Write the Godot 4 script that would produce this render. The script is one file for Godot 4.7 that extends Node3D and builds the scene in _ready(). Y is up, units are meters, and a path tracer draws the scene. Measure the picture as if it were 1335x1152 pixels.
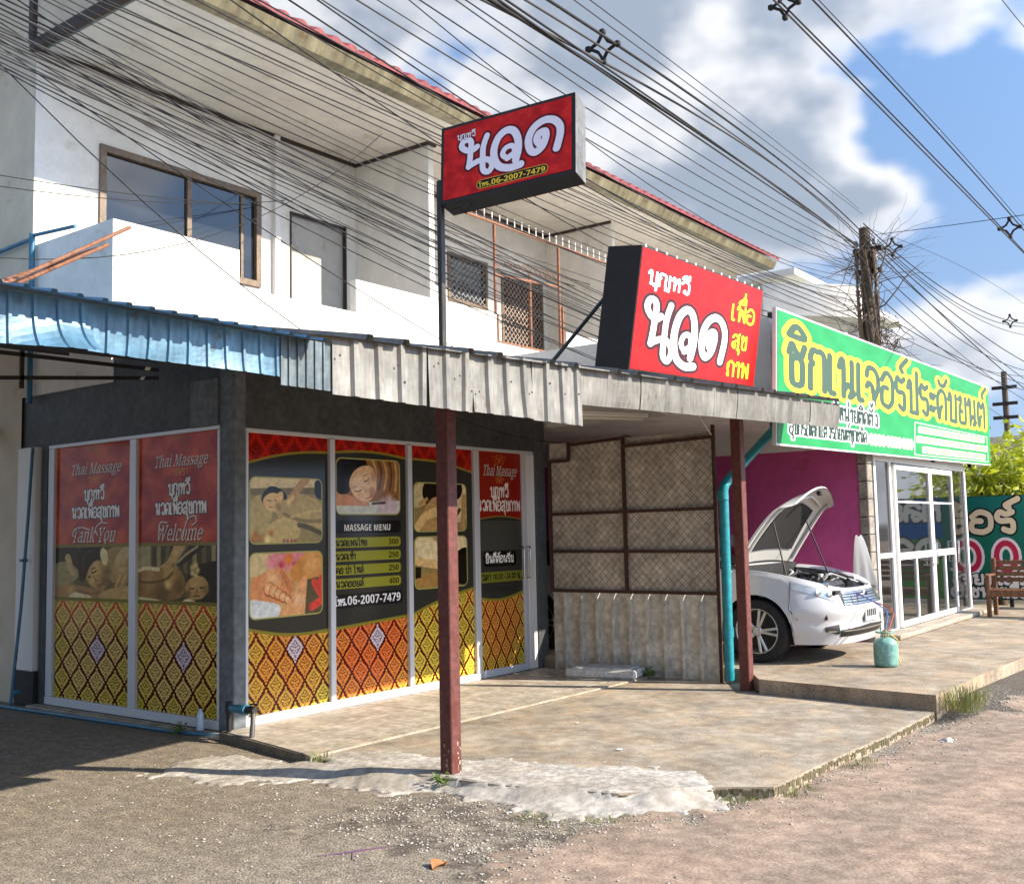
extends Node3D

# ---------------------------------------------------------------- mesh builder
class MB:
	var v := PackedVector3Array()
	var n := PackedVector3Array()
	var t := PackedVector2Array()
	var c := PackedColorArray()

	func tri(a: Vector3, b: Vector3, d: Vector3, ua := Vector2.ZERO, ub := Vector2.ZERO, ud := Vector2.ZERO):
		var m := (b - a).cross(d - a)
		if m.length_squared() < 1e-16: return
		m = m.normalized()
		v.append_array([a, d, b]); n.append_array([m, m, m]); t.append_array([ua, ud, ub])

	func stri(a: Vector3, b: Vector3, d: Vector3, na: Vector3, nb: Vector3, nd: Vector3):
		if (b - a).cross(d - a).length_squared() < 1e-18: return
		v.append_array([a, d, b]); n.append_array([na, nd, nb]); t.append_array([Vector2.ZERO, Vector2.ZERO, Vector2.ZERO])

	func quad(a: Vector3, b: Vector3, d: Vector3, e: Vector3, u := [Vector2(0, 1), Vector2(1, 1), Vector2(1, 0), Vector2(0, 0)]):
		tri(a, b, d, u[0], u[1], u[2]); tri(a, d, e, u[0], u[2], u[3])

	func face(p: Array, hint: Vector3):   # convex fan whose outside looks along hint
		if (p[1] - p[0]).cross(p[2] - p[0]).dot(hint) < 0.0:
			p = p.duplicate(); p.reverse()
		for i in range(1, p.size() - 1): tri(p[0], p[i], p[i + 1])

	func box(o: Vector3, s: Vector3, q := Basis.IDENTITY, bev := 0.0):
		var h := s * 0.5
		if bev <= 0.0:
			for ax in 3:
				for sg in [-1.0, 1.0]:
					var f := Vector3.ZERO; f[ax] = sg
					var p := []
					for k in [[-1, -1], [1, -1], [1, 1], [-1, 1]]:
						var w := Vector3.ZERO
						w[ax] = sg * h[ax]; w[(ax + 1) % 3] = k[0] * h[(ax + 1) % 3]; w[(ax + 2) % 3] = k[1] * h[(ax + 2) % 3]
						p.append(o + q * w)
					face(p, q * f)
			return
		var b: float = min(bev, min(h.x, min(h.y, h.z)) * 0.9)
		var at := func(sx, sy, sz, ax):
			var w := Vector3(sx * (h.x - b), sy * (h.y - b), sz * (h.z - b))
			w[ax] = [sx, sy, sz][ax] * h[ax]
			return o + q * w
		var S := [-1.0, 1.0]
		for s1 in S:
			face([at.call(s1, -1, -1, 0), at.call(s1, 1, -1, 0), at.call(s1, 1, 1, 0), at.call(s1, -1, 1, 0)], q * Vector3(s1, 0, 0))
			face([at.call(-1, s1, -1, 1), at.call(1, s1, -1, 1), at.call(1, s1, 1, 1), at.call(-1, s1, 1, 1)], q * Vector3(0, s1, 0))
			face([at.call(-1, -1, s1, 2), at.call(1, -1, s1, 2), at.call(1, 1, s1, 2), at.call(-1, 1, s1, 2)], q * Vector3(0, 0, s1))
			for s2 in S:
				face([at.call(s1, s2, -1, 0), at.call(s1, s2, 1, 0), at.call(s1, s2, 1, 1), at.call(s1, s2, -1, 1)], q * Vector3(s1, s2, 0))
				face([at.call(s1, -1, s2, 0), at.call(s1, 1, s2, 0), at.call(s1, 1, s2, 2), at.call(s1, -1, s2, 2)], q * Vector3(s1, 0, s2))
				face([at.call(-1, s1, s2, 1), at.call(1, s1, s2, 1), at.call(1, s1, s2, 2), at.call(-1, s1, s2, 2)], q * Vector3(0, s1, s2))
				for s3 in S:
					face([at.call(s1, s2, s3, 0), at.call(s1, s2, s3, 1), at.call(s1, s2, s3, 2)], q * Vector3(s1, s2, s3))

	func span(lo: Vector3, hi: Vector3, bev := 0.0):   # axis aligned box from corner to corner
		box((lo + hi) * 0.5, (hi - lo).abs(), Basis.IDENTITY, bev)

	func bar(a: Vector3, b: Vector3, w: float, h: float, bev := 0.0, up := Vector3.UP):
		var z := (b - a).normalized()
		if absf(z.dot(up)) > 0.98: up = Vector3(1, 0, 0)
		var x := up.cross(z).normalized()
		box((a + b) * 0.5, Vector3(w, h, a.distance_to(b)), Basis(x, z.cross(x), z), bev)

	func tube(p: Array, r, sides := 8, caps := true):
		var rings := []; var nr := []
		var prev := Vector3.ZERO
		for i in p.size():
			var d: Vector3 = ((p[min(i + 1, p.size() - 1)] as Vector3) - (p[max(i - 1, 0)] as Vector3)).normalized()
			if prev == Vector3.ZERO:
				prev = d.cross(Vector3.UP if absf(d.y) < 0.9 else Vector3.RIGHT).normalized()
			var x := (prev - d * prev.dot(d)).normalized()
			prev = x
			var y := d.cross(x)
			var ring := []; var nn := []
			var rr: float = r[i] if r is Array else r
			for k in sides:
				var a := TAU * k / sides
				var e := x * cos(a) + y * sin(a)
				ring.append(p[i] + e * rr); nn.append(e)
			rings.append(ring); nr.append(nn)
		for i in p.size() - 1:
			for k in sides:
				var m := (k + 1) % sides
				stri(rings[i][k], rings[i][m], rings[i + 1][m], nr[i][k], nr[i][m], nr[i + 1][m])
				stri(rings[i][k], rings[i + 1][m], rings[i + 1][k], nr[i][k], nr[i + 1][m], nr[i + 1][k])
		if caps:
			for e in [[0, -1], [p.size() - 1, 1]]:
				var q: Array = rings[e[0]]
				var d: Vector3 = (p[1] - p[0]) * -1.0 if e[0] == 0 else p[-1] - p[-2]
				face(q, d)

	func lathe(prof: Array, sides: int, o: Vector3, q := Basis.IDENTITY):   # prof: Vector2(radius, along q.y)
		var nrm := []
		for i in prof.size():
			var d: Vector2 = (prof[min(i + 1, prof.size() - 1)] - prof[max(i - 1, 0)]).normalized()
			nrm.append(Vector2(d.y, -d.x))
		for i in prof.size() - 1:
			for k in sides:
				var a := TAU * k / sides; var b := TAU * (k + 1) / sides
				var P := func(j, g): return o + q * Vector3(prof[j].x * cos(g), prof[j].y, prof[j].x * sin(g))
				var N := func(j, g): return q * Vector3(nrm[j].x * cos(g), nrm[j].y, nrm[j].x * sin(g))
				stri(P.call(i, a), P.call(i + 1, a), P.call(i + 1, b), N.call(i, a), N.call(i + 1, a), N.call(i + 1, b))
				stri(P.call(i, a), P.call(i + 1, b), P.call(i, b), N.call(i, a), N.call(i + 1, b), N.call(i, b))

	func prism(poly: PackedVector2Array, o: Vector3, x: Vector3, y: Vector3, depth: float):   # outline in the x, y plane at o, pulled depth along x cross y
		var z := x.cross(y).normalized() * depth
		var P := func(q): return o + x * q.x + y * q.y
		var ids := Geometry2D.triangulate_polygon(poly)
		for i in range(0, ids.size(), 3):
			var a: Vector3 = P.call(poly[ids[i]]); var b: Vector3 = P.call(poly[ids[i + 1]]); var d: Vector3 = P.call(poly[ids[i + 2]])
			face([a + z, b + z, d + z], z); face([a, b, d], -z)
		var cw := Geometry2D.is_polygon_clockwise(poly)
		for i in poly.size():
			var a: Vector3 = P.call(poly[i]); var b: Vector3 = P.call(poly[(i + 1) % poly.size()])
			var out := (b - a).cross(x.cross(y)) * (-1.0 if cw else 1.0)
			face([a, b, b + z, a + z], out)

	func grid(f: Callable, nu: int, nv: int, flip := false, colf = null):   # smooth sheet f(u, v)
		var P := []; var N := []; var K := []
		for i in nu + 1:
			for j in nv + 1:
				P.append(f.call(float(i) / nu, float(j) / nv))
		for i in nu + 1:
			for j in nv + 1:
				var du: Vector3 = P[min(i + 1, nu) * (nv + 1) + j] - P[max(i - 1, 0) * (nv + 1) + j]
				var dv: Vector3 = P[i * (nv + 1) + min(j + 1, nv)] - P[i * (nv + 1) + max(j - 1, 0)]
				var m := du.cross(dv).normalized()
				N.append(-m if flip else m)
				if colf != null: K.append(colf.call(P[i * (nv + 1) + j]))
		for i in nu:
			for j in nv:
				var a := i * (nv + 1) + j; var b := a + nv + 1; var d := b + 1; var e := a + 1
				for q in ([[a, b, d], [a, d, e]] if not flip else [[a, d, b], [a, e, d]]):
					var k := v.size()
					stri(P[q[0]], P[q[1]], P[q[2]], N[q[0]], N[q[1]], N[q[2]])
					if v.size() > k:
						t[k] = uvg(q[0], nu, nv); t[k + 1] = uvg(q[2], nu, nv); t[k + 2] = uvg(q[1], nu, nv)
						if colf != null: c.append_array([K[q[0]], K[q[2]], K[q[1]]])

	func uvg(i: int, nu: int, nv: int) -> Vector2:
		return Vector2(float(i / (nv + 1)) / nu, 1.0 - float(i % (nv + 1)) / nv)

	func mesh(off := Vector3.ZERO) -> ArrayMesh:
		var a := []; a.resize(Mesh.ARRAY_MAX)
		if off != Vector3.ZERO:
			for i in v.size(): v[i] -= off
		a[Mesh.ARRAY_VERTEX] = v; a[Mesh.ARRAY_NORMAL] = n; a[Mesh.ARRAY_TEX_UV] = t
		if c.size() == v.size() and c.size(): a[Mesh.ARRAY_COLOR] = c
		var m := ArrayMesh.new()
		m.add_surface_from_arrays(Mesh.PRIMITIVE_TRIANGLES, a)
		return m

# ---------------------------------------------------------------- scene helpers
var rng := RandomNumberGenerator.new()
var taken := {}
var M := {}
var T := {}

func numbered(called: String) -> String:
	if not taken.has(called):
		taken[called] = 0
		return called
	taken[called] += 1
	return "%s_%03d" % [called, taken[called]]

func tag(o: Node, label: String, category := "", group := "", kind := ""):
	if label: o.set_meta("label", label)
	if category: o.set_meta("category", category)
	if group: o.set_meta("group", group)
	if kind: o.set_meta("kind", kind)
	return o

func thing(called: String, label: String, category: String, at := Vector3.ZERO, group := "") -> Node3D:
	var o := Node3D.new()
	o.name = numbered(called); add_child(o); o.position = at
	return tag(o, label, category, group)

func base_of(p: Node) -> Vector3:
	var s := Vector3.ZERO
	while p != self and p != null:
		s += (p as Node3D).position; p = p.get_parent()
	return s

func part(p: Node, called: String, mb: MB, m: Material, label := "") -> MeshInstance3D:
	var o := MeshInstance3D.new()
	o.name = called if p != self else numbered(called)
	o.mesh = mb.mesh(base_of(p)); o.mesh.surface_set_material(0, m)
	p.add_child(o, true)
	if label: o.set_meta("label", label)
	return o

func one(called: String, mb: MB, m: Material, label: String, category: String, group := "") -> MeshInstance3D:
	return tag(part(self, called, mb, m), label, category, group)

func setting(called: String, mb: MB, m: Material) -> MeshInstance3D:
	return tag(part(self, called, mb, m), "", "", "", "structure")

func piece(p: Node, called: String, mesh: Mesh, m: Material, x: Transform3D) -> MeshInstance3D:
	var o := MeshInstance3D.new()
	o.name = called; o.mesh = mesh; o.material_override = m
	p.add_child(o, true); o.transform = x.translated(-base_of(p)); return o

func V(x, y, z) -> Vector3: return Vector3(x, y, z)

func lin(r: float, g: float, b: float) -> Color: return Color(r, g, b).linear_to_srgb()

# ---------------------------------------------------------------- materials
func noise_img(n: int, freq: float, oct: int, sd: int, type := FastNoiseLite.TYPE_SIMPLEX_SMOOTH) -> PackedByteArray:
	var f := FastNoiseLite.new()
	f.noise_type = type; f.seed = sd; f.frequency = freq
	f.fractal_octaves = oct
	if type == FastNoiseLite.TYPE_CELLULAR:
		f.fractal_type = FastNoiseLite.FRACTAL_NONE
		f.cellular_return_type = FastNoiseLite.RETURN_DISTANCE
	return f.get_seamless_image(n, n).get_data()

func tex(n: int, f: Callable) -> ImageTexture:   # f(index) -> grey or colour, from byte noise
	var d := PackedByteArray(); d.resize(n * n * 3)
	for i in n * n:
		var k: Color = f.call(i)
		d[i * 3] = clampi(int(k.r * 255.0), 0, 255); d[i * 3 + 1] = clampi(int(k.g * 255.0), 0, 255); d[i * 3 + 2] = clampi(int(k.b * 255.0), 0, 255)
	return ImageTexture.create_from_image(Image.create_from_data(n, n, false, Image.FORMAT_RGB8, d))

func nrm(bytes: PackedByteArray, n: int, k: float) -> ImageTexture:
	var im := Image.create_from_data(n, n, false, Image.FORMAT_L8, bytes)
	im.convert(Image.FORMAT_RGBA8)
	im.bump_map_to_normal_map(k)
	return ImageTexture.create_from_image(im)

func std(col: Color, rough := 0.8, metal := 0.0, t = null, scale := 1.0, nt = null, ns := 1.0, spec := 0.5) -> StandardMaterial3D:
	var m := StandardMaterial3D.new()
	m.albedo_color = col; m.roughness = rough; m.metallic = metal; m.metallic_specular = spec
	if t != null: m.albedo_texture = t
	if nt != null:
		m.normal_enabled = true; m.normal_texture = nt; m.normal_scale = ns
	if t != null or nt != null:
		m.uv1_triplanar = true; m.uv1_world_triplanar = true; m.uv1_scale = Vector3.ONE * scale
	return m

func printed(im: Image, rough := 0.35, spec := 0.34) -> StandardMaterial3D:
	var m := StandardMaterial3D.new()
	m.albedo_texture = ImageTexture.create_from_image(im)
	m.roughness = rough; m.metallic_specular = spec; m.texture_repeat = false
	return m

func make_materials():
	var n := 512
	var fine := noise_img(n, 0.12, 3, 1)
	var mid := noise_img(n, 0.025, 5, 2)
	var big := noise_img(n, 0.006, 5, 3)
	var big2 := noise_img(n, 0.009, 5, 7)
	var cell := noise_img(n, 0.09, 1, 4, FastNoiseLite.TYPE_CELLULAR)
	var cell2 := noise_img(n, 0.05, 1, 9, FastNoiseLite.TYPE_CELLULAR)
	# painted plaster: faint blotches
	T.plaster = tex(n, func(i):
		var g := 0.955 + (big[i] - 128) / 128.0 * 0.04 + (fine[i] - 128) / 128.0 * 0.02 + (mid[i] - 128) / 128.0 * 0.035
		var dirt: float = clamp((big2[i] - 165) / 50.0, 0.0, 1.0) * clamp((mid[i] - 110) / 60.0, 0.0, 1.0)
		return Color(g, g, g).lerp(Color(g * 0.80, g * 0.77, g * 0.70), dirt * 0.55))
	T.plaster_n = nrm(fine, n, 1.5)
	# old concrete: stains and speckle
	var m2 := 1024
	var cb := noise_img(m2, 0.0045, 6, 21); var cm := noise_img(m2, 0.02, 6, 22); var cf := noise_img(m2, 0.16, 3, 23); var cw := noise_img(m2, 0.006, 6, 24)
	T.concrete = tex(m2, func(i):
		var g := 0.80 + (cb[i] - 128) / 128.0 * 0.13 + (cm[i] - 128) / 128.0 * 0.12 + (cf[i] - 128) / 128.0 * 0.14
		var w: float = clamp((cw[i] - 118) / 40.0, 0.0, 1.0)
		if absi(cw[i] - 131) < 2 and cm[i] > 120: g *= 0.72       # hairline cracks and tide marks
		return Color(g, g * lerp(0.98, 0.95, w), g * lerp(0.94, 0.88, w)))
	T.concrete_n = nrm(mid, n, 3.0)
	# gravelly asphalt: pale and dark stones in a binder
	T.gravel = tex(n, func(i):
		var s := 1.0 - cell[i] / 255.0
		var h = ((i * 7 + big[i] * 13 + int(cell2[i]) * 3) % 17) / 17.0
		var g = 0.66 + (fine[i] - 128) / 128.0 * 0.24 + (mid[i] - 128) / 128.0 * 0.12 + (0.22 if cell[i] < 46 else 0.0) * (0.4 + 0.6 * h) - (0.12 if cell[i] > 120 else 0.0) + (big[i] - 128) / 128.0 * 0.08
		return Color(g, g * 0.95, g * 0.87))
	T.gravel_n = nrm(cell, n, 6.0)
	T.dirt = tex(n, func(i):
		var g := 0.80 + (fine[i] - 128) / 128.0 * 0.10 + (mid[i] - 128) / 128.0 * 0.13 + (big[i] - 128) / 128.0 * 0.10 + (0.10 if cell[i] < 20 else 0.0)
		return Color(g, g, g))
	T.dirt_n = nrm(fine, n, 4.0)
	# weathered metal: streaks run along the texture's v
	var sv := PackedByteArray(); sv.resize(n * n)
	for y in n:
		for x in n:
			sv[y * n + x] = clampi((mid[((y / 9) % n) * n + x] + fine[((y / 5) % n) * n + x]) / 2, 0, 255)
	T.streak = tex(n, func(i):
		var g := 0.80 + (sv[i] - 128) / 128.0 * 0.20 + (big[i] - 128) / 128.0 * 0.13 + (mid[i] - 128) / 128.0 * 0.08
		var r: float = clamp((big2[i] - 168) / 40.0, 0.0, 1.0) * clamp((mid[i] - 118) / 40.0, 0.0, 1.0)
		return Color(g, g, g * 0.985).lerp(Color(0.52, 0.36, 0.24), r * 0.55))
	T.rust = tex(n, func(i):
		var g := 0.72 + (fine[i] - 128) / 128.0 * 0.12 + (mid[i] - 128) / 128.0 * 0.14
		var r: float = clamp((big[i] - 150) / 30.0, 0.0, 1.0) * clamp((fine[i] - 96) / 50.0, 0.0, 1.0)
		return Color(g, g, g).lerp(Color(0.62, 0.42, 0.28), r * 0.7))
	T.wood = tex(n, func(i):
		var g := 0.72 + (sv[i] - 128) / 128.0 * 0.35 + (fine[i] - 128) / 128.0 * 0.06
		return Color(g, g * 0.96, g * 0.9))
	T.mottle = tex(n, func(i):
		var g := 0.86 + (mid[i] - 128) / 128.0 * 0.14 + (big[i] - 128) / 128.0 * 0.10 + (fine[i] - 128) / 128.0 * 0.05
		return Color(g, g, g))
	T.fine_n = nrm(fine, n, 2.0)
	T.mid_n = nrm(mid, n, 2.5)
	T.bark_n = nrm(sv, n, 6.0)

	M.white_wall = std(lin(0.82, 0.795, 0.74), 0.9, 0, T.plaster, 0.25, T.plaster_n, 0.12)
	M.beige_wall = std(lin(0.64, 0.555, 0.43), 0.9, 0, T.plaster, 0.22, T.plaster_n, 0.12)
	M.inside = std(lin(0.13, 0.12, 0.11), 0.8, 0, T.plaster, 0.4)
	M.cream_soffit = std(lin(0.80, 0.755, 0.675), 0.9, 0, T.plaster, 0.3, T.plaster_n, 0.1)
	M.teal_wall = std(lin(0.62, 0.71, 0.69), 0.9, 0, T.plaster, 0.25)
	M.charcoal = std(lin(0.078, 0.088, 0.092), 0.6, 0, T.mottle, 0.8, T.plaster_n, 0.4)
	M.column_grey = std(lin(0.15, 0.175, 0.195), 0.6, 0, T.mottle, 0.9, T.plaster_n, 0.4)
	M.brown_trim = std(lin(0.050, 0.030, 0.022), 0.6, 0, T.mottle, 1.0)
	M.brown_frame = std(lin(0.22, 0.155, 0.105), 0.5, 0, T.mottle, 1.2)
	M.roof_red = std(lin(0.26, 0.035, 0.042), 0.7, 0, T.mottle, 0.9, T.mid_n, 0.6)
	M.gutter = std(lin(0.40, 0.365, 0.25), 0.3, 0.25, T.streak, 0.7)
	M.alu = std(lin(0.60, 0.62, 0.66), 0.4, 0.2)
	M.alu_white = std(lin(0.74, 0.74, 0.73), 0.4, 0.1)
	M.dark_glass = std(lin(0.020, 0.023, 0.028), 0.05, 0.0, null, 1.0, null, 1.0, 0.6)
	M.black = std(lin(0.014, 0.014, 0.015), 0.6, 0, T.mottle, 1.0)
	M.rubber = std(lin(0.018, 0.018, 0.019), 0.85, 0, T.mottle, 3.0)
	M.sheet_grey = std(lin(0.31, 0.306, 0.295), 0.6, 0.2, T.streak, 0.55, T.mid_n, 0.35)
	M.sheet_dull = std(lin(0.30, 0.295, 0.28), 0.6, 0.3, T.streak, 0.5, T.mid_n, 0.35)
	M.sheet_blue = std(lin(0.15, 0.34, 0.54), 0.45, 0.08, T.streak, 0.6, T.mid_n, 0.5)
	M.sheet_blue_old = std(lin(0.17, 0.225, 0.265), 0.5, 0.3, T.streak, 0.6, T.mid_n, 0.4)
	M.steel_dark = std(lin(0.045, 0.036, 0.034), 0.7, 0.1, T.rust, 1.0)
	M.post_red = std(lin(0.235, 0.060, 0.048), 0.6, 0.0, T.rust, 1.3, T.fine_n, 0.4)
	M.rust_orange = std(lin(0.44, 0.20, 0.11), 0.75, 0.0, T.rust, 1.6)
	M.rust_dark = std(lin(0.125, 0.055, 0.042), 0.8, 0.0, T.rust, 1.8)
	M.tarp = std(lin(0.74, 0.68, 0.58), 0.85, 0, T.mottle, 0.7, T.mid_n, 0.5)
	M.panel_sheet = std(lin(0.76, 0.74, 0.67), 0.5, 0.2, T.mottle, 0.7, T.mid_n, 0.3)
	M.teal_pipe = std(lin(0.018, 0.34, 0.42), 0.35, 0, T.mottle, 1.2)
	M.blue_pipe = std(lin(0.05, 0.21, 0.34), 0.4, 0, T.mottle, 1.5)
	M.maroon = std(lin(0.54, 0.08, 0.26), 0.75, 0, T.plaster, 0.4, T.plaster_n, 0.5)
	M.block = std(lin(0.42, 0.40, 0.37), 0.85, 0, T.concrete, 1.0)
	M.concrete = std(lin(0.50, 0.445, 0.375), 0.93, 0, T.concrete, 0.31, T.concrete_n, 0.18)
	M.yard = std(lin(0.49, 0.42, 0.34), 0.93, 0, T.concrete, 0.23, T.concrete_n, 0.18)
	M.kerb = std(lin(0.56, 0.52, 0.46), 0.9, 0, T.concrete, 0.8, T.concrete_n, 0.6)
	M.floor_tile = std(lin(0.60, 0.535, 0.45), 0.5, 0, T.mottle, 0.7, T.fine_n, 0.15)
	M.floor_tile_b = std(lin(0.565, 0.505, 0.42), 0.5, 0, T.mottle, 0.8, T.fine_n, 0.15)
	M.grout = std(lin(0.22, 0.20, 0.17), 0.95, 0, T.concrete, 1.0)
	M.foam = std(lin(0.80, 0.79, 0.75), 0.8, 0, T.mottle, 2.0, T.fine_n, 0.5)
	M.cable = std(lin(0.010, 0.010, 0.011), 0.8)
	M.cable_grey = std(lin(0.045, 0.045, 0.046), 0.8)
	M.porcelain = std(lin(0.30, 0.30, 0.30), 0.4)
	M.bench = std(lin(0.34, 0.155, 0.075), 0.55, 0, T.wood, 1.4)
	M.pole = std(lin(0.145, 0.125, 0.105), 0.9, 0, T.concrete, 0.9)
	M.vine = std(lin(0.115, 0.085, 0.062), 0.9)
	M.bark = std(lin(0.14, 0.10, 0.07), 0.95, 0, T.concrete, 1.2, T.bark_n, 0.8)
	M.cylinder = std(lin(0.25, 0.50, 0.44), 0.4, 0, T.mottle, 1.5)
	M.brass = std(lin(0.55, 0.40, 0.16), 0.35, 0.8)
	M.hose_red = std(lin(0.42, 0.05, 0.04), 0.5)
	M.hose_yellow = std(lin(0.55, 0.42, 0.08), 0.5)
	M.hose_blue = std(lin(0.04, 0.12, 0.42), 0.5)
	M.car_paint = std(lin(0.54, 0.54, 0.555), 0.22, 0.05)
	M.car_paint.clearcoat_enabled = true; M.car_paint.clearcoat = 0.8; M.car_paint.clearcoat_roughness = 0.05
	M.car_under = std(lin(0.52, 0.515, 0.49), 0.45)
	M.chrome = std(lin(0.62, 0.62, 0.63), 0.15, 1.0)
	M.rim = std(lin(0.50, 0.49, 0.49), 0.3, 0.75)
	M.lens = std(lin(0.55, 0.57, 0.58), 0.12, 0.55)
	M.pane = std(Color(0.12, 0.14, 0.14, 0.42), 0.03); M.pane.transparency = BaseMaterial3D.TRANSPARENCY_ALPHA
	M.leaf = std(lin(0.27, 0.30, 0.025), 0.5); M.leaf.backlight_enabled = true; M.leaf.backlight = lin(0.34, 0.38, 0.02)
	M.leaf_mid = std(lin(0.095, 0.150, 0.030), 0.55); M.leaf_mid.backlight_enabled = true; M.leaf_mid.backlight = lin(0.10, 0.16, 0.02)
	M.grass = std(lin(0.125, 0.165, 0.035), 0.7); M.grass.backlight_enabled = true; M.grass.backlight = lin(0.1, 0.13, 0.02)
	M.straw = std(lin(0.33, 0.27, 0.13), 0.8)
	M.dry_leaf = std(lin(0.30, 0.13, 0.045), 0.7)
	M.plastic_bag = std(lin(0.66, 0.62, 0.55), 0.4)
	M.trim_white = std(lin(0.72, 0.71, 0.68), 0.5)
	M.far_roof = std(lin(0.032, 0.036, 0.036), 0.8, 0, T.mottle, 0.5)
	M.tube_white = std(lin(0.62, 0.60, 0.54), 0.35)
	M.ground = std(Color.WHITE, 0.95, 0, T.gravel, 1.7, T.gravel_n, 0.35)
	M.ground.vertex_color_use_as_albedo = true
	M.road = std(Color.WHITE, 0.97, 0, T.dirt, 0.6, T.dirt_n, 0.16)
	M.road.vertex_color_use_as_albedo = true
	M.cement = std(Color.WHITE, 0.95, 0, T.mottle, 0.9, T.concrete_n, 0.9)
	M.cement.vertex_color_use_as_albedo = true
	M.pebble = std(Color.WHITE, 0.9); M.pebble.vertex_color_use_as_albedo = true

# ---------------------------------------------------------------- the scene
func _ready():
	rng.seed = 20240611
	var cam := Camera3D.new()
	cam.name = "camera"; add_child(cam)
	cam.transform = Transform3D(Basis(Vector3(0.6007, -0.0212, 0.7992), Vector3(-0.0564, 0.9960, 0.0688), -Vector3(0.7975, 0.0864, -0.5971)).orthonormalized(), Vector3(-5.41, 1.52, 6.879))
	cam.fov = 45.908; cam.near = 0.05; cam.far = 900.0; cam.current = true
	var we := WorldEnvironment.new()
	we.name = "environment"
	var env := Environment.new()
	env.background_mode = Environment.BG_SKY
	env.sky = Sky.new(); env.sky.sky_material = make_sky()
	env.tonemap_mode = Environment.TONE_MAPPER_LINEAR
	env.tonemap_exposure = 3.0
	env.sdfgi_enabled = true; env.ssao_enabled = true; env.ssil_enabled = true
	we.environment = env; add_child(we)
	var sun := DirectionalLight3D.new()
	sun.name = "sun"; add_child(sun)
	sun.look_at_from_position(Vector3(0.42, 0.66, 1.0), Vector3.ZERO)
	sun.light_energy = 1.05; sun.light_color = Color(1.0, 0.945, 0.86); sun.light_angular_distance = 0.5; sun.shadow_enabled = true
	make_materials()
	print("materials ", Time.get_ticks_msec())
	build_ground()
	print("ground ", Time.get_ticks_msec())
	build_shophouse()
	build_garage()
	build_far()
	build_canopies()
	build_signs()
	print("signs ", Time.get_ticks_msec())
	build_partition()
	build_car()
	build_street_things()
	build_pole_and_cables()
	build_plants()
	print("done ", Time.get_ticks_msec())

func make_sky() -> PanoramaSkyMaterial:
	var w := 2048; var h := 1024
	var f := FastNoiseLite.new(); f.seed = 11; f.frequency = 1.0; f.fractal_octaves = 6; f.fractal_gain = 0.52
	var f2 := FastNoiseLite.new(); f2.seed = 5; f2.frequency = 1.0; f2.fractal_octaves = 4
	# cloud heads: azimuth (degrees right of -z), elevation, half width, half height, weight
	var heads := [[70, 13, 9, 8, 0.50], [62, 22, 10, 8, 0.40], [48, 27, 14, 9, 0.40], [36, 20, 9, 7, 0.25], [84, 7, 10, 5, 0.45], [30, 40, 30, 14, 0.4], [75, 30, 16, 7, 0.35], [78, 18, 4.0, 5, -0.45], [58, 15, 5, 4, 0.2], [120, 12, 18, 7, 0.4], [160, 20, 24, 10, 0.35], [220, 14, 26, 9, 0.35], [290, 18, 24, 9, 0.35], [340, 12, 22, 7, 0.3], [78, 24, 5, 3.0, -0.35], [53, 9, 4, 5, -0.2]]
	var d := PackedFloat32Array(); d.resize(w * h * 3)
	var sunv := Vector3(0.42, 0.66, 1.0).normalized()
	for y in h:
		var el := (0.5 - (y + 0.5) / h) * PI
		if el < -0.12:
			for x in w:
				var q := (y * w + x) * 3
				d[q] = 0.14; d[q + 1] = 0.13; d[q + 2] = 0.115
			continue
		var e := maxf(sin(el), 0.0)
		var air := Color(0.060, 0.115, 0.225).lerp(Color(0.150, 0.205, 0.275), pow(1.0 - e, 3.5))
		var near := []
		for k in heads:
			if absf(rad_to_deg(el) - k[1]) < k[3] * 2.5: near.append(k)
		for x in w:
			var q := (y * w + x) * 3
			if (x > 560 or el > 0.75) and x % 4 != 0:   # the part out of view is computed coarser
				d[q] = d[q - 3]; d[q + 1] = d[q - 2]; d[q + 2] = d[q - 1]
				continue
			var az := (x + 0.5) / w * TAU
			var dir := Vector3(sin(az) * cos(el), sin(el), -cos(az) * cos(el))
			var s := 5.0
			var p := Vector3(dir.x, dir.y * 1.7, dir.z) * s
			var den := f.get_noise_3dv(p) * 0.9 + f2.get_noise_3dv(p * 0.45) * 0.35 - 0.04
			var ad := rad_to_deg(az); var ed := rad_to_deg(el)
			for k in near:
				var da: float = fposmod(ad - k[0] + 180.0, 360.0) - 180.0
				var r: float = (da / k[2]) ** 2 + ((ed - k[1]) / k[3]) ** 2
				if r < 6.0: den += k[4] * exp(-r)
			var cov := smoothstep(-0.06, 0.36, den)
			var lit := f.get_noise_3dv(p + Vector3(sunv.x, 1.2, sunv.z) * 0.30)
			var thick := smoothstep(0.12, 0.72, den + lit * 0.45)
			var cl := Color(0.325, 0.323, 0.327).lerp(Color(0.115, 0.137, 0.172), thick * 0.95)
			var col := air.lerp(cl, cov * 0.93)
			col *= 1.0 + 3.6 * exp(-(rad_to_deg(dir.angle_to(sunv)) / 44.0) ** 2)   # the sky brightens towards the sun; glow added wide to lift the shade
			d[q] = col.r; d[q + 1] = col.g; d[q + 2] = col.b
	var m := PanoramaSkyMaterial.new()
	m.panorama = ImageTexture.create_from_image(Image.create_from_data(w, h, false, Image.FORMAT_RGBF, d.to_byte_array()))
	m.energy_multiplier = 1.0
	return m

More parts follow.
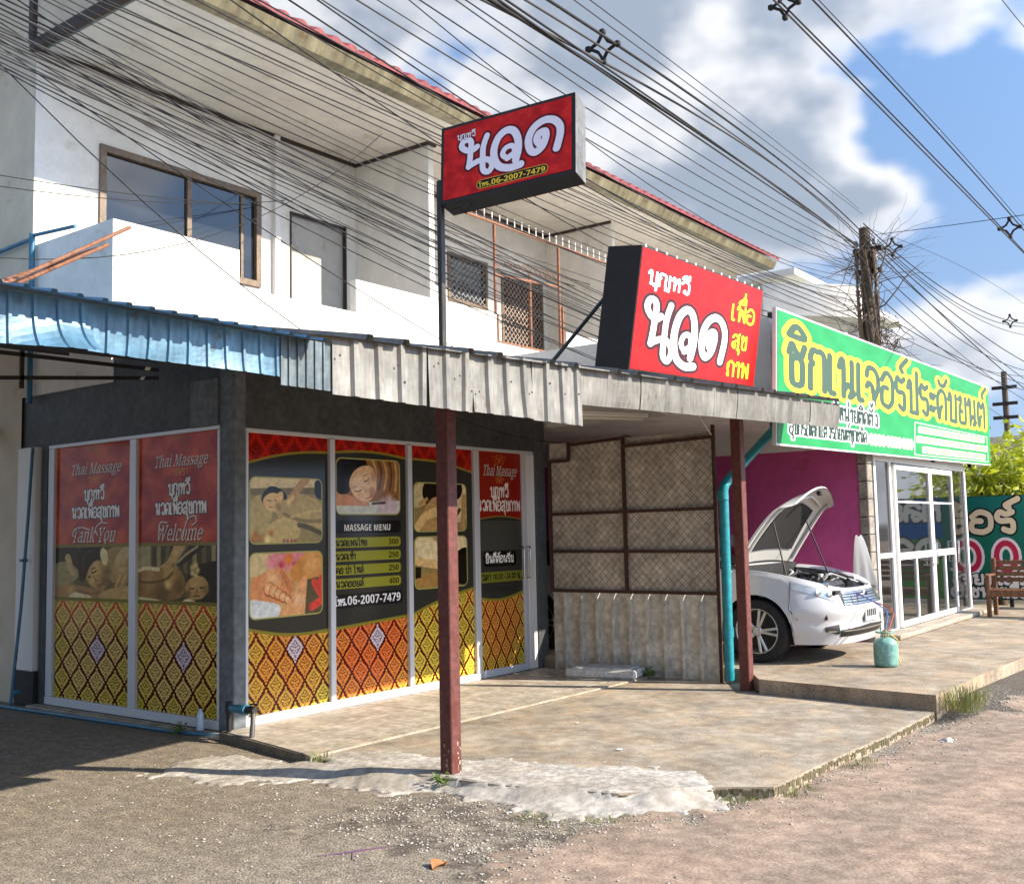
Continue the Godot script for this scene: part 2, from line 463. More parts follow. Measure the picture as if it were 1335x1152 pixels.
# ---------------------------------------------------------------- ground
var gn := FastNoiseLite.new()
const ROAD_EDGE := [[-60, 3.9], [-8, 3.9], [-3, 3.95], [-1.5, 3.8], [-0.5, 3.72], [0.26, 4.26], [2.1, 4.46], [3.5, 4.5], [4.2, 4.72], [6.0, 4.82], [14.0, 5.3], [40.0, 6.8], [300, 20]]

func road_edge(x: float) -> float:
	for i in ROAD_EDGE.size() - 1:
		var a: Array = ROAD_EDGE[i]; var b: Array = ROAD_EDGE[i + 1]
		if x < b[0]: return lerp(float(a[1]), float(b[1]), clampf((x - a[0]) / (b[0] - a[0]), 0.0, 1.0))
	return 20.0

func ground_y(x: float, z: float) -> float:
	var y := -0.055 - 0.018 * smoothstep(1.5, 4.5, z)
	y += 0.011 * gn.get_noise_2d(x * 60.0, z * 60.0) + 0.004 * gn.get_noise_2d(x * 420.0, z * 420.0)
	y += 0.10 * smoothstep(3.4, 4.6, x) * (1.0 - smoothstep(4.35, 5.0, z)) * smoothstep(3.6, 4.3, z)
	return y

func axis(lo: float, hi: float, step: float, far_lo: float, far_hi: float) -> Array:
	var a := []
	var s := step; var p := lo
	while p > far_lo:
		a.push_front(p); s *= 1.35; p -= s
	a.push_front(far_lo)
	p = lo + step
	while p < hi:
		a.append(p); p += step
	s = step
	while p < far_hi:
		a.append(p); s *= 1.35; p += s
	a.append(far_hi)
	return a

func sheet(xs: Array, zs: Array, hf: Callable, cf: Callable, keep = null) -> MB:
	var mb := MB.new()
	var nz := zs.size()
	var P := PackedVector3Array(); var K := PackedColorArray(); var N := PackedVector3Array()
	for x in xs:
		for z in zs:
			P.append(Vector3(x, hf.call(x, z), z)); K.append(cf.call(x, z))
	for i in xs.size():
		for j in nz:
			var du: Vector3 = P[mini(i + 1, xs.size() - 1) * nz + j] - P[maxi(i - 1, 0) * nz + j]
			var dv: Vector3 = P[i * nz + mini(j + 1, nz - 1)] - P[i * nz + maxi(j - 1, 0)]
			N.append(dv.cross(du).normalized())
	for i in xs.size() - 1:
		for j in nz - 1:
			var a := i * nz + j; var b := a + nz; var c := b + 1; var e := a + 1
			if keep != null and not (keep.call(P[a]) or keep.call(P[c]) or keep.call(P[b]) or keep.call(P[e])): continue
			for q in [a, b, c, a, c, e]:
				mb.v.append(P[q]); mb.n.append(N[q]); mb.t.append(Vector2.ZERO); mb.c.append(K[q])
	return mb

func inside(poly: PackedVector2Array, x: float, z: float) -> float:   # signed distance, positive inside
	var d := 1e9
	for i in poly.size():
		d = minf(d, Vector2(x, z).distance_to(Geometry2D.get_closest_point_to_segment(Vector2(x, z), poly[i], poly[(i + 1) % poly.size()])))
	return d if Geometry2D.is_point_in_polygon(Vector2(x, z), poly) else -d

var slab := PackedVector2Array([Vector2(-0.36, 1.30), Vector2(4.25, 1.40), Vector2(4.25, 2.42), Vector2(3.70, 2.82), Vector2(3.50, 4.42), Vector2(2.4, 4.40), Vector2(1.3, 4.33), Vector2(0.52, 4.31), Vector2(0.33, 4.03), Vector2(-0.1, 3.62), Vector2(-0.30, 2.9), Vector2(-0.40, 2.0)])

func plan_prism(mb: MB, poly: PackedVector2Array, y0: float, y1: float):   # poly in x, z
	var q := PackedVector2Array()
	for p in poly: q.append(Vector2(p.x, -p.y))
	mb.prism(q, Vector3(0, y0, 0), Vector3(1, 0, 0), Vector3(0, 0, -1), y1 - y0)

func build_ground():
	gn.seed = 3; gn.frequency = 0.01; gn.fractal_octaves = 3
	var xs := axis(-4.6, 5.4, 0.032, -300.0, 400.0)
	var zs := axis(-1.0, 5.0, 0.032, -300.0, 300.0)
	var tarmac := Color(0.19, 0.175, 0.16)
	var pale := Color(0.55, 0.525, 0.49)
	var soil := Color(0.48, 0.44, 0.39)
	var gcol := func(x: float, z: float):
		var k := gn.get_noise_2d(x * 45.0 + 70.0, z * 45.0)
		var f := gn.get_noise_2d(x * 300.0, z * 300.0 + 900.0)
		var c := pale.lerp(soil, clampf(0.35 + k * 1.1 + f * 0.5, 0.0, 1.0))
		# bare dark tarmac: the worn strip by the cement and the ramp at the yard's corner
		var strip := absf(x + 0.95 + (z - 3.0) * 0.1) < 0.42 + f * 0.9 + k * 0.5 and z > 2.3 + k
		if strip and f + gn.get_noise_2d(x * 1300.0, z * 1300.0) > 0.02: c = tarmac * 1.5
		if x > 3.45 + f * 0.3 and z > 4.0: c = tarmac
		return c
	setting("ground", sheet(xs, zs, ground_y, gcol), M.ground)
	# the dirt road, which dips under the gravel along a ragged edge
	var rxs := axis(-4.6, 6.4, 0.05, -120.0, 300.0)
	var rzs := axis(3.0, 6.8, 0.05, 3.0, 30.0)
	var sd := func(x: float, z: float):
		return z - road_edge(x) + gn.get_noise_2d(x * 110.0, z * 110.0) * 0.42 + gn.get_noise_2d(x * 600.0, z * 600.0) * 0.16
	var rh := func(x: float, z: float): return ground_y(x, z) + clampf(sd.call(x, z) * 0.12, -0.05, 0.016)
	var rc := func(x: float, z: float):
		var k := gn.get_noise_2d(x * 70.0 + 300.0, z * 70.0)
		var f := gn.get_noise_2d(x * 25.0, z * 160.0 + 50.0)
		return Color(0.46, 0.335, 0.245).lerp(Color(0.40, 0.30, 0.225), clampf(0.4 + k * 1.2 + f * 0.8, 0.0, 1.0))
	setting("road", sheet(rxs, rzs, rh, rc, func(p): return p.z > road_edge(p.x) - 0.5), M.road)
	# concrete forecourt
	var s := MB.new()
	plan_prism(s, slab, -0.16, 0.0)
	var fore := setting("concrete_pavement", s, M.concrete)
	# dirt and moss caked on the slab's outer edge
	s = MB.new()
	for i in range(4, 9):
		var a := Vector2(slab[i].x, slab[i].y); var b := Vector2(slab[i + 1].x, slab[i + 1].y)
		var nn := Vector2(-(b - a).y, (b - a).x).normalized()
		var n := int(a.distance_to(b) / 0.018) + 1
		for k in n:
			var p := a.lerp(b, (k + 0.5) / n); var h := rng.randf_range(0.01, 0.06)
			var q := p + nn * 0.001
			s.box(V(q.x, -0.006 - h * 0.5 - rng.randf_range(0.0, 0.02), q.y), V(a.distance_to(b) / n * rng.randf_range(0.6, 2.2), h, rng.randf_range(0.004, 0.014)), Basis(Vector3.UP, -atan2((b - a).y, (b - a).x)), 0.003)
	tag(part(fore, "mossy_edge", s, std(lin(0.17, 0.155, 0.095), 0.95, 0, T.concrete, 2.0)), "", "", "", "stuff")
	# pale cement smeared over the forecourt's outer edge
	var cem := PackedVector2Array([Vector2(-1.34, 0.50), Vector2(-0.98, 1.2), Vector2(-0.72, 1.75), Vector2(-0.58, 2.4), Vector2(-0.52, 3.0), Vector2(-0.42, 3.6), Vector2(-0.22, 3.98), Vector2(0.05, 4.12), Vector2(0.42, 4.02), Vector2(0.62, 3.75), Vector2(0.55, 3.3), Vector2(0.35, 2.9), Vector2(0.2, 2.3), Vector2(0.12, 1.8), Vector2(-0.2, 1.45), Vector2(-0.36, 1.2), Vector2(-0.42, 0.5)])
	var cs := func(x: float, z: float): return inside(cem, x, z) + gn.get_noise_2d(x * 130.0, z * 130.0) * 0.20 + gn.get_noise_2d(x * 620.0, z * 620.0) * 0.11
	var ch := func(x: float, z: float):
		var on := inside(slab, x, z)
		var g := ground_y(x, z)
		var under := 0.0 if on > 0.0 else lerpf(g + 0.004, 0.0, smoothstep(0.02, 0.34, inside(cem, x, z) + gn.get_noise_2d(x * 130.0, z * 130.0) * 0.20) * smoothstep(-0.6, 0.0, on))
		var c: float = cs.call(x, z)
		var sunk := (0.0 if on > 0.0 else g) - 0.03
		return lerpf(under + 0.003 + 0.003 * smoothstep(0.0, 0.2, c) + 0.002 * gn.get_noise_2d(x * 90.0, z * 90.0), sunk, smoothstep(0.0, -0.05, c))
	var cc := func(x: float, z: float):
		var k := gn.get_noise_2d(x * 130.0 + 11.0, z * 130.0)
		return Color(0.56, 0.525, 0.47).lerp(Color(0.47, 0.42, 0.355), clampf(0.35 + k * 1.6 + gn.get_noise_2d(x * 500.0, z * 500.0) * 0.8, 0.0, 1.0))
	var cxs := []; var czs := []
	for i in 130: cxs.append(-1.65 + i * 0.02)
	for i in 205: czs.append(0.25 + i * 0.02)
	setting("cement_apron", sheet(cxs, czs, ch, cc, func(p): return cs.call(p.x, p.z) > -0.10), M.cement)
	# tiled step along the shop front: bed, pale cement band, tiles
	var strip := PackedVector2Array([Vector2(-0.10, 0.03), Vector2(4.20, 0.03), Vector2(4.22, 1.27), Vector2(-0.33, 1.16)])
	var bed := MB.new()
	plan_prism(bed, PackedVector2Array([Vector2(-0.12, -0.02), Vector2(4.24, -0.02), Vector2(4.25, 1.40), Vector2(-0.37, 1.30)]), -0.15, 0.004)
	var pave := setting("tiled_path", bed, M.grout)
	var band := MB.new()
	plan_prism(band, PackedVector2Array([Vector2(-0.33, 1.165), Vector2(4.22, 1.275), Vector2(4.26, 1.43), Vector2(-0.39, 1.325)]), -0.14, 0.014)
	part(pave, "cement_band", band, M.kerb)
	for i in 8:
		for j in 2:
			var r := PackedVector2Array()
			for k in [[0, 0], [1, 0], [1, 1], [0, 1]]:
				r.append(Vector2(-0.36 + i * 0.6 + k[0] * 0.594, 0.03 + j * 0.6 + k[1] * 0.594))
			for cut in Geometry2D.intersect_polygons(r, strip):
				var mb := MB.new()
				plan_prism(mb, cut, 0.0, 0.010 + rng.randf() * 0.002)
				part(pave, "tile", mb, [M.floor_tile, M.floor_tile_b][(i * 5 + j * 3) % 2])
	# raised yard in front of the garage and shop next door
	var y := MB.new()
	plan_prism(y, PackedVector2Array([Vector2(4.30, -3.2), Vector2(4.30, 2.45), Vector2(3.72, 2.82), Vector2(3.54, 4.43), Vector2(5.2, 4.47), Vector2(9.0, 4.66), Vector2(13.6, 4.9), Vector2(13.6, -3.2)]), -0.2, 0.13)
	setting("yard_pavement", y, M.yard)
	# loose stones
	var pm := MB.new()
	pm.lathe([Vector2(0.0, -0.42), Vector2(0.75, -0.25), Vector2(1.0, 0.05), Vector2(0.6, 0.45), Vector2(0.0, 0.55)], 6, Vector3.ZERO)
	var mm := MultiMesh.new()
	mm.transform_format = MultiMesh.TRANSFORM_3D; mm.use_colors = true; mm.mesh = pm.mesh(); mm.mesh.surface_set_material(0, M.pebble)
	var spots := []
	for i in 60000:
		var x := rng.randf_range(-4.2, 5.2); var z := rng.randf_range(0.3, 5.0)
		var e := z - road_edge(x)
		if inside(slab, x, z) > -0.03 or (x > 3.4 and z < 4.5 and e < -0.25): continue
		if cs.call(x, z) > -0.02 or (x > -0.4 and z < 1.4): continue
		var want := 0.06
		if e > -0.1: want = 0.40 * exp(-absf(e) * 5.0) + 0.003
		if x > -1.4 and e < 0.05 and z > 2.4: want = 0.60
		if rng.randf() > want: continue
		spots.append([x, z, e])
	mm.instance_count = spots.size()
	for i in spots.size():
		var q: Array = spots[i]
		var r := rng.randf_range(0.004, 0.0095) * (1.5 if rng.randf() < 0.08 else 1.0)
		var b := Basis(Vector3.UP, rng.randf() * TAU).scaled(Vector3(r, r * rng.randf_range(0.5, 0.9), r * rng.randf_range(0.6, 1.1)))
		var gy: float = maxf(ground_y(q[0], q[1]), rh.call(q[0], q[1]) if q[2] > -0.4 else -9.0)
		mm.set_instance_transform(i, Transform3D(b, Vector3(q[0], gy + r * 0.2, q[1])))
		var g := rng.randf_range(0.16, 0.46)
		mm.set_instance_color(i, Color(g, g * 0.93, g * 0.82))
	var mi := MultiMeshInstance3D.new()
	mi.name = "gravel"; mi.multimesh = mm; add_child(mi)
	tag(mi, "loose grey gravel scattered along the road edge", "gravel", "", "stuff")


# ---------------------------------------------------------------- two-storey shophouse
func holed_wall(x0: float, x1: float, y0: float, y1: float, z: float, th: float, holes: Array) -> MB:   # faces +z at z; holes: [x0, x1, y0, y1]
	var mb := MB.new()
	var xs := [x0, x1]; var ys := [y0, y1]
	for h in holes:
		for k in 2:
			if not xs.has(h[k]): xs.append(h[k])
			if not ys.has(h[k + 2]): ys.append(h[k + 2])
	xs.sort(); ys.sort()
	for i in xs.size() - 1:
		for j in ys.size() - 1:
			var cx: float = (xs[i] + xs[i + 1]) / 2; var cy: float = (ys[j] + ys[j + 1]) / 2
			var open := false
			for h in holes:
				if cx > h[0] and cx < h[1] and cy > h[2] and cy < h[3]: open = true
			if open: continue
			mb.face([V(xs[i], ys[j], z), V(xs[i + 1], ys[j], z), V(xs[i + 1], ys[j + 1], z), V(xs[i], ys[j + 1], z)], Vector3.BACK)
			mb.face([V(xs[i], ys[j], z - th), V(xs[i + 1], ys[j], z - th), V(xs[i + 1], ys[j + 1], z - th), V(xs[i], ys[j + 1], z - th)], Vector3.FORWARD)
	for h in holes + [[x0, x1, y0, y1]]:
		var s := -1.0 if h == [x0, x1, y0, y1] else 1.0
		mb.face([V(h[0], h[2], z), V(h[0], h[3], z), V(h[0], h[3], z - th), V(h[0], h[2], z - th)], Vector3(s, 0, 0))
		mb.face([V(h[1], h[2], z), V(h[1], h[3], z), V(h[1], h[3], z - th), V(h[1], h[2], z - th)], Vector3(-s, 0, 0))
		mb.face([V(h[0], h[2], z), V(h[1], h[2], z), V(h[1], h[2], z - th), V(h[0], h[2], z - th)], Vector3(0, s, 0))
		mb.face([V(h[0], h[3], z), V(h[1], h[3], z), V(h[1], h[3], z - th), V(h[0], h[3], z - th)], Vector3(0, -s, 0))
	return mb

func frame_rect(mb: MB, x0: float, x1: float, y0: float, y1: float, z0: float, z1: float, w: float, bottom := true):
	mb.span(V(x0, y0, z0), V(x0 + w, y1, z1)); mb.span(V(x1 - w, y0, z0), V(x1, y1, z1))
	mb.span(V(x0 + w, y1 - w, z0), V(x1 - w, y1, z1))
	if bottom: mb.span(V(x0 + w, y0, z0), V(x1 - w, y0 + w, z1))

func build_shophouse():
	var h := thing("shophouse", "two-storey white shophouse row with red roof edge and printed shop windows", "building", V(0, 0, 0))
	# upper storey, set back behind a balcony parapet
	var W2 := [6.50, 7.48, 5.05, 5.81]; var D2 := [7.84, 9.00, 3.2, 5.74]; var W3 := [10.6, 12.8, 4.6, 5.8]
	part(h, "upper_wall", holed_wall(0.0, 14.0, 2.98, 6.62, -3.2, 0.15, [[0.72, 2.91, 4.60, 5.80], [3.39, 4.38, 3.2, 5.69], W2, D2, W3]), M.white_wall)
	var mb := MB.new()
	mb.face([V(0, -0.2, -3.352), V(0, -0.2, -11), V(0, 8.2, -11), V(0, 8.2, -3.352)], Vector3.LEFT)
	mb.face([V(-0.004, 2.98, -3.352), V(-0.004, 8.2, -3.352), V(-0.004, 8.2, -3.199), V(-0.004, 2.98, -3.199)], Vector3.LEFT)
	mb.face([V(0, 6.66, -3.2), V(0, 8.2, -3.2), V(0, 8.2, -3.2), V(0, 6.80, -1.06), V(0, 6.66, -1.06)], Vector3.LEFT)
	mb.face([V(0.1, 6.66, -3.2), V(0.1, 8.2, -3.2), V(0.1, 6.80, -1.06), V(0.1, 6.66, -1.06)], Vector3.RIGHT)
	mb.face([V(0, 6.66, -3.2), V(0.1, 6.66, -3.2), V(0.1, 6.66, -1.06), V(0, 6.66, -1.06)], Vector3.DOWN)
	part(h, "side_wall", mb, M.beige_wall, "beige gable side wall")
	mb = MB.new(); mb.span(V(0.21, 2.86, -3.195), V(14.0, 2.98, -0.21)); mb.span(V(0.1, 2.0, -3.36), V(4.3, 2.86, -3.2))
	part(h, "floor_slab", mb, M.white_wall)
	# parapet with raised ends
	var out := PackedVector2Array([Vector2(0, 2.98), Vector2(14, 2.98), Vector2(14, 4.52), Vector2(7.57, 4.52), Vector2(7.57, 4.135), Vector2(5.85, 4.135), Vector2(5.85, 4.52), Vector2(3.15, 4.52), Vector2(3.15, 4.125), Vector2(1.46, 4.125), Vector2(1.46, 4.52), Vector2(0, 4.52)])
	mb = MB.new(); mb.prism(out, V(0, 0, -1.87), V(1, 0, 0), V(0, 1, 0), 0.10)
	part(h, "parapet", mb, M.white_wall)
	mb = MB.new(); mb.span(V(0.0, 2.98, -3.198), V(0.10, 4.52, -1.872)); part(h, "parapet_end", mb, M.white_wall)
	for x in [4.57, 9.13, 13.88]:
		mb = MB.new(); mb.span(V(x, 2.98, -3.198), V(x + 0.10, 6.62, -1.86)); part(h, "party_wall", mb, M.white_wall)
	# eaves
	mb = MB.new(); mb.span(V(0.10, 6.62, -3.35), V(14.05, 6.68, -1.24)); part(h, "soffit", mb, M.cream_soffit)
	mb = MB.new()
	mb.bar(V(0.0, 6.60, -3.18), V(4.57, 6.60, -3.18), 0.035, 0.045); mb.bar(V(4.67, 6.60, -3.18), V(9.13, 6.60, -3.18), 0.035, 0.045)
	for x in [4.555, 9.115]: mb.bar(V(x, 6.60, -3.16), V(x, 6.60, -1.86), 0.03, 0.045)
	mb.bar(V(4.54, 6.60, -1.845), V(4.70, 6.60, -1.845), 0.03, 0.045)
	mb.bar(V(-0.02, 6.62, -3.24), V(-0.02, 6.62, -1.06), 0.07, 0.10); mb.span(V(-0.05, 6.67, -3.27), V(0.0, 8.3, -3.19))
	part(h, "soffit_trim", mb, M.brown_trim)
	mb = MB.new()
	mb.prism(PackedVector2Array([Vector2(-1.24, 6.61), Vector2(-1.10, 6.62), Vector2(-1.03, 6.75), Vector2(-1.24, 6.77)]), V(0.1, 0, 0), V(0, 0, 1), V(0, 1, 0), -13.95)
	part(h, "gutter", mb, M.gutter)
	mb = MB.new()
	mb.grid(func(u, v):
		var z := lerpf(-1.0, -6.2, v)
		return V(lerpf(-0.08, 14.1, u), 6.83 + (-1.0 - z) * 0.47 + 0.028 * sin(u * 14.2 * TAU / 0.24), z), 700, 2, true)
	mb.grid(func(u, v): return V(lerpf(-0.08, 14.1, u), lerpf(6.78, 6.83 + 0.028 * sin(u * 14.2 * TAU / 0.24), v), -1.0), 700, 1)
	mb.grid(func(u, v): return V(-0.08, lerpf(6.78, 6.83, v) + u * 5.2 * 0.47, lerpf(-1.0, -6.2, u)), 8, 1, true)
	part(h, "roof", mb, M.roof_red)
	# sliding window over the corner shop
	var w := Node3D.new(); w.name = "window"; h.add_child(w)
	mb = MB.new(); frame_rect(mb, 0.72, 2.91, 4.60, 5.80, -3.26, -3.17, 0.075); mb.span(V(1.84, 4.675, -3.25), V(1.90, 5.725, -3.19)); mb.span(V(2.62, 4.675, -3.235), V(2.66, 5.725, -3.205))
	part(w, "frame", mb, M.brown_frame)
	for r in [[0.795, 1.84], [1.90, 2.62], [2.66, 2.835]]:
		mb = MB.new(); mb.span(V(r[0], 4.675, -3.236), V(r[1], 5.725, -3.224)); part(w, "pane", mb, M.dark_glass)
	mb = MB.new(); mb.span(V(3.10, 3.0, -3.2), V(3.18, 6.6, -3.13)); part(h, "rain_pipe", mb, M.trim_white)
	# balcony door of the first bay
	w = Node3D.new(); w.name = "balcony_door"; h.add_child(w)
	mb = MB.new(); frame_rect(mb, 3.39, 4.38, 3.2, 5.69, -3.24, -3.185, 0.022, false); part(w, "frame", mb, M.brown_trim)
	mb = MB.new(); mb.span(V(3.412, 3.2, -3.30), V(4.358, 5.66, -3.26)); part(w, "leaf", mb, std(lin(0.50, 0.485, 0.45), 0.8, 0, T.plaster, 0.4))
	# grilled window and door of the second bay
	for r in [["grilled_window", W2], ["grilled_door", D2], ["window", W3]]:
		w = Node3D.new(); w.name = r[0]; h.add_child(w, true)
		var q: Array = r[1]
		mb = MB.new(); frame_rect(mb, q[0], q[1], q[2], q[3], -3.26, -3.18, 0.05); part(w, "frame", mb, M.brown_frame)
		mb = MB.new(); mb.span(V(q[0] + 0.05, q[2] + 0.05, -3.25), V(q[1] - 0.05, q[3] - 0.05, -3.24)); part(w, "pane", mb, M.dark_glass)
		if r[0] == "window": continue
		mb = MB.new()
		var sp := 0.105
		var cw: float = q[1] - q[0] - 0.1; var chh: float = q[3] - q[2] - 0.1
		var k := -int(chh / sp) - 1
		while k * sp < cw + chh:
			for dg in [1.0, -1.0]:
				var a := Vector2(k * sp, 0.0 if dg > 0 else chh); var b := a + Vector2(chh, chh * dg)
				var cl := Geometry2D.intersect_polyline_with_polygon(PackedVector2Array([a, b]), PackedVector2Array([Vector2(0, 0), Vector2(cw, 0), Vector2(cw, chh), Vector2(0, chh)]))
				for s in cl:
					if s.size() > 1: mb.bar(V(q[0] + 0.05 + s[0].x, q[2] + 0.05 + s[0].y, -3.205 + dg * 0.004), V(q[0] + 0.05 + s[1].x, q[2] + 0.05 + s[1].y, -3.205 + dg * 0.004), 0.008, 0.012)
			k += 1
		part(w, "grille", mb, std(lin(0.36, 0.27, 0.22), 0.7) if r[0] == "grilled_door" else std(lin(0.25, 0.25, 0.25), 0.7))
	# rusty balcony cage of the second bay
	w = Node3D.new(); w.name = "balcony_cage"; h.add_child(w)
	for q in [[5.87, 4.53, 5.80], [7.45, 4.14, 5.80], [5.91, 4.14, 4.53], [7.53, 4.14, 4.9]]:
		mb = MB.new(); mb.bar(V(q[0], q[1], -1.80), V(q[0], q[2], -1.80), 0.033, 0.033); part(w, "post", mb, M.rust_orange)
	mb = MB.new(); mb.bar(V(4.7, 5.83, -1.80), V(9.12, 5.83, -1.80), 0.03, 0.03); mb.bar(V(5.88, 5.10, -1.81), V(7.45, 5.20, -1.81), 0.022, 0.03); mb.bar(V(5.85, 4.15, -1.79), V(7.55, 4.15, -1.79), 0.05, 0.03)
	part(w, "rail", mb, M.rust_orange)
	for i in 24:
		mb = MB.new(); var x := 4.95 + i * 0.175
		mb.bar(V(x, 5.84, -1.80), V(x, 5.98, -1.80), 0.012, 0.012); part(w, "spike", mb, M.trim_white)
	mb = MB.new()
	for i in 13:
		var x := 5.95 + i * 0.12; var pts := []
		for j in 9: pts.append(V(x + 0.05 * cos(j * 0.75), 5.28 + 0.045 * sin(j * 0.75) + i * 0.005, -1.81))
		mb.tube(pts, 0.006, 4)
	mb.bar(V(6.72, 4.15, -1.82), V(6.72, 5.25, -1.82), 0.035, 0.03)
	part(w, "scrollwork", mb, M.rust_orange)
	mb = MB.new()
	for i in 4: mb.bar(V(4.72, 5.65 - i * 0.02, -2.9 + i * 0.3), V(9.1, 5.65 - i * 0.02, -2.9 + i * 0.3), 0.012, 0.012)
	part(w, "clothes_wire", mb, M.brown_trim)
	build_shopfront(h)

func build_shopfront(h: Node3D):
	var mb := MB.new()
	mb.span(V(0.0, -0.10, -0.19), V(0.125, 3.22, 0.0), 0.008); part(h, "corner_column", mb, M.column_grey)
	mb = MB.new(); mb.span(V(4.20, -0.02, -0.19), V(4.40, 2.86, 0.0), 0.008); part(h, "end_column", mb, M.charcoal)
	mb = MB.new(); mb.span(V(0.125, 2.43, -0.20), V(4.20, 3.22, -0.015)); part(h, "front_beam", mb, M.charcoal)
	mb = MB.new(); mb.span(V(0.025, 2.46, -7.5), V(0.20, 3.22, -0.19)); part(h, "side_beam", mb, M.charcoal)
	mb = MB.new(); mb.span(V(-0.02, 2.455, -0.56), V(0.025, 2.85, -0.19), 0.006); part(h, "beam_block", mb, M.column_grey)
	# front glazing: frame, four printed panes
	var g := Node3D.new(); g.name = "front_glazing"; h.add_child(g)
	var xs := [0.125, 1.065, 2.085, 3.125, 4.20]
	mb = MB.new(); mb.span(V(0.125, 0.004, -0.10), V(3.17, 0.075, -0.002), 0.004); part(g, "sill", mb, M.alu)
	mb = MB.new(); mb.span(V(0.125, 2.395, -0.09), V(4.20, 2.43, -0.02), 0.004); part(g, "head", mb, M.alu)
	for x in [0.128, 1.068, 2.092, 3.115]:
		mb = MB.new(); mb.span(V(x, 0.075, -0.085), V(x + (0.03 if x < 0.2 else 0.062), 2.395, -0.008), 0.005); part(g, "mullion", mb, M.alu)
	# sliding door leaf
	var d := Node3D.new(); d.name = "glass_door"; h.add_child(d)
	mb = MB.new(); mb.span(V(3.182, 0.010, -0.075), V(3.215, 2.395, -0.02), 0.004); mb.span(V(3.98, 0.010, -0.075), V(4.05, 2.395, -0.02), 0.004); mb.span(V(3.215, 0.010, -0.072), V(3.98, 0.085, -0.022))
	part(d, "frame", mb, M.alu)
	mb = MB.new(); mb.span(V(4.055, 0.008, -0.09), V(4.198, 2.395, -0.012), 0.005); part(d, "jamb", mb, M.alu_white)
	for x in [4.022, 3.90]:
		mb = MB.new(); mb.tube([V(x, 1.02, -0.015), V(x, 1.02, 0.035), V(x, 1.05, 0.042), V(x, 1.33, 0.042), V(x, 1.36, 0.035), V(x, 1.36, -0.015)], 0.010, 6); part(d, "handle", mb, M.chrome)
	var panes := [[0.158, 1.068, "window film with two framed massage photographs"], [1.130, 2.092, "window film with the massage menu and prices"], [2.154, 3.115, "window film with two photographs behind the red post"], [3.215, 3.98, "door film with greeting and opening hours"]]
	for i in 4:
		var q: Array = panes[i]
		mb = MB.new()
		mb.quad(V(q[0], 0.075, -0.045), V(q[1], 0.075, -0.045), V(q[1], 2.395, -0.045), V(q[0], 2.395, -0.045))
		part(d if i == 3 else g, "pane", mb, printed(pane_art(i), 0.12), q[2])
	# side glazing
	g = Node3D.new(); g.name = "side_glazing"; h.add_child(g)
	mb = MB.new(); mb.span(V(0.0, -0.02, -2.84), V(0.09, 0.055, -0.19), 0.004); part(g, "sill", mb, M.alu)
	mb = MB.new(); mb.span(V(0.005, 2.425, -2.84), V(0.08, 2.46, -0.19), 0.004); part(g, "head", mb, M.alu)
	for z in [[-0.225, -0.19], [-1.475, -1.375], [-2.84, -2.74]]:
		mb = MB.new(); mb.span(V(0.006, 0.055, z[0]), V(0.08, 2.425, z[1]), 0.005); part(g, "mullion", mb, M.alu)
	for q in [[-0.225, -1.375, 5, "side window film reading Welcome"], [-1.475, -2.74, 4, "side window film reading Tank You"]]:
		mb = MB.new()
		mb.quad(V(0.04, 0.055, q[1]), V(0.04, 0.055, q[0]), V(0.04, 2.425, q[0]), V(0.04, 2.425, q[1]))
		part(g, "pane", mb, printed(pane_art(q[2]), 0.12), q[3])
	mb = MB.new(); mb.span(V(-0.13, -0.14, -2.95), V(0.0, -0.022, -0.02), 0.01); part(h, "side_ledge", mb, M.kerb)
	mb = MB.new(); mb.span(V(0.0, -0.1, -2.95), V(0.12, 2.46, -2.845)); part(h, "side_post", mb, M.charcoal)
	mb = MB.new(); mb.span(V(-0.05, 0.28, -3.32), V(0.12, 2.46, -2.99), 0.01); part(h, "side_pillar", mb, M.trim_white)
	mb = MB.new(); mb.span(V(-0.048, -0.12, -3.315), V(0.12, 0.28, -2.955)); part(h, "pillar_base", mb, M.black)
	# roller shutter of the side bay
	var s := Node3D.new(); s.name = "roller_shutter"; h.add_child(s)
	var slat := MB.new(); slat.tube([V(0, 0, -1.6), V(0, 0, 1.6)], 0.034, 8)
	var sm := slat.mesh()
	var grey := std(lin(0.10, 0.098, 0.092), 0.55, 0.3, T.streak, 0.8)
	for i in 39: piece(s, "slat", sm, grey, Transform3D(Basis(), V(0.05, -0.02 + i * 0.065, -4.95)))
	mb = MB.new(); mb.span(V(0.06, -0.1, -7.0), V(0.1, 2.5, -3.3)); part(h, "shutter_back", mb, M.black)
	# closed room behind the printed glass
	mb = MB.new(); mb.span(V(0.1, -0.2, -3.2), V(4.3, -0.02, -0.12)); mb.span(V(0.15, 0.0, -3.2), V(4.3, 2.86, -3.1)); mb.span(V(4.3, -0.2, -3.2), V(4.44, 2.86, -0.19))
	part(h, "inner_wall", mb, M.charcoal)

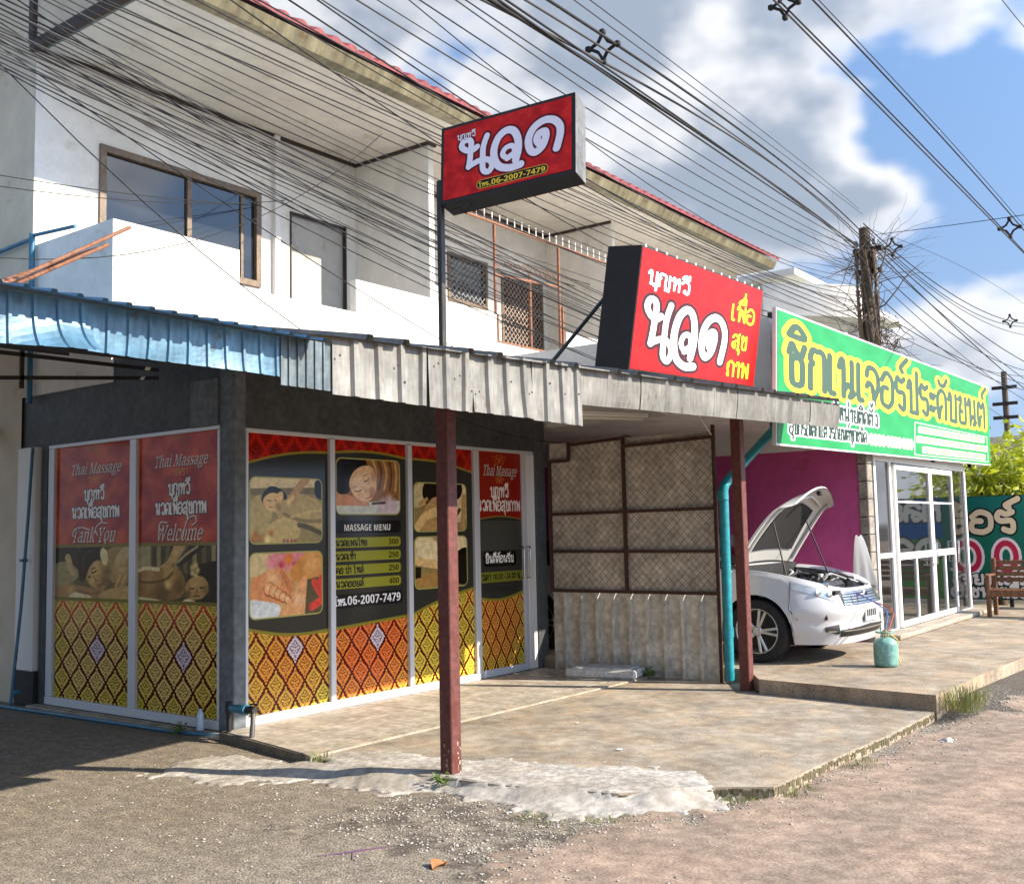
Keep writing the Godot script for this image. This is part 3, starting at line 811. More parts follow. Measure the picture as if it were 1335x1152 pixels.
# ---------------------------------------------------------------- garage and shop next door
func build_garage():
	var g := thing("accessory_shop", "low garage shop with maroon side wall and white framed glass front", "building", V(7.3, 0.13, 0))
	var mb := MB.new(); mb.span(V(7.2, 0.13, -3.0), V(7.34, 2.46, 2.66)); part(g, "maroon_wall", mb, M.maroon)
	mb = MB.new(); mb.span(V(7.18, 2.46, -3.0), V(7.36, 2.72, 2.70)); part(g, "beam", mb, M.trim_white)
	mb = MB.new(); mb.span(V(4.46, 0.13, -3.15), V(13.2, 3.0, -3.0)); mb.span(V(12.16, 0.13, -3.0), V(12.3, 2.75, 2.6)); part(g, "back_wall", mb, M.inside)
	mb = MB.new(); mb.span(V(7.36, 0.132, -3.0), V(12.15, 0.15, 2.59)); mb.span(V(7.37, 2.66, -3.0), V(12.15, 2.715, 2.6)); part(g, "dark_lining", mb, M.inside)  # dark floor sheet added so the sunlit room reads dim
	mb = MB.new(); mb.span(V(4.46, 2.72, -3.0), V(13.0, 2.80, 2.78)); part(g, "ceiling", mb, M.white_wall)
	mb = MB.new(); mb.span(V(4.46, 2.80, -3.0), V(4.58, 3.62, 2.76)); mb.span(V(4.60, 2.80, 2.60), V(13.0, 3.60, 2.68)); part(g, "added_parapet", mb, M.white_wall)  # unseen wall added behind the sign to keep sun off the printed door
	for i in 11:
		mb = MB.new(); mb.span(V(7.18, 0.132 + i * 0.213, 2.662), V(7.36, 0.132 + i * 0.213 + 0.203, 2.78), 0.008); part(g, "block", mb, M.block)
	mb = MB.new(); mb.span(V(7.37, 0.13, 2.60), V(7.60, 2.72, 2.70)); part(g, "dark_post", mb, M.black)
	# glazed shop front
	var f := Node3D.new(); f.name = "shop_glazing"; g.add_child(f)
	var z0 := 2.66; var z1 := 2.72
	mb = MB.new()
	for x in [7.62, 8.24, 12.02]: mb.span(V(x, 0.13, z0), V(x + 0.075, 2.40, z1), 0.006)
	mb.span(V(7.70, 2.32, z0), V(12.02, 2.40, z1 - 0.004)); mb.span(V(7.70, 0.131, z0), V(12.02, 0.20, z1 - 0.004))
	mb.span(V(7.62, 2.40, z0 - 0.02), V(12.1, 2.72, z1 - 0.02))
	part(f, "frame", mb, M.alu_white)
	mb = MB.new(); mb.span(V(7.70, 1.10, z0 + 0.01), V(8.24, 1.16, z1 - 0.01)); part(f, "rail", mb, M.alu_white)
	for r in [[7.70, 8.24], [11.2, 12.02]]:
		mb = MB.new(); mb.span(V(r[0], 0.2, 2.686), V(r[1], 2.32, 2.692)); part(f, "pane", mb, M.pane)
	for r in [[8.34, 9.98], [10.0, 11.18]]:
		var d := Node3D.new(); d.name = "glass_door"; g.add_child(d, true)
		mb = MB.new()
		frame_rect(mb, r[0], r[1], 0.205, 2.30, 2.70, 2.75, 0.07)
		mb.span(V(r[0] + 0.07, 1.06, 2.702), V(r[1] - 0.07, 1.15, 2.748))
		mb.span(V((r[0] + r[1]) / 2 - 0.03, 0.275, 2.704), V((r[0] + r[1]) / 2 + 0.03, 1.06, 2.746))
		mb.span(V(r[0] + 0.07, 1.80, 2.708), V(r[1] - 0.07, 1.825, 2.742))
		part(d, "frame", mb, M.alu_white)
		var m0 := (float(r[0]) + float(r[1])) / 2
		for q in [[r[0] + 0.07, m0 - 0.03, 0.275, 1.06], [m0 + 0.03, r[1] - 0.07, 0.275, 1.06], [r[0] + 0.07, r[1] - 0.07, 1.15, 1.80], [r[0] + 0.07, r[1] - 0.07, 1.825, 2.23]]:
			mb = MB.new(); mb.span(V(q[0], q[2], 2.722), V(q[1], q[3], 2.728)); part(d, "pane", mb, M.pane)
		mb = MB.new(); mb.tube([V(r[1] - 0.04, 0.95, 2.75), V(r[1] - 0.04, 0.95, 2.80), V(r[1] - 0.04, 1.25, 2.80), V(r[1] - 0.04, 1.25, 2.75)], 0.012, 6); part(d, "handle", mb, M.chrome)
	mb = MB.new(); mb.span(V(7.5, 0.134, 2.60), V(12.4, 0.19, 2.98), 0.01); part(g, "threshold", mb, M.kerb)
	# what stands inside, seen dimly through the glass
	var sh := thing("display_shelf", "dim white display shelf standing inside the glass shop", "shelf", V(9.6, 0.13, 0.9))
	mb = MB.new()
	for i in 5: mb.span(V(8.5, 0.3 + i * 0.45, 0.6), V(11.2, 0.33 + i * 0.45, 1.0))
	part(sh, "board", mb, M.sheet_dull)
	mb = MB.new()
	for x in [8.5, 9.85, 11.16]: mb.span(V(x, 0.13, 0.6), V(x + 0.04, 2.3, 0.64))
	part(sh, "upright", mb, M.alu)
	var cols := [lin(0.05, 0.3, 0.36), lin(0.4, 0.4, 0.38), lin(0.35, 0.06, 0.05), lin(0.06, 0.06, 0.07), lin(0.1, 0.12, 0.3)]
	for i in 14:
		mb = MB.new(); var x := 8.6 + (i % 7) * 0.37; var y := 0.33 + 0.45 * (1 + i / 7)
		mb.span(V(x, y, 0.66), V(x + rng.randf_range(0.15, 0.3), y + rng.randf_range(0.2, 0.36), 0.94), 0.01)
		one("carton", mb, std(cols[i % 5], 0.6), "small carton on the shelf inside the glass shop", "box", "cartons inside the glass shop")

# ---------------------------------------------------------------- far things
func build_far():
	var b := thing("far_house", "pale teal house with rounded white balcony beyond the red roof", "building", V(20, 0, -4))
	var mb := MB.new(); mb.span(V(17.6, 0, -10), V(25, 7.3, -2.6)); part(b, "wall", mb, M.teal_wall)
	mb = MB.new(); mb.span(V(17.2, 7.25, -10.5), V(25.5, 7.4, -1.9)); part(b, "roof", mb, M.white_wall)
	mb = MB.new()
	mb.grid(func(u, v): return V(17.0 + 2.0 * u, 6.35 + 0.75 * v - 0.25 * u, -2.6 + 1.9 * sin(u * 2.2)), 16, 3)
	mb.grid(func(u, v): return V(17.0 + 2.0 * u, 6.35 - 0.25 * u, lerpf(-2.6, -2.6 + 1.9 * sin(u * 2.2), v)), 16, 2)
	part(b, "balcony", mb, M.white_wall)
	mb = MB.new(); mb.lathe([Vector2(0.22, 0.0), Vector2(0.22, 6.3)], 12, V(18.6, 0, -1.0)); part(b, "column", mb, M.white_wall)
	for i in 2:
		mb = MB.new(); mb.span(V(18.2 + i * 2.2, 4.6, -2.62), V(19.6 + i * 2.2, 6.0, -2.57)); part(b, "window", mb, M.dark_glass)
	# dark roofed building and trees down the road
	b = thing("dark_roofed_house", "dark roofed house far down the road behind trees", "building", V(38, 0, 3))
	mb = MB.new(); mb.span(V(30, 0, -3), V(46, 4.2, 3.6)); part(b, "wall", mb, M.beige_wall)
	mb = MB.new(); mb.prism(PackedVector2Array([Vector2(-4.2, 4.1), Vector2(4.9, 4.1), Vector2(4.9, 4.3), Vector2(0.4, 6.7), Vector2(-4.2, 4.3)]), V(46.6, 0, 0), V(0, 0, 1), V(0, 1, 0), -17.2)
	part(b, "roof", mb, M.far_roof)

# ---------------------------------------------------------------- painting flat print: strokes, fills, letters
var brushes := {}

func brush(r: float, col: Color, soft: float) -> Image:
	var key := "%d %s %.2f" % [int(r * 4.0), col.to_html(), soft]
	if not brushes.has(key):
		var n := int(ceil(r)) * 2 + 3
		var im := Image.create_empty(n, n, false, Image.FORMAT_RGBA8)
		var m := (n - 1) / 2.0
		for y in n:
			for x in n:
				var d := Vector2(x - m, y - m).length()
				var a := clampf(r - d + 0.5, 0.0, 1.0) if soft <= 0.0 else smoothstep(r, r * (1.0 - soft), d)
				im.set_pixel(x, y, Color(col.r, col.g, col.b, a * col.a))
		brushes[key] = im
	return brushes[key]

func dab(im: Image, p: Vector2, r: float, col: Color, soft := 0.0):
	var b := brush(r, col, soft)
	im.blend_rect(b, Rect2i(0, 0, b.get_width(), b.get_height()), Vector2i(roundi(p.x - b.get_width() / 2.0 + 0.5), roundi(p.y - b.get_height() / 2.0 + 0.5)))

func curve(p: Array, closed := false) -> Array:
	var o := []
	var n := p.size()
	if n < 3: return p
	for i in (n if closed else n - 1):
		var a: Vector2 = p[(i - 1 + n) % n] if closed else p[max(i - 1, 0)]
		var b: Vector2 = p[i]; var c: Vector2 = p[(i + 1) % n]
		var d: Vector2 = p[(i + 2) % n] if closed else p[min(i + 2, n - 1)]
		for k in 6: o.append(b.cubic_interpolate(c, a, d, k / 6.0))
	if not closed: o.append(p[n - 1])
	return o

func stroke(im: Image, p: Array, w: float, col: Color, soft := 0.0, w2 := -1.0):
	var total := 0.0
	for i in p.size() - 1: total += p[i].distance_to(p[i + 1])
	var run := 0.0
	for i in p.size() - 1:
		var l: float = p[i].distance_to(p[i + 1])
		var k := maxi(1, int(ceil(l / maxf(0.8, w * 0.12))))
		for j in k:
			var f := (run + l * j / k) / maxf(total, 0.001)
			var r := w * 0.5 if w2 < 0.0 else lerpf(w, w2, f) * 0.5
			dab(im, p[i].lerp(p[i + 1], float(j) / k), snappedf(r, 0.25), col, soft)
		run += l
	dab(im, p[-1], (w if w2 < 0.0 else w2) * 0.5, col, soft)

func fill(im: Image, p: Array, col: Color):
	var lo := 1e9; var hi := -1e9
	for q in p:
		lo = minf(lo, q.y); hi = maxf(hi, q.y)
	for y in range(maxi(0, int(floor(lo))), mini(im.get_height(), int(ceil(hi)) + 1)):
		var xs := []
		var yy := y + 0.5
		for i in p.size():
			var a: Vector2 = p[i]; var b: Vector2 = p[(i + 1) % p.size()]
			if (a.y <= yy) != (b.y <= yy): xs.append(a.x + (yy - a.y) / (b.y - a.y) * (b.x - a.x))
		xs.sort()
		for i in range(0, xs.size() - 1, 2):
			var x0 := int(round(xs[i])); var x1 := int(round(xs[i + 1]))
			if x1 > x0: im.fill_rect(Rect2i(x0, y, x1 - x0, 1), col)

func rrect(im: Image, x0: float, y0: float, x1: float, y1: float, r: float, col: Color):
	var p := []
	for k in [[x1 - r, y1 - r, 0.0], [x0 + r, y1 - r, 0.5], [x0 + r, y0 + r, 1.0], [x1 - r, y0 + r, 1.5]]:
		for j in 7: p.append(Vector2(k[0], k[1]) + Vector2.from_angle(PI * (k[2] + j / 12.0)) * r)
	fill(im, p, col)

func soften(im: Image, r: Rect2i, k: int):
	var s := im.get_region(r)
	s.resize(maxi(2, r.size.x / k), maxi(2, r.size.y / k), Image.INTERPOLATE_LANCZOS)
	s.resize(r.size.x, r.size.y, Image.INTERPOLATE_CUBIC)
	im.blit_rect(s, Rect2i(Vector2i.ZERO, r.size), r.position)

func latin(im: Image, s: String, x: float, base: float, h: float, col: Color, fit := 0.0, face := "Droid Sans", weight := 700, skew := 0.0, grow := 0.0) -> float:   # h: height of a capital in pixels; returns the width
	var tm := TextMesh.new()
	var f := SystemFont.new(); f.font_names = PackedStringArray([face]); f.font_weight = weight
	tm.font = f; tm.font_size = 64; tm.pixel_size = 1.0; tm.depth = 0.0; tm.text = s
	tm.horizontal_alignment = HORIZONTAL_ALIGNMENT_LEFT
	var a := tm.get_mesh_arrays()
	var vs: PackedVector3Array = a[Mesh.ARRAY_VERTEX]
	if vs.is_empty(): return 0.0
	var ids = a[Mesh.ARRAY_INDEX]
	var lo := Vector2(1e9, 1e9); var hi := Vector2(-1e9, -1e9)
	for v in vs:
		lo = lo.min(Vector2(v.x, v.y)); hi = hi.max(Vector2(v.x, v.y))
	var cap := 46.0
	var asc := hi.y
	var ky := h / cap
	var kx := ky if fit <= 0.0 else fit / (hi.x - lo.x)
	var bl := hi.y - cap      # capitals and figures reach the top of the text
	if face == "Droid Serif" and s.to_lower() == s: bl = lo.y
	var P := func(v: Vector3) -> Vector2: return Vector2(x + (v.x - lo.x) * kx + (v.y - bl) * ky * skew, base - (v.y - bl) * ky)
	var count: int = ids.size() if ids != null and ids.size() else vs.size()
	for i in range(0, count, 3):
		var t := []
		for k in 3: t.append(P.call(vs[ids[i + k] if ids != null and ids.size() else i + k]))
		if grow > 0.0:
			for k in 3: stroke(im, [t[k], t[(k + 1) % 3]], grow, col)
		fill(im, t, col)
	return (hi.x - lo.x) * kx

# Thai letters as pen strokes on a grid: x 0..8, y 0..17 (9 is the top of a consonant), z y x w below the line
const THAI := {
	"ก": "00 05 16 07 19 39 59 67 60", "ข": "07 19 28 26 15 11 20 40 51 59", "ช": "07 19 28 26 16 11 20 40 51 55 46|46 57 69", "ซ": "07 19 28 37 26 16 11 20 40 51 55 46|46 57 69",
	"ค": "00 06 18 39 58 66 60|02 25 35 33 22", "ฆ": "07 19 28 16 11 20 31 33|31 40 51 59", "จ": "07 19 49 67 64 41 40|40 34 15 04", "ญ": "00 05 16 07 19 39 58 50 80 89|5y 6z 7y 8y",
	"ณ": "20 00 04 16 07 29 49 57 51|51 60 72|89 81 72", "ด": "34 23 10 03 07 29 49 67 60", "ต": "34 23 10 03 07 19 37 59 67 60", "ถ": "20 00 04 16 07 29 49 67 60",
	"ท": "07 19 28 20|23 47 59 68 60", "น": "07 19 28 20|21 43 62|69 62 50 71 62", "บ": "07 19 28 21 20 60 61 69", "ป": "07 19 28 21 20 60 61 6C",
	"ผ": "08 19 27 10 46 70 79", "พ": "07 19 28 20 47 70 79", "ภ": "10 01 12 05 16 07 29 49 67 60", "ย": "08 29 27 15 34 14 11 20 50 61 69",
	"ร": "59 38 19 07 15 45 54 51 40 21", "ล": "07 29 58 66 60|64 45 24 03 01 20 32", "ว": "07 29 49 67 61 40 21 32", "ส": "07 29 58 66 60|64 45 24 03 01 20 32|57 7A",
	"ห": "07 19 28 20|23 46 68 59 48 57 60", "อ": "35 15 04 01 20 40 62 67 49 29 07", "ฮ": "35 15 04 01 20 40 62 67 49 29 07|59 7A", "ง": "38 59 67 61 50 22",
	"า": "07 19 29 38 30", "ำ": "07 19 29 38 30|0C 1B 2C 1D 0C", "ะ": "06 07 17 16 26 37|02 03 13 12 22 33", "เ": "09 01 10 20", "แ": "09 01 10|49 41 50 60",
	"โ": "4D 1D 0B 29 21 30 40", "ไ": "0B 1D 2B 29 21 30 40", "ใ": "2B 0B 1D 3C 29 21 30 40",
	"ิ": "0B 2D 4D 6B 0B", "ี": "0B 2D 4D 6B 0B|6B 6E", "ื": "0B 2D 4D 6B 0B|6B 6E|4D 4F", "ึ": "0B 2D 4D 6B 0B|6C 7D", "ั": "1C 2B 5B 7D",
	"่": "5B 5E", "้": "3D 4B 5B 7E", "์": "5B 4C 5D 8F", "็": "1B 2D 4C 6D", "ุ": "4z 6z 6w", "ู": "4z 4w 6w 6z"}
const ABOVE := "ิีืึั่้์็ุู"

func digit(c: String) -> float:
	var k := "0123456789ABCDEFGH".find(c)
	return k if k >= 0 else -("0zyxw".find(c))

func thai_width(s: String) -> float:
	var w := 0.0
	for c in s:
		if c == " ": w += 4.0
		elif ABOVE.contains(c): continue
		elif THAI.has(c): w += wide(c) + 2.3
		else: w += 7.0
	return w

func wide(c: String) -> float:
	var m := 0.0
	for g in THAI[c].replace("|", " ").split(" "): m = maxf(m, digit(g[0]))
	return m

func thai(im: Image, s: String, x: float, base: float, h: float, fit: float, layers: Array, slope := 0.0):   # layers: [pen width in pixels, colour], widest first; Latin figures are set in bold sans
	var ky := h / 9.0
	var kx := ky * 0.85 if fit <= 0.0 else fit / thai_width(s)
	for l in layers:
		var px := x; var last := 0.0; var up := false; var left := x
		for c in s:
			if c == " ":
				px += 4.0 * kx; continue
			if not THAI.has(c): continue
			var above := ABOVE.contains(c)
			var w := wide(c) if not above else 6.0
			var ox := px if not above else left + (last - 6.0) * kx
			var oy := 0.0
			if above and "่้์".contains(c):
				oy = 3.6 if up else 0.0
			if not above: up = false
			if above and not "ุู".contains(c): up = true
			for st in THAI[c].split("|"):
				var p := []
				for g in st.split(" "):
					var q := Vector2(ox + digit(g[0]) * kx, base - (digit(g[1]) + oy) * ky)
					q.y += (q.x - x) * slope
					p.append(q)
				stroke(im, curve(p), l[0], l[1])
			if not above:
				left = px; last = w; px += (w + 2.3) * kx

# big brush lettering shared by the two red signs, in shares of the sign's face
const BRUSH := {
	"n1": [0.169, 0.522, 0.137, 0.555, 0.096, 0.531, 0.07, 0.469, 0.082, 0.408, 0.115, 0.403, 0.131, 0.451, 0.128, 0.545, 0.124, 0.664, 0.116, 0.766],
	"n2": [0.116, 0.76, 0.17, 0.721, 0.215, 0.715, 0.255, 0.758, 0.263, 0.835, 0.24, 0.891, 0.208, 0.847, 0.205, 0.715, 0.208, 0.546, 0.231, 0.408],
	"w1": [0.344, 0.756, 0.33, 0.709, 0.346, 0.644, 0.383, 0.628, 0.404, 0.679, 0.393, 0.745, 0.358, 0.784, 0.393, 0.745, 0.411, 0.829],
	"w2": [0.411, 0.829, 0.427, 0.686, 0.421, 0.537, 0.393, 0.432, 0.347, 0.411, 0.3, 0.484, 0.275, 0.625, 0.281, 0.758, 0.311, 0.862, 0.374, 0.912, 0.442, 0.901],
	"d1": [0.554, 0.695, 0.54, 0.634, 0.554, 0.566, 0.589, 0.557, 0.593, 0.634, 0.571, 0.744, 0.528, 0.794, 0.497, 0.734, 0.49, 0.595, 0.522, 0.471, 0.581, 0.409, 0.638, 0.432, 0.676, 0.521, 0.68, 0.64, 0.659, 0.811]}

func brush_word(im: Image, f: Callable, w: float, ink: Color, ring: Color, ring_w: float):
	for pass_ in 2:
		for k in BRUSH:
			var p := []
			for i in range(0, BRUSH[k].size(), 2): p.append(f.call(Vector2(BRUSH[k][i], BRUSH[k][i + 1])))
			var ww := w * (0.72 if k == "w1" else (0.80 if k in ["n1", "n2"] else 1.0))
			stroke(im, curve(p), ww + (ring_w if pass_ == 0 else 0.0), ring if pass_ == 0 else ink)

func red_ground(w: int, h: int, a: Color, b: Color, sd: int) -> Image:
	var im := Image.create_empty(w, h, false, Image.FORMAT_RGBA8)
	var f := FastNoiseLite.new(); f.seed = sd; f.frequency = 0.008; f.fractal_octaves = 4
	for y in h:
		for x in w:
			im.set_pixel(x, y, a.lerp(b, clampf(0.5 + f.get_noise_2d(x, y) * 1.3, 0.0, 1.0)))
	return im

func sign_hanging() -> Image:
	var im := red_ground(768, 438, Color8(214, 38, 32), Color8(176, 18, 22), 4)
	brush_word(im, func(p): return Vector2((0.145 + (p.x - 0.07) * 1.26) * 768, (0.23 + (p.y - 0.405) * 1.06) * 438), 44.0, Color8(236, 230, 240), Color8(92, 14, 22), 24.0)
	thai(im, "บุญทวี", 84, 82, 27, 116, [[9, Color8(80, 14, 20)], [5, Color8(240, 238, 240)]])
	rrect(im, 206, 366, 632, 420, 26, Color8(226, 190, 70)); rrect(im, 209, 369, 629, 417, 24, Color8(34, 20, 18))
	thai(im, "โทร", 222, 408, 20, 60, [[5, Color8(240, 206, 60)]])
	latin(im, ".06-2007-7479", 284, 410, 32, Color8(244, 210, 60), 332)
	return im

func sign_roof() -> Image:
	var im := red_ground(1024, 720, Color8(200, 22, 18), Color8(166, 10, 12), 9)
	brush_word(im, func(p): return Vector2(p.x * 1024, p.y * 720), 50.0, Color8(250, 250, 250), Color8(62, 28, 34), 38.0)
	thai(im, "บุญทวี", 60, 196, 74, 315, [[28, Color8(70, 28, 34)], [16, Color8(250, 250, 250)]])
	for q in [["เพื่อ", 745, 272, 104, 235], ["สุข", 775, 466, 92, 150], ["ภาพ", 750, 668, 98, 220]]:
		thai(im, q[0], q[1], q[2], q[3], q[4], [[32, Color8(60, 24, 26)], [18, Color8(255, 226, 30)]])
	return im

func sign_green() -> Image:
	var W := 2048; var H := 760
	var im := Image.create_empty(W, H, false, Image.FORMAT_RGBA8)
	var f := FastNoiseLite.new(); f.seed = 2; f.frequency = 0.006
	for y in H:
		for x in range(0, W, 4): im.fill_rect(Rect2i(x, y, 4, 1), Color8(22, 134, 70).lerp(Color8(34, 146, 84), 0.5 + f.get_noise_2d(x, y)))
	thai(im, "ซิกเนเจอร์ประดับยนต์", 70, 405, 232, 1935, [[92, Color8(246, 226, 50)], [38, Color8(62, 86, 72)]])
	thai(im, "จำหน่าย-ติดตั้ง", 330, 566, 80, 420, [[34, Color8(244, 250, 244)], [13, Color8(34, 56, 46)]])
	thai(im, "อุปกรณ์ตกแต่งรถยนต์ทุกชนิด", 72, 694, 70, 545, [[27, Color8(244, 250, 244)], [10, Color8(34, 56, 46)]])
	for k in [[26.0, Color8(236, 248, 196)], [8.0, Color8(232, 196, 140)]]:   # telephone number too blurred to read
		for i in 11:
			var x := 640.0 + i * 35.0 + (10.0 if i > 3 else 0.0) + (10.0 if i > 7 else 0.0)
			stroke(im, curve([Vector2(x, 665), Vector2(x + 10, 634), Vector2(x + 22, 662), Vector2(x + 12, 698), Vector2(x, 665)]), k[0], k[1])
	stroke(im, [Vector2(1066, 484), Vector2(2000, 496), Vector2(2012, 738), Vector2(1056, 742), Vector2(1066, 484)], 8, Color8(196, 244, 190))
	for q in [[1110, 556, 1950], [1090, 636, 1985], [1150, 716, 1965]]:   # small print too blurred to read
		for k in [[24.0, Color8(238, 248, 196)], [7.0, Color8(226, 214, 130)]]:
			rng.seed = q[0]
			var x: float = q[0]
			while x < q[2]:
				var w := rng.randf_range(8.0, 18.0)
				var y: float = q[1] - 20.0
				stroke(im, curve([Vector2(x, y + 16), Vector2(x + 1, y - rng.randf_range(8, 18)), Vector2(x + w * 0.5, y - 14), Vector2(x + w * 0.6, y + rng.randf_range(4, 16))]), k[0], k[1])
				x += w + (16.0 if rng.randf() < 0.10 else 2.0)
	rng.seed = 20240611
	return im

func sign_banner() -> Image:
	var im := Image.create_empty(768, 512, false, Image.FORMAT_RGBA8)
	im.fill(Color8(18, 112, 108))
	for y in 512:
		for x in range(0, 768, 8): im.fill_rect(Rect2i(x, y, 8, 1), Color8(20, 118, 112).lerp(Color8(14, 96, 66), y / 512.0) if x < 500 else (Color8(20, 92, 176) if y < 210 else Color8(70, 150, 50)))
	thai(im, "แอร์", 70, 176, 96, 380, [[46, Color8(24, 22, 22)], [29, Color8(240, 218, 184)]])
	thai(im, "กล้อง", 520, 110, 84, 420, [[44, Color8(14, 30, 70)], [27, Color8(246, 246, 246)]])
	thai(im, "จอ", 530, 340, 120, 300, [[50, Color8(20, 30, 20)], [32, Color8(246, 246, 240)]])
	for x in [180, 370]:
		for k in [[58, Color8(246, 226, 228)], [28, Color8(196, 40, 76)]]:
			var p := []
			for i in 19: p.append(Vector2(x + 50 * cos(TAU * i / 18.0), 300 + 66 * sin(TAU * i / 18.0)))
			stroke(im, p, k[0], k[1])
	thai(im, "น้ำยาแอร์", 90, 436, 44, 380, [[24, Color8(20, 40, 40)], [14, Color8(244, 232, 226)]])
	thai(im, "โอโซนฆ่าเชื้อ", 60, 500, 42, 420, [[24, Color8(20, 40, 40)], [14, Color8(244, 232, 226)]])
	return im

# ---------------------------------------------------------------- printed film on the shop windows
func motif(gold: Color, shade: Color) -> Image:   # a scalloped lozenge of petals with a dark-veined heart
	var im := Image.create_empty(96, 132, false, Image.FORMAT_RGBA8)
	im.fill(Color(0, 0, 0, 0))
	var dark := gold.darkened(0.6)
	for q in [[0, 14, 5], [0, 25, 7], [9, 34, 7], [17, 44, 8], [27, 52, 7.5], [33, 63, 7.5], [28, 75, 8], [20, 86, 8], [12, 96, 7], [5, 107, 5.5], [0, 118, 5], [0, 44, 14], [9, 60, 15], [0, 76, 16], [6, 92, 9], [40, 66, 3.5]]:
		for s in [-1.0, 1.0]: dab(im, Vector2(48 + q[0] * s, q[1]), q[2], gold)
	for a in [[0, 34, 7, 44, 3, 54], [6, 62, 17, 56, 24, 60], [8, 72, 20, 72, 26, 66], [4, 84, 12, 82, 17, 76], [0, 98, 5, 92], [10, 46, 16, 50]]:
		for s in [-1.0, 1.0]:
			var p := []
			for i in range(0, a.size(), 2): p.append(Vector2(48 + a[i] * s, a[i + 1]))
			stroke(im, curve(p), 3.2, dark)
	for q in [[0, 62, 3.4], [0, 24, 2.0], [0, 76, 2.6], [30, 62, 2.0], [0, 110, 2.0]]:
		for s in [-1.0, 1.0]: dab(im, Vector2(48 + q[0] * s, q[1]), q[2], dark)
	return im

func damask(im: Image, y0: int, sd: int, scale: float, ground_top: Color, ground: Color, gold: Color, gold2: Color, centre: Vector2, odd := true):
	var w := im.get_width(); var h := im.get_height()
	for y in range(y0, h):
		im.fill_rect(Rect2i(0, y, w, 1), ground_top.lerp(ground, clampf(float(y - y0) / (h - y0) * 2.6, 0.0, 1.0)))
	var sx := int(96 * scale); var sy := int(132 * scale)
	var kinds := []
	for k in [gold, gold.lerp(gold2, 0.5), gold2, Color8(214, 196, 204)]:
		var m := motif(k, k.darkened(0.45)); m.resize(sx, sy, Image.INTERPOLATE_LANCZOS); kinds.append(m)
	var row := 0
	var y := y0 - sy / 2
	while y < h:
		var x := -int(sx * 0.52) if row % 2 == 0 else 0
		while x < w:
			var c := Vector2(x + sx / 2, y + sy / 2)
			var d := c.distance_to(centre) / (sx * 1.0)
			var k := 3 if odd and d < 0.40 else (2 if d < 1.6 else (1 if d < 2.6 else 0))
			im.blend_rect(kinds[k], Rect2i(0, 0, sx, sy), Vector2i(x, y)); x += int(sx * 1.04)
		y += int(sy * 0.50); row += 1

func pp(r: Rect2, a: Array) -> Array:
	var o := []
	for i in range(0, a.size(), 2): o.append(r.position + Vector2(a[i], a[i + 1]) * r.size)
	return o

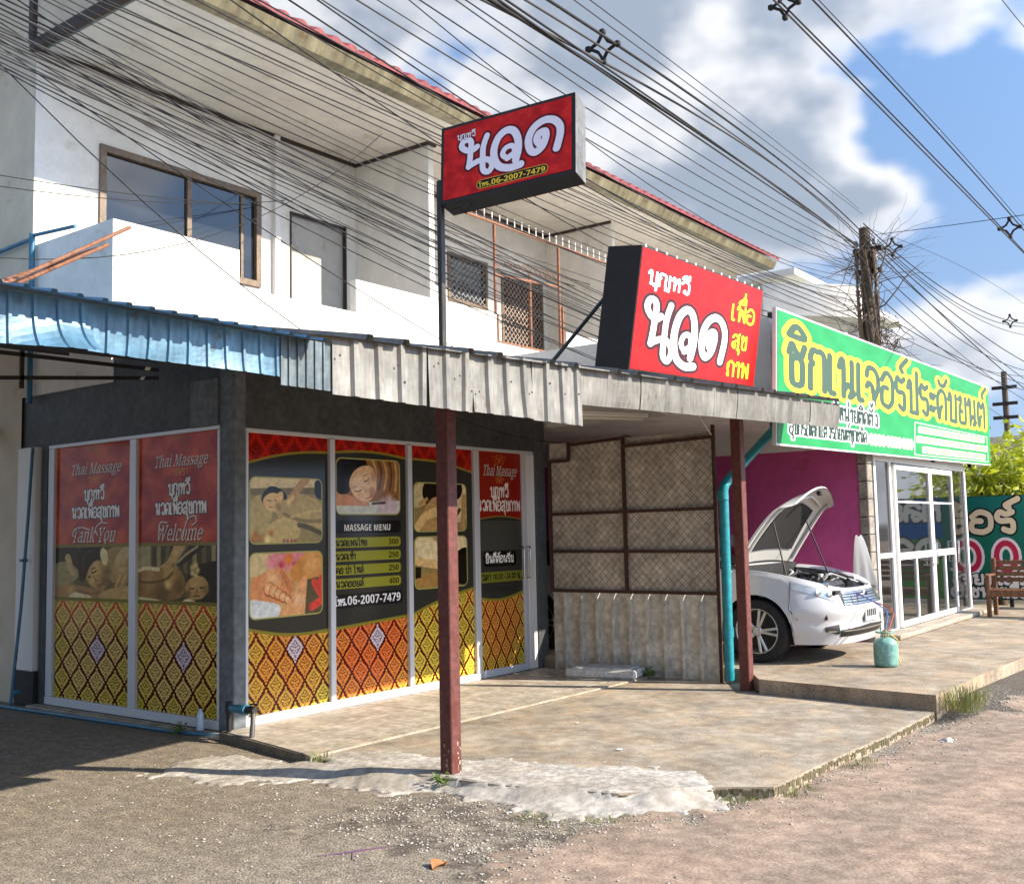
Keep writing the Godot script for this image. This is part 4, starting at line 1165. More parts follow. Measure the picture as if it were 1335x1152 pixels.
func photo(im: Image, r: Rect2, which: int):
	var sub := Image.create_empty(int(r.size.x), int(r.size.y), false, Image.FORMAT_RGBA8)
	var R := Rect2(Vector2.ZERO, r.size)
	var s := r.size.x
	var skin := Color8(206, 150, 104); var skin_l := Color8(236, 192, 148); var skin_d := Color8(140, 84, 52); var hair := Color8(26, 18, 16)
	var blob := func(a: Array, c: Color): fill(sub, curve(pp(R, a), true), c)
	var line := func(a: Array, w: float, c: Color, soft := 0.0): stroke(sub, curve(pp(R, a)), (w if w > 0.028 else w * 0.62) * s, c if w > 0.028 else Color(c, 0.6), soft if w > 0.028 else 0.7)
	var air := func(x: float, y: float, rad: float, c: Color): dab(sub, Vector2(x, y) * r.size, rad * s, c, 0.9)
	match which:
		0:  # resting client on olive cushions, hands at the shoulder
			sub.fill(Color8(150, 142, 92)); fill(sub, pp(R, [0, 0, 1, 0, 1, 0.16, 0, 0.2]), Color8(206, 210, 196)); fill(sub, pp(R, [0, 0.18, 1, 0.14, 1, 0.24, 0, 0.28]), Color8(118, 112, 72))
			blob.call([0.0, 0.4, 0.2, 0.28, 0.3, 0.55, 0.22, 0.8, 0.0, 0.95], Color8(178, 170, 118))
			blob.call([0.35, 0.42, 0.6, 0.24, 0.85, 0.3, 1.05, 0.45, 1.05, 0.8, 0.6, 0.75, 0.4, 0.62], Color8(186, 168, 112))
			blob.call([0.2, 0.8, 0.4, 0.62, 0.62, 0.66, 0.68, 0.88, 0.5, 0.98, 0.3, 0.98], Color8(196, 182, 128))
			line.call([0.45, 0.55, 0.7, 0.65, 1.0, 0.66], 0.05, Color8(140, 122, 78), 0.9); line.call([0.55, 0.6, 0.8, 0.52, 1.0, 0.5], 0.04, Color8(206, 190, 134), 0.9); line.call([0.66, 0.72, 0.8, 0.76, 1.0, 0.86], 0.07, Color8(92, 76, 48), 0.9)
			blob.call([0.16, 0.3, 0.26, 0.15, 0.4, 0.17, 0.5, 0.28, 0.46, 0.34, 0.34, 0.24, 0.2, 0.38], hair)
			blob.call([0.18, 0.34, 0.28, 0.24, 0.4, 0.27, 0.42, 0.42, 0.34, 0.52, 0.24, 0.5], skin_l)
			line.call([0.23, 0.35, 0.28, 0.36], 0.016, hair); line.call([0.33, 0.34, 0.36, 0.36], 0.014, hair); line.call([0.25, 0.45, 0.31, 0.45], 0.016, Color8(150, 60, 50)); line.call([0.28, 0.36, 0.26, 0.42], 0.01, skin_d)
			air.call(0.38, 0.44, 0.07, Color(skin_d, 0.6)); blob.call([0.38, 0.24, 0.44, 0.22, 0.45, 0.32, 0.4, 0.33], skin_l)
			line.call([0.78, 0.0, 0.66, 0.16, 0.56, 0.34], 0.09, skin); line.call([0.58, 0.3, 0.52, 0.38], 0.05, skin_l); blob.call([0.9, 0.05, 1.0, 0.04, 1.0, 0.32, 0.9, 0.26], Color8(30, 26, 24))
			for q in [[0.08, 0.86], [0.14, 0.9], [0.05, 0.93], [0.28, 0.84]]: air.call(q[0], q[1], 0.06, Color8(226, 110, 50))
			air.call(0.24, 0.93, 0.08, Color8(236, 226, 176)); for i in 4: air.call(0.46 + i * 0.05, 0.96, 0.03, Color8(190, 60, 110))
		1:  # foot held in two hands, flowers
			sub.fill(Color8(216, 168, 108)); blob.call([0.0, 0.0, 0.4, 0.0, 0.3, 0.25, 0.0, 0.35], Color8(222, 200, 150))
			for q in [[0.35, 0.1], [0.45, 0.05], [0.55, 0.12], [0.65, 0.08], [0.7, 0.15], [0.5, 0.18], [0.3, 0.16]]: air.call(q[0], q[1], 0.13, Color8(232, 140, 150))
			air.call(0.52, 0.12, 0.09, Color8(236, 130, 40)); air.call(0.42, 0.2, 0.06, Color8(206, 50, 90)); air.call(0.6, 0.2, 0.05, Color8(214, 60, 96))
			blob.call([0.55, 0.3, 0.75, 0.05, 1.05, -0.02, 1.02, 0.4, 0.8, 0.52, 0.6, 0.46], Color8(214, 142, 70)); air.call(0.85, 0.2, 0.2, Color8(238, 178, 110))
			blob.call([-0.02, 0.5, 0.2, 0.3, 0.42, 0.28, 0.58, 0.5, 0.54, 0.68, 0.4, 0.8, 0.2, 0.8, 0.0, 0.7], Color8(226, 150, 100)); air.call(0.3, 0.42, 0.16, Color8(246, 190, 140))
			for i in 5:
				var c := Vector2(0.26 + i * 0.062, 0.56 + i * 0.045); dab(sub, c * r.size, (0.075 - i * 0.006) * s, Color8(150, 78, 44)); dab(sub, (c + Vector2(-0.004, -0.008)) * r.size, (0.065 - i * 0.006) * s, Color8(238, 172, 120)); air.call(c.x - 0.01, c.y - 0.015, 0.035, Color8(252, 208, 164))
			line.call([0.42, 0.3, 0.5, 0.48, 0.54, 0.6], 0.05, Color8(206, 128, 80)); line.call([0.46, 0.34, 0.56, 0.5], 0.012, Color8(140, 70, 40))
			blob.call([0.4, 0.95, 0.6, 0.66, 0.7, 0.42, 0.77, 0.42, 0.78, 0.6, 0.74, 0.92, 0.5, 1.05], Color8(232, 168, 116)); line.call([0.68, 0.6, 0.56, 0.8], 0.014, Color8(150, 84, 50)); air.call(0.66, 0.75, 0.1, Color8(246, 200, 154))
			fill(sub, pp(R, [0.78, 0.45, 1, 0.4, 1, 1, 0.74, 1]), Color8(96, 84, 60))
			for q in [[0.88, 0.5, 0.97, 0.68], [0.98, 0.45, 0.96, 0.66], [0.84, 0.88, 1.0, 0.78]]: line.call(q, 0.1, Color8(224, 74, 62), 0.3)
			blob.call([0, 0.72, 0.2, 0.74, 0.4, 0.82, 0.34, 1.02, 0, 1.02], Color8(222, 226, 228))
		2:  # sleeping face on folded arms
			sub.fill(Color8(150, 104, 62)); for i in 6: line.call([0.55 + i * 0.09, 0.0, 0.62 + i * 0.08, 0.25, 0.56 + i * 0.09, 0.55], 0.04, Color8(206, 160, 104) if i % 2 == 0 else Color8(104, 66, 38), 0.5)
			fill(sub, pp(R, [0, 0.8, 1, 0.74, 1, 1, 0, 1]), Color8(206, 208, 204)); blob.call([-0.02, 0.62, 0.2, 0.66, 0.45, 0.76, 0.5, 0.84, 0.2, 0.84, -0.02, 0.82], Color8(210, 146, 110))
			blob.call([-0.02, 0.2, 0.15, -0.03, 0.4, -0.03, 0.5, 0.2, 0.4, 0.25, 0.25, 0.45, 0.18, 0.62, 0.02, 0.6], hair)
			blob.call([0.2, 0.45, 0.3, 0.2, 0.5, 0.12, 0.6, 0.25, 0.62, 0.5, 0.56, 0.7, 0.44, 0.77, 0.28, 0.68], skin_l); air.call(0.34, 0.45, 0.13, Color8(244, 208, 170)); air.call(0.55, 0.6, 0.1, Color(skin_d, 0.55)); air.call(0.58, 0.3, 0.1, Color(skin_d, 0.4))
			line.call([0.28, 0.58, 0.33, 0.59, 0.38, 0.56], 0.02, hair); line.call([0.42, 0.4, 0.46, 0.4, 0.5, 0.35], 0.02, hair); line.call([0.25, 0.52, 0.32, 0.5], 0.014, Color8(70, 44, 34)); line.call([0.4, 0.32, 0.47, 0.28], 0.014, Color8(70, 44, 34))
			line.call([0.4, 0.5, 0.46, 0.58, 0.43, 0.6], 0.012, skin_d); line.call([0.46, 0.71, 0.52, 0.68, 0.55, 0.64], 0.026, Color8(176, 66, 60))
			for q in [[0.72, 0.78], [0.82, 0.72], [0.9, 0.8], [0.78, 0.88], [0.88, 0.92], [0.68, 0.88]]: air.call(q[0], q[1], 0.09, Color8(214, 190, 206))
			line.call([0.55, 0.8, 0.75, 0.78], 0.03, Color8(70, 52, 50), 0.5)
		3, 4:  # seated client from behind, white tunic and dark hair
			sub.fill(Color8(150, 132, 84)); blob.call([0.3, 0.0, 1.02, 0.0, 1.02, 0.7, 0.6, 0.8, 0.4, 0.4], Color8(214, 214, 210)); blob.call([0.0, 0.1, 0.3, 0.02, 0.24, 0.4, 0.0, 0.5], Color8(196, 196, 186))
			if which == 3:
				dab(sub, Vector2(0.34, 0.2) * r.size, 0.18 * s, hair); dab(sub, Vector2(0.78, 0.12) * r.size, 0.14 * s, hair)
				blob.call([0.3, 0.36, 0.52, 0.3, 0.6, 0.6, 0.5, 0.9, 0.2, 1.0, 0.1, 0.8], skin); line.call([0.02, 0.98, 0.2, 0.7, 0.4, 0.6], 0.12, skin_l); line.call([0.95, 0.3, 0.92, 0.9], 0.09, skin); line.call([0.1, 0.45, 0.24, 0.34], 0.05, skin); line.call([0.72, 0.8, 0.86, 0.55], 0.05, Color8(60, 64, 60))
			else:
				blob.call([0.1, 0.0, 0.9, 0.0, 0.94, 0.5, 0.5, 0.62, 0.12, 0.4], Color8(222, 222, 218)); blob.call([0.68, 0.5, 0.85, 0.28, 1.02, 0.3, 1.02, 0.9, 0.85, 0.96, 0.72, 0.8], hair)
				blob.call([0.0, 0.78, 0.3, 0.7, 0.6, 0.72, 0.72, 1.02, 0.0, 1.02], Color8(196, 132, 66)); line.call([-0.02, 0.45, 0.25, 0.52, 0.45, 0.56], 0.1, skin_l); blob.call([0.32, -0.02, 0.58, -0.02, 0.52, 0.1, 0.4, 0.1], skin); fill(sub, pp(R, [0, 0.58, 0.12, 0.58, 0.12, 0.78, 0, 0.8]), Color8(30, 28, 26))
		5:  # face resting on its side under kneading hands
			sub.fill(Color8(92, 90, 52)); blob.call([0.0, 0.0, 0.3, 0.0, 0.36, 0.4, 0.1, 0.6, 0, 0.5], Color8(52, 46, 34)); blob.call([0.0, 0.36, 0.16, 0.3, 0.34, 0.52, 0.2, 0.72, 0, 0.8], Color8(150, 146, 120)); blob.call([0.13, 0.22, 0.19, 0.14, 0.25, 0.4, 0.28, 0.54, 0.2, 0.52], Color8(196, 170, 124))
			blob.call([0.62, 0.2, 0.8, 0.0, 1.02, 0.0, 1.02, 0.62, 0.74, 0.66], Color8(176, 138, 88)); blob.call([0.78, 0.3, 0.9, 0.02, 1.02, 0.0, 1.02, 0.14, 0.86, 0.34], Color8(186, 180, 146)); air.call(0.86, 0.42, 0.14, Color8(206, 168, 112))
			blob.call([0.0, 0.82, 0.22, 0.74, 0.5, 0.8, 0.64, 0.86, 0.62, 0.98, 0.3, 1.02, 0, 1.0], Color8(176, 122, 70)); air.call(0.2, 0.84, 0.12, Color8(206, 150, 92)); blob.call([0.66, 0.84, 1.02, 0.74, 1.02, 1.02, 0.62, 1.02], Color8(204, 158, 96))
			blob.call([0.41, 0.56, 0.43, 0.36, 0.54, 0.24, 0.66, 0.3, 0.71, 0.5, 0.70, 0.72, 0.63, 0.85, 0.53, 0.80, 0.45, 0.70], Color8(198, 146, 88))
			air.call(0.54, 0.42, 0.12, Color8(228, 182, 122)); air.call(0.50, 0.62, 0.08, Color8(222, 170, 108)); air.call(0.67, 0.66, 0.10, Color8(140, 92, 52)); air.call(0.69, 0.48, 0.08, Color8(150, 100, 58)); air.call(0.60, 0.80, 0.06, Color8(168, 112, 66))
			blob.call([0.33, 0.62, 0.31, 0.2, 0.40, -0.03, 0.60, -0.03, 0.66, 0.16, 0.66, 0.30, 0.56, 0.26, 0.47, 0.38, 0.42, 0.58, 0.39, 0.66], Color8(28, 22, 18)); line.call([0.36, 0.4, 0.40, 0.16, 0.5, 0.06], 0.03, Color8(66, 54, 42), 0.8)
			line.call([0.49, 0.49, 0.52, 0.50, 0.555, 0.46], 0.026, Color8(40, 24, 18)); line.call([0.445, 0.585, 0.465, 0.59, 0.48, 0.57], 0.024, Color8(40, 24, 18)); line.call([0.485, 0.44, 0.54, 0.40], 0.020, Color8(60, 38, 28)); line.call([0.52, 0.56, 0.545, 0.65, 0.57, 0.645], 0.020, Color8(120, 72, 44)); line.call([0.575, 0.745, 0.61, 0.735, 0.645, 0.70], 0.028, Color8(150, 66, 52))
			blob.call([0.60, 0.12, 0.64, 0.02, 0.70, 0.14, 0.69, 0.34, 0.63, 0.32], Color8(226, 220, 204)); air.call(0.65, 0.2, 0.03, Color8(250, 246, 232))
			for i in 4: line.call([0.86 + i * 0.035, 0.54, 0.80 + i * 0.035, 0.76], 0.032, Color8(214, 166, 110) if i % 2 == 0 else Color8(188, 134, 82), 0.6)
			blob.call([0.2, 0.95, 0.34, 0.86, 0.5, 0.98, 0.4, 1.02, 0.22, 1.02], Color8(216, 212, 200)); line.call([0.3, 0.86, 0.45, 0.90, 0.6, 0.88], 0.03, Color8(142, 94, 54), 0.8)
		6:  # oiled bare back, head turned aside with a flower in the hair
			sub.fill(Color8(70, 62, 40)); for i in 9: fill(sub, pp(R, [0.02 + i * 0.11, 0, 0.07 + i * 0.11, 0, 0.07 + i * 0.11, 0.5, 0.02 + i * 0.11, 0.5]), Color8(150, 146, 116) if i % 2 == 0 else Color8(108, 100, 68))
			fill(sub, pp(R, [0.0, 0.0, 0.16, 0, 0.16, 0.4, 0, 0.4]), Color8(160, 158, 138)); blob.call([0.47, -0.03, 0.6, -0.03, 0.54, 0.18, 0.42, 0.36, 0.28, 0.46, 0.26, 0.40, 0.38, 0.26], Color8(206, 162, 108)); air.call(0.49, 0.12, 0.05, Color8(228, 190, 138)); blob.call([0.70, -0.03, 0.86, -0.03, 0.66, 0.22, 0.52, 0.38, 0.50, 0.30], Color8(44, 38, 30)); line.call([0.74, 0.02, 0.6, 0.16, 0.5, 0.3], 0.03, Color8(170, 168, 152), 0.6)
			blob.call([-0.02, 0.44, 0.18, 0.41, 0.46, 0.40, 0.55, 0.48, 0.59, 0.68, 0.54, 0.92, 0.3, 0.99, -0.02, 0.93], Color8(166, 108, 46)); air.call(0.40, 0.50, 0.16, Color8(214, 160, 86)); air.call(0.16, 0.60, 0.16, Color8(192, 136, 66)); air.call(0.30, 0.88, 0.16, Color8(124, 76, 32)); air.call(0.52, 0.72, 0.10, Color8(136, 84, 36)); line.call([0.02, 0.66, 0.2, 0.66, 0.36, 0.60, 0.44, 0.48], 0.035, Color8(124, 76, 32), 0.9); air.call(0.38, 0.70, 0.07, Color8(240, 200, 140)); line.call([-0.02, 0.46, 0.1, 0.41, 0.26, 0.43], 0.04, Color8(218, 218, 210), 0.3)
			blob.call([0.62, 0.60, 0.68, 0.42, 0.82, 0.32, 1.03, 0.34, 1.03, 1.02, 0.78, 1.02, 0.66, 0.9], Color8(24, 19, 17))
			blob.call([0.59, 0.78, 0.62, 0.64, 0.70, 0.55, 0.80, 0.55, 0.86, 0.66, 0.86, 0.80, 0.80, 0.92, 0.70, 0.96, 0.62, 0.91], Color8(196, 142, 84)); air.call(0.71, 0.68, 0.09, Color8(224, 174, 112)); air.call(0.62, 0.86, 0.06, Color8(140, 92, 52)); air.call(0.84, 0.78, 0.06, Color8(150, 100, 58))
			line.call([0.645, 0.75, 0.675, 0.765, 0.70, 0.755], 0.024, Color8(40, 24, 18)); line.call([0.765, 0.735, 0.79, 0.745, 0.82, 0.725], 0.024, Color8(40, 24, 18)); line.call([0.728, 0.70, 0.735, 0.80, 0.72, 0.82], 0.018, Color8(126, 78, 46)); line.call([0.69, 0.89, 0.73, 0.882, 0.765, 0.885], 0.028, Color8(140, 58, 46))
			for k in 5: air.call(0.705 + 0.035 * cos(k * 1.257), 0.44 + 0.085 * sin(k * 1.257), 0.045, Color8(222, 208, 150))
			air.call(0.705, 0.44, 0.03, Color8(214, 170, 60)); fill(sub, pp(R, [0, 0.93, 0.3, 0.98, 0.3, 1, 0, 1]), Color8(206, 206, 196)); blob.call([0.55, 1.02, 0.62, 0.94, 0.72, 0.985, 0.72, 1.02], Color8(212, 210, 200))
	soften(sub, Rect2i(0, 0, sub.get_width(), sub.get_height()), 3)
	# printed texture: mottling and grain
	var f := FastNoiseLite.new(); f.seed = 40 + which; f.frequency = 0.030; f.fractal_octaves = 5; f.fractal_gain = 0.62
	for y in sub.get_height():
		for x in sub.get_width():
			var c := sub.get_pixel(x, y)
			var k := 1.0 + f.get_noise_2d(x, y) * 0.16 + f.get_noise_2d(x * 9.0, y * 9.0) * 0.10
			if which != 1 and which != 2:       # these pictures are printed in olive sepia
				var l := c.get_luminance()
				c = c.lerp(Color(l * 1.16, l * 0.98, l * 0.60), 0.55)
			sub.set_pixel(x, y, Color(c.r * k, c.g * k, c.b * k * 0.98))
	im.blit_rect(sub, Rect2i(0, 0, sub.get_width(), sub.get_height()), Vector2i(r.position))

func framed(im: Image, x0: float, y0: float, x1: float, y1: float, which: int):
	var r := Rect2(x0, y0, x1 - x0, y1 - y0)
	var keep := im.duplicate() as Image
	photo(im, r, which)
	# rounded corners: put the ground back outside the rounded frame
	var q := 26.0
	for y in range(int(y0), int(y1) + 1):
		for x in range(int(x0), int(x1) + 1):
			var dx := maxf(maxf(x0 + q - x, x - (x1 - q)), 0.0); var dy := maxf(maxf(y0 + q - y, y - (y1 - q)), 0.0)
			var d := Vector2(dx, dy).length()
			var e := minf(minf(x - x0, x1 - x), minf(y - y0, y1 - y))
			if dx > 0.0 and dy > 0.0: e = q - d
			if e < 0.0: im.set_pixel(x, y, keep.get_pixel(x, y))
			elif e < 4.5: im.set_pixel(x, y, Color8(176, 170, 96))

func flourish(im: Image, c: Vector2, k: float, col: Color):
	for s in [-1.0, 1.0]:
		for q in [[0, 0, 0.3, -0.35, 0.75, -0.2, 0.6, 0.1, 0.4, -0.05], [0, 0, 0.15, -0.6, 0.4, -0.75, 0.42, -0.5], [0.3, -0.35, 0.9, -0.6, 1.1, -0.35]]:
			var p := []
			for i in range(0, q.size(), 2): p.append(c + Vector2(q[i] * s, q[i + 1]) * k)
			stroke(im, curve(p), 3.0, col)
	dab(im, c, 4.0, col)

func script_line(im: Image, s: String, cx: float, base: float, h: float, w: float):
	for k in [[3.0, 3.0, Color8(50, 20, 16)], [0.0, 0.0, Color8(226, 216, 206)]]:
		latin(im, s, cx - w / 2 + k[0], base + k[1], h, k[2], w, "Droid Serif", 400, 0.28)

func pane_art(i: int) -> Image:
	var W := 384; var H := 960
	var im := Image.create_empty(W, H, false, Image.FORMAT_RGBA8)
	var ink := Color8(52, 51, 46)
	var gold := Color8(222, 190, 70); var orange := Color8(232, 150, 60); var deep := Color8(70, 16, 10); var red := Color8(196, 42, 22)
	if i >= 4:
		im = red_ground(W, H, Color8(206, 88, 46), Color8(160, 44, 24), 30 + i)
		var cy := int(H * 0.615)
		damask(im, cy, i, 0.90, red, deep, Color8(206, 180, 62), Color8(226, 190, 110), Vector2(W * 0.5, H * 0.80))
		flourish(im, Vector2(W * 0.5, 26), 40, Color8(150, 92, 34)); flourish(im, Vector2(W * 0.52, 140), 30, Color8(206, 130, 50))
		script_line(im, "Thai Massage", W * 0.52, 108, 40, 250)
		thai(im, "บุญทวี", W * 0.38, 208, 36, 105, [[12, Color8(58, 22, 16)], [6, Color8(238, 232, 226)]])
		thai(im, "นวดเพื่อสุขภาพ", W * 0.22, 276, 38, 240, [[13, Color8(58, 22, 16)], [6.5, Color8(238, 232, 226)]])
		var words := ["Tank You", "Welcome"]
		script_line(im, words[i - 4], W * 0.5, 366, 54, 216)
		for k in [[3, Color8(50, 20, 16)], [0, Color8(226, 216, 206)]]:
			var o := Vector2(k[0], k[0])
			if i == 5:
				stroke(im, curve([Vector2(120, 336) + o, Vector2(102, 322) + o, Vector2(110, 304) + o, Vector2(140, 306) + o]), 4, k[1]); stroke(im, curve([Vector2(214, 360) + o, Vector2(234, 300) + o, Vector2(268, 286) + o, Vector2(276, 306) + o, Vector2(256, 318) + o]), 4, k[1])
			else:
				stroke(im, curve([Vector2(176, 322) + o, Vector2(120, 312) + o, Vector2(88, 336) + o, Vector2(104, 350) + o]), 4, k[1]); stroke(im, curve([Vector2(258, 356) + o, Vector2(248, 390) + o, Vector2(220, 404) + o, Vector2(206, 392) + o]), 4, k[1]); stroke(im, curve([Vector2(216, 344) + o, Vector2(206, 318) + o, Vector2(232, 298) + o, Vector2(262, 300) + o]), 4, k[1])
		photo(im, Rect2(0, 386, W, cy - 386 - 10), i + 1)
		im.fill_rect(Rect2i(0, 376, W, 12), Color8(128, 116, 44)); im.fill_rect(Rect2i(0, cy - 12, W, 13), Color8(112, 104, 30))
		return im
	im.fill(ink)
	# patterned foot with a curved top
	var tops := [[0.700, 0.735], [0.735, 0.715], [0.715, 0.625], [0.675, 0.660]]
	var cfoot: Array = [[gold, orange, 0.55], [orange, Color8(238, 120, 60), 0.5], [gold, gold, 0.3], [Color8(214, 186, 66), orange, 0.45]][i]
	var lower := Image.create_empty(W, H, false, Image.FORMAT_RGBA8)
	damask(lower, int(H * 0.60), i, 0.90, red, Color8(84, 18, 10), cfoot[0], cfoot[1], Vector2(W * cfoot[2], H * 0.79), i != 2)
	var bow: float = [0.018, 0.0, -0.01, 0.02][i]
	for x in W:
		var t := float(x) / W
		var y := int(H * (lerpf(tops[i][0], tops[i][1], t) + bow * sin(t * PI)))
		im.blit_rect(lower, Rect2i(x, y, 1, H - y), Vector2i(x, y))
		im.fill_rect(Rect2i(x, y - 8, 1, 11), Color8(140, 128, 40))
	if i < 3:
		var tt: Array = [[0.108, 0.052], [0.050, 0.056], [0.056, 0.100]][i]
		var upper := Image.create_empty(W, H, false, Image.FORMAT_RGBA8)
		damask(upper, 0, i, 0.9, Color8(196, 36, 20), Color8(196, 36, 20), Color8(160, 26, 14), Color8(160, 26, 14), Vector2(-999, 0), false)
		for x in W:
			var t := float(x) / W
			var y := int(H * (lerpf(tt[0], tt[1], t) - 0.014 * sin(t * PI)))
			im.blit_rect(upper, Rect2i(x, 0, 1, y), Vector2i(x, 0)); im.fill_rect(Rect2i(x, y - 2, 1, 9), Color8(150, 132, 44))
	match i:
		0:
			framed(im, 14, 150, 356, 384, 0); framed(im, 14, 412, 356, 640, 1)
		1:
			framed(im, 14, 66, 352, 282, 2)
			rrect(im, 0, 304, 356, 352, 20, Color8(24, 20, 18))
			latin(im, "MASSAGE MENU", 56, 342, 24, Color8(244, 242, 236), 240)
			var rows := [["นวดแผนไทย", "300"], ["นวดเท้า", "250"], ["คอ บ่า ไหล่", "250"], ["นวดออยล์", "400"]]
			for k in 4:
				var y := 368.0 + k * 51.0
				rrect(im, -30, y, 352, y + 38, 14, Color8(152, 152, 48))
				thai(im, rows[k][0], 14, y + 30, 19, [160.0, 100.0, 140.0, 140.0][k], [[4.6, Color8(36, 36, 20)]])
				latin(im, rows[k][1], 286, y + 29, 21, Color8(36, 36, 20), 54)
			rrect(im, 0, 578, 362, 630, 22, Color8(26, 24, 24))
			thai(im, "โทร", 6, 618, 22, 54, [[5.5, Color8(248, 248, 248)]])
			latin(im, ".06-2007-7479", 58, 619, 32, Color8(248, 248, 248), 290)
		2:
			framed(im, 20, 148, 346, 352, 3); framed(im, 20, 370, 346, 584, 4)
		3:
			for x in W:
				var t := float(x) / W
				var y := int(300 - 14 * sin(t * PI))
				im.fill_rect(Rect2i(x, 0, 1, y), Color8(150, 34, 20)); im.fill_rect(Rect2i(x, y, 1, 6), Color8(140, 120, 44))
			flourish(im, Vector2(190, 50), 52, Color8(216, 120, 40)); flourish(im, Vector2(190, 136), 34, Color8(216, 120, 40))
			script_line(im, "Thai Massage", 196, 104, 46, 300)
			thai(im, "บุญทวี", 110, 200, 40, 165, [[8, Color8(240, 236, 230)]])
			thai(im, "นวดเพื่อสุขภาพ", -6, 262, 42, 385, [[8, Color8(240, 236, 230)]])
			im.fill_rect(Rect2i(0, 308, W, 132), Color8(72, 72, 66))
			rrect(im, 36, 444, 330, 512, 22, Color8(18, 17, 16)); thai(im, "ยินดีต้อนรับ", 58, 492, 28, 250, [[7, Color8(246, 244, 240)]])
			im.fill_rect(Rect2i(0, 534, W, 46), Color8(122, 124, 40)); thai(im, "เวลา", 6, 568, 22, 96, [[5.5, Color8(30, 30, 16)]]); latin(im, "10.00 - 24.00", 116, 568, 25, Color8(30, 30, 16), 205); thai(im, "น", 336, 568, 22, 26, [[5.5, Color8(30, 30, 16)]])
	return im

# ---------------------------------------------------------------- metal canopies
func ribbed(mb: MB, o: Vector3, u: Vector3, v: Vector3, n: Vector3, L: float, H: float, pitch: float, rib: float, depth: float, nv := 4, bend = null, grow := 0.0):   # sheet along u, running down v, ribs standing out along n
	var st := [0.0]; var off := [0.0]
	var p := pitch - rib
	while p + rib < L:
		st.append_array([p, p + rib * 0.22, p + rib * 0.78, p + rib]); off.append_array([0.0, depth, depth, 0.0]); p += pitch
	st.append(L); off.append(0.0)
	for i in st.size() - 1:
		for j in nv:
			var q := []
			for k in [[0, 0], [1, 0], [1, 1], [0, 1]]:
				var s: float = st[i + k[0]]; var t := float(j + k[1]) / nv
				var e: float = bend.call(s, t) if bend != null else 0.0
				q.append(o + u * s + v * ((H + grow * s) * t) + n * (off[i + k[0]] + e))
			mb.face(q, n)

func roof_y(z: float, yf: float) -> float: return yf + (3.45 - z) * 0.185

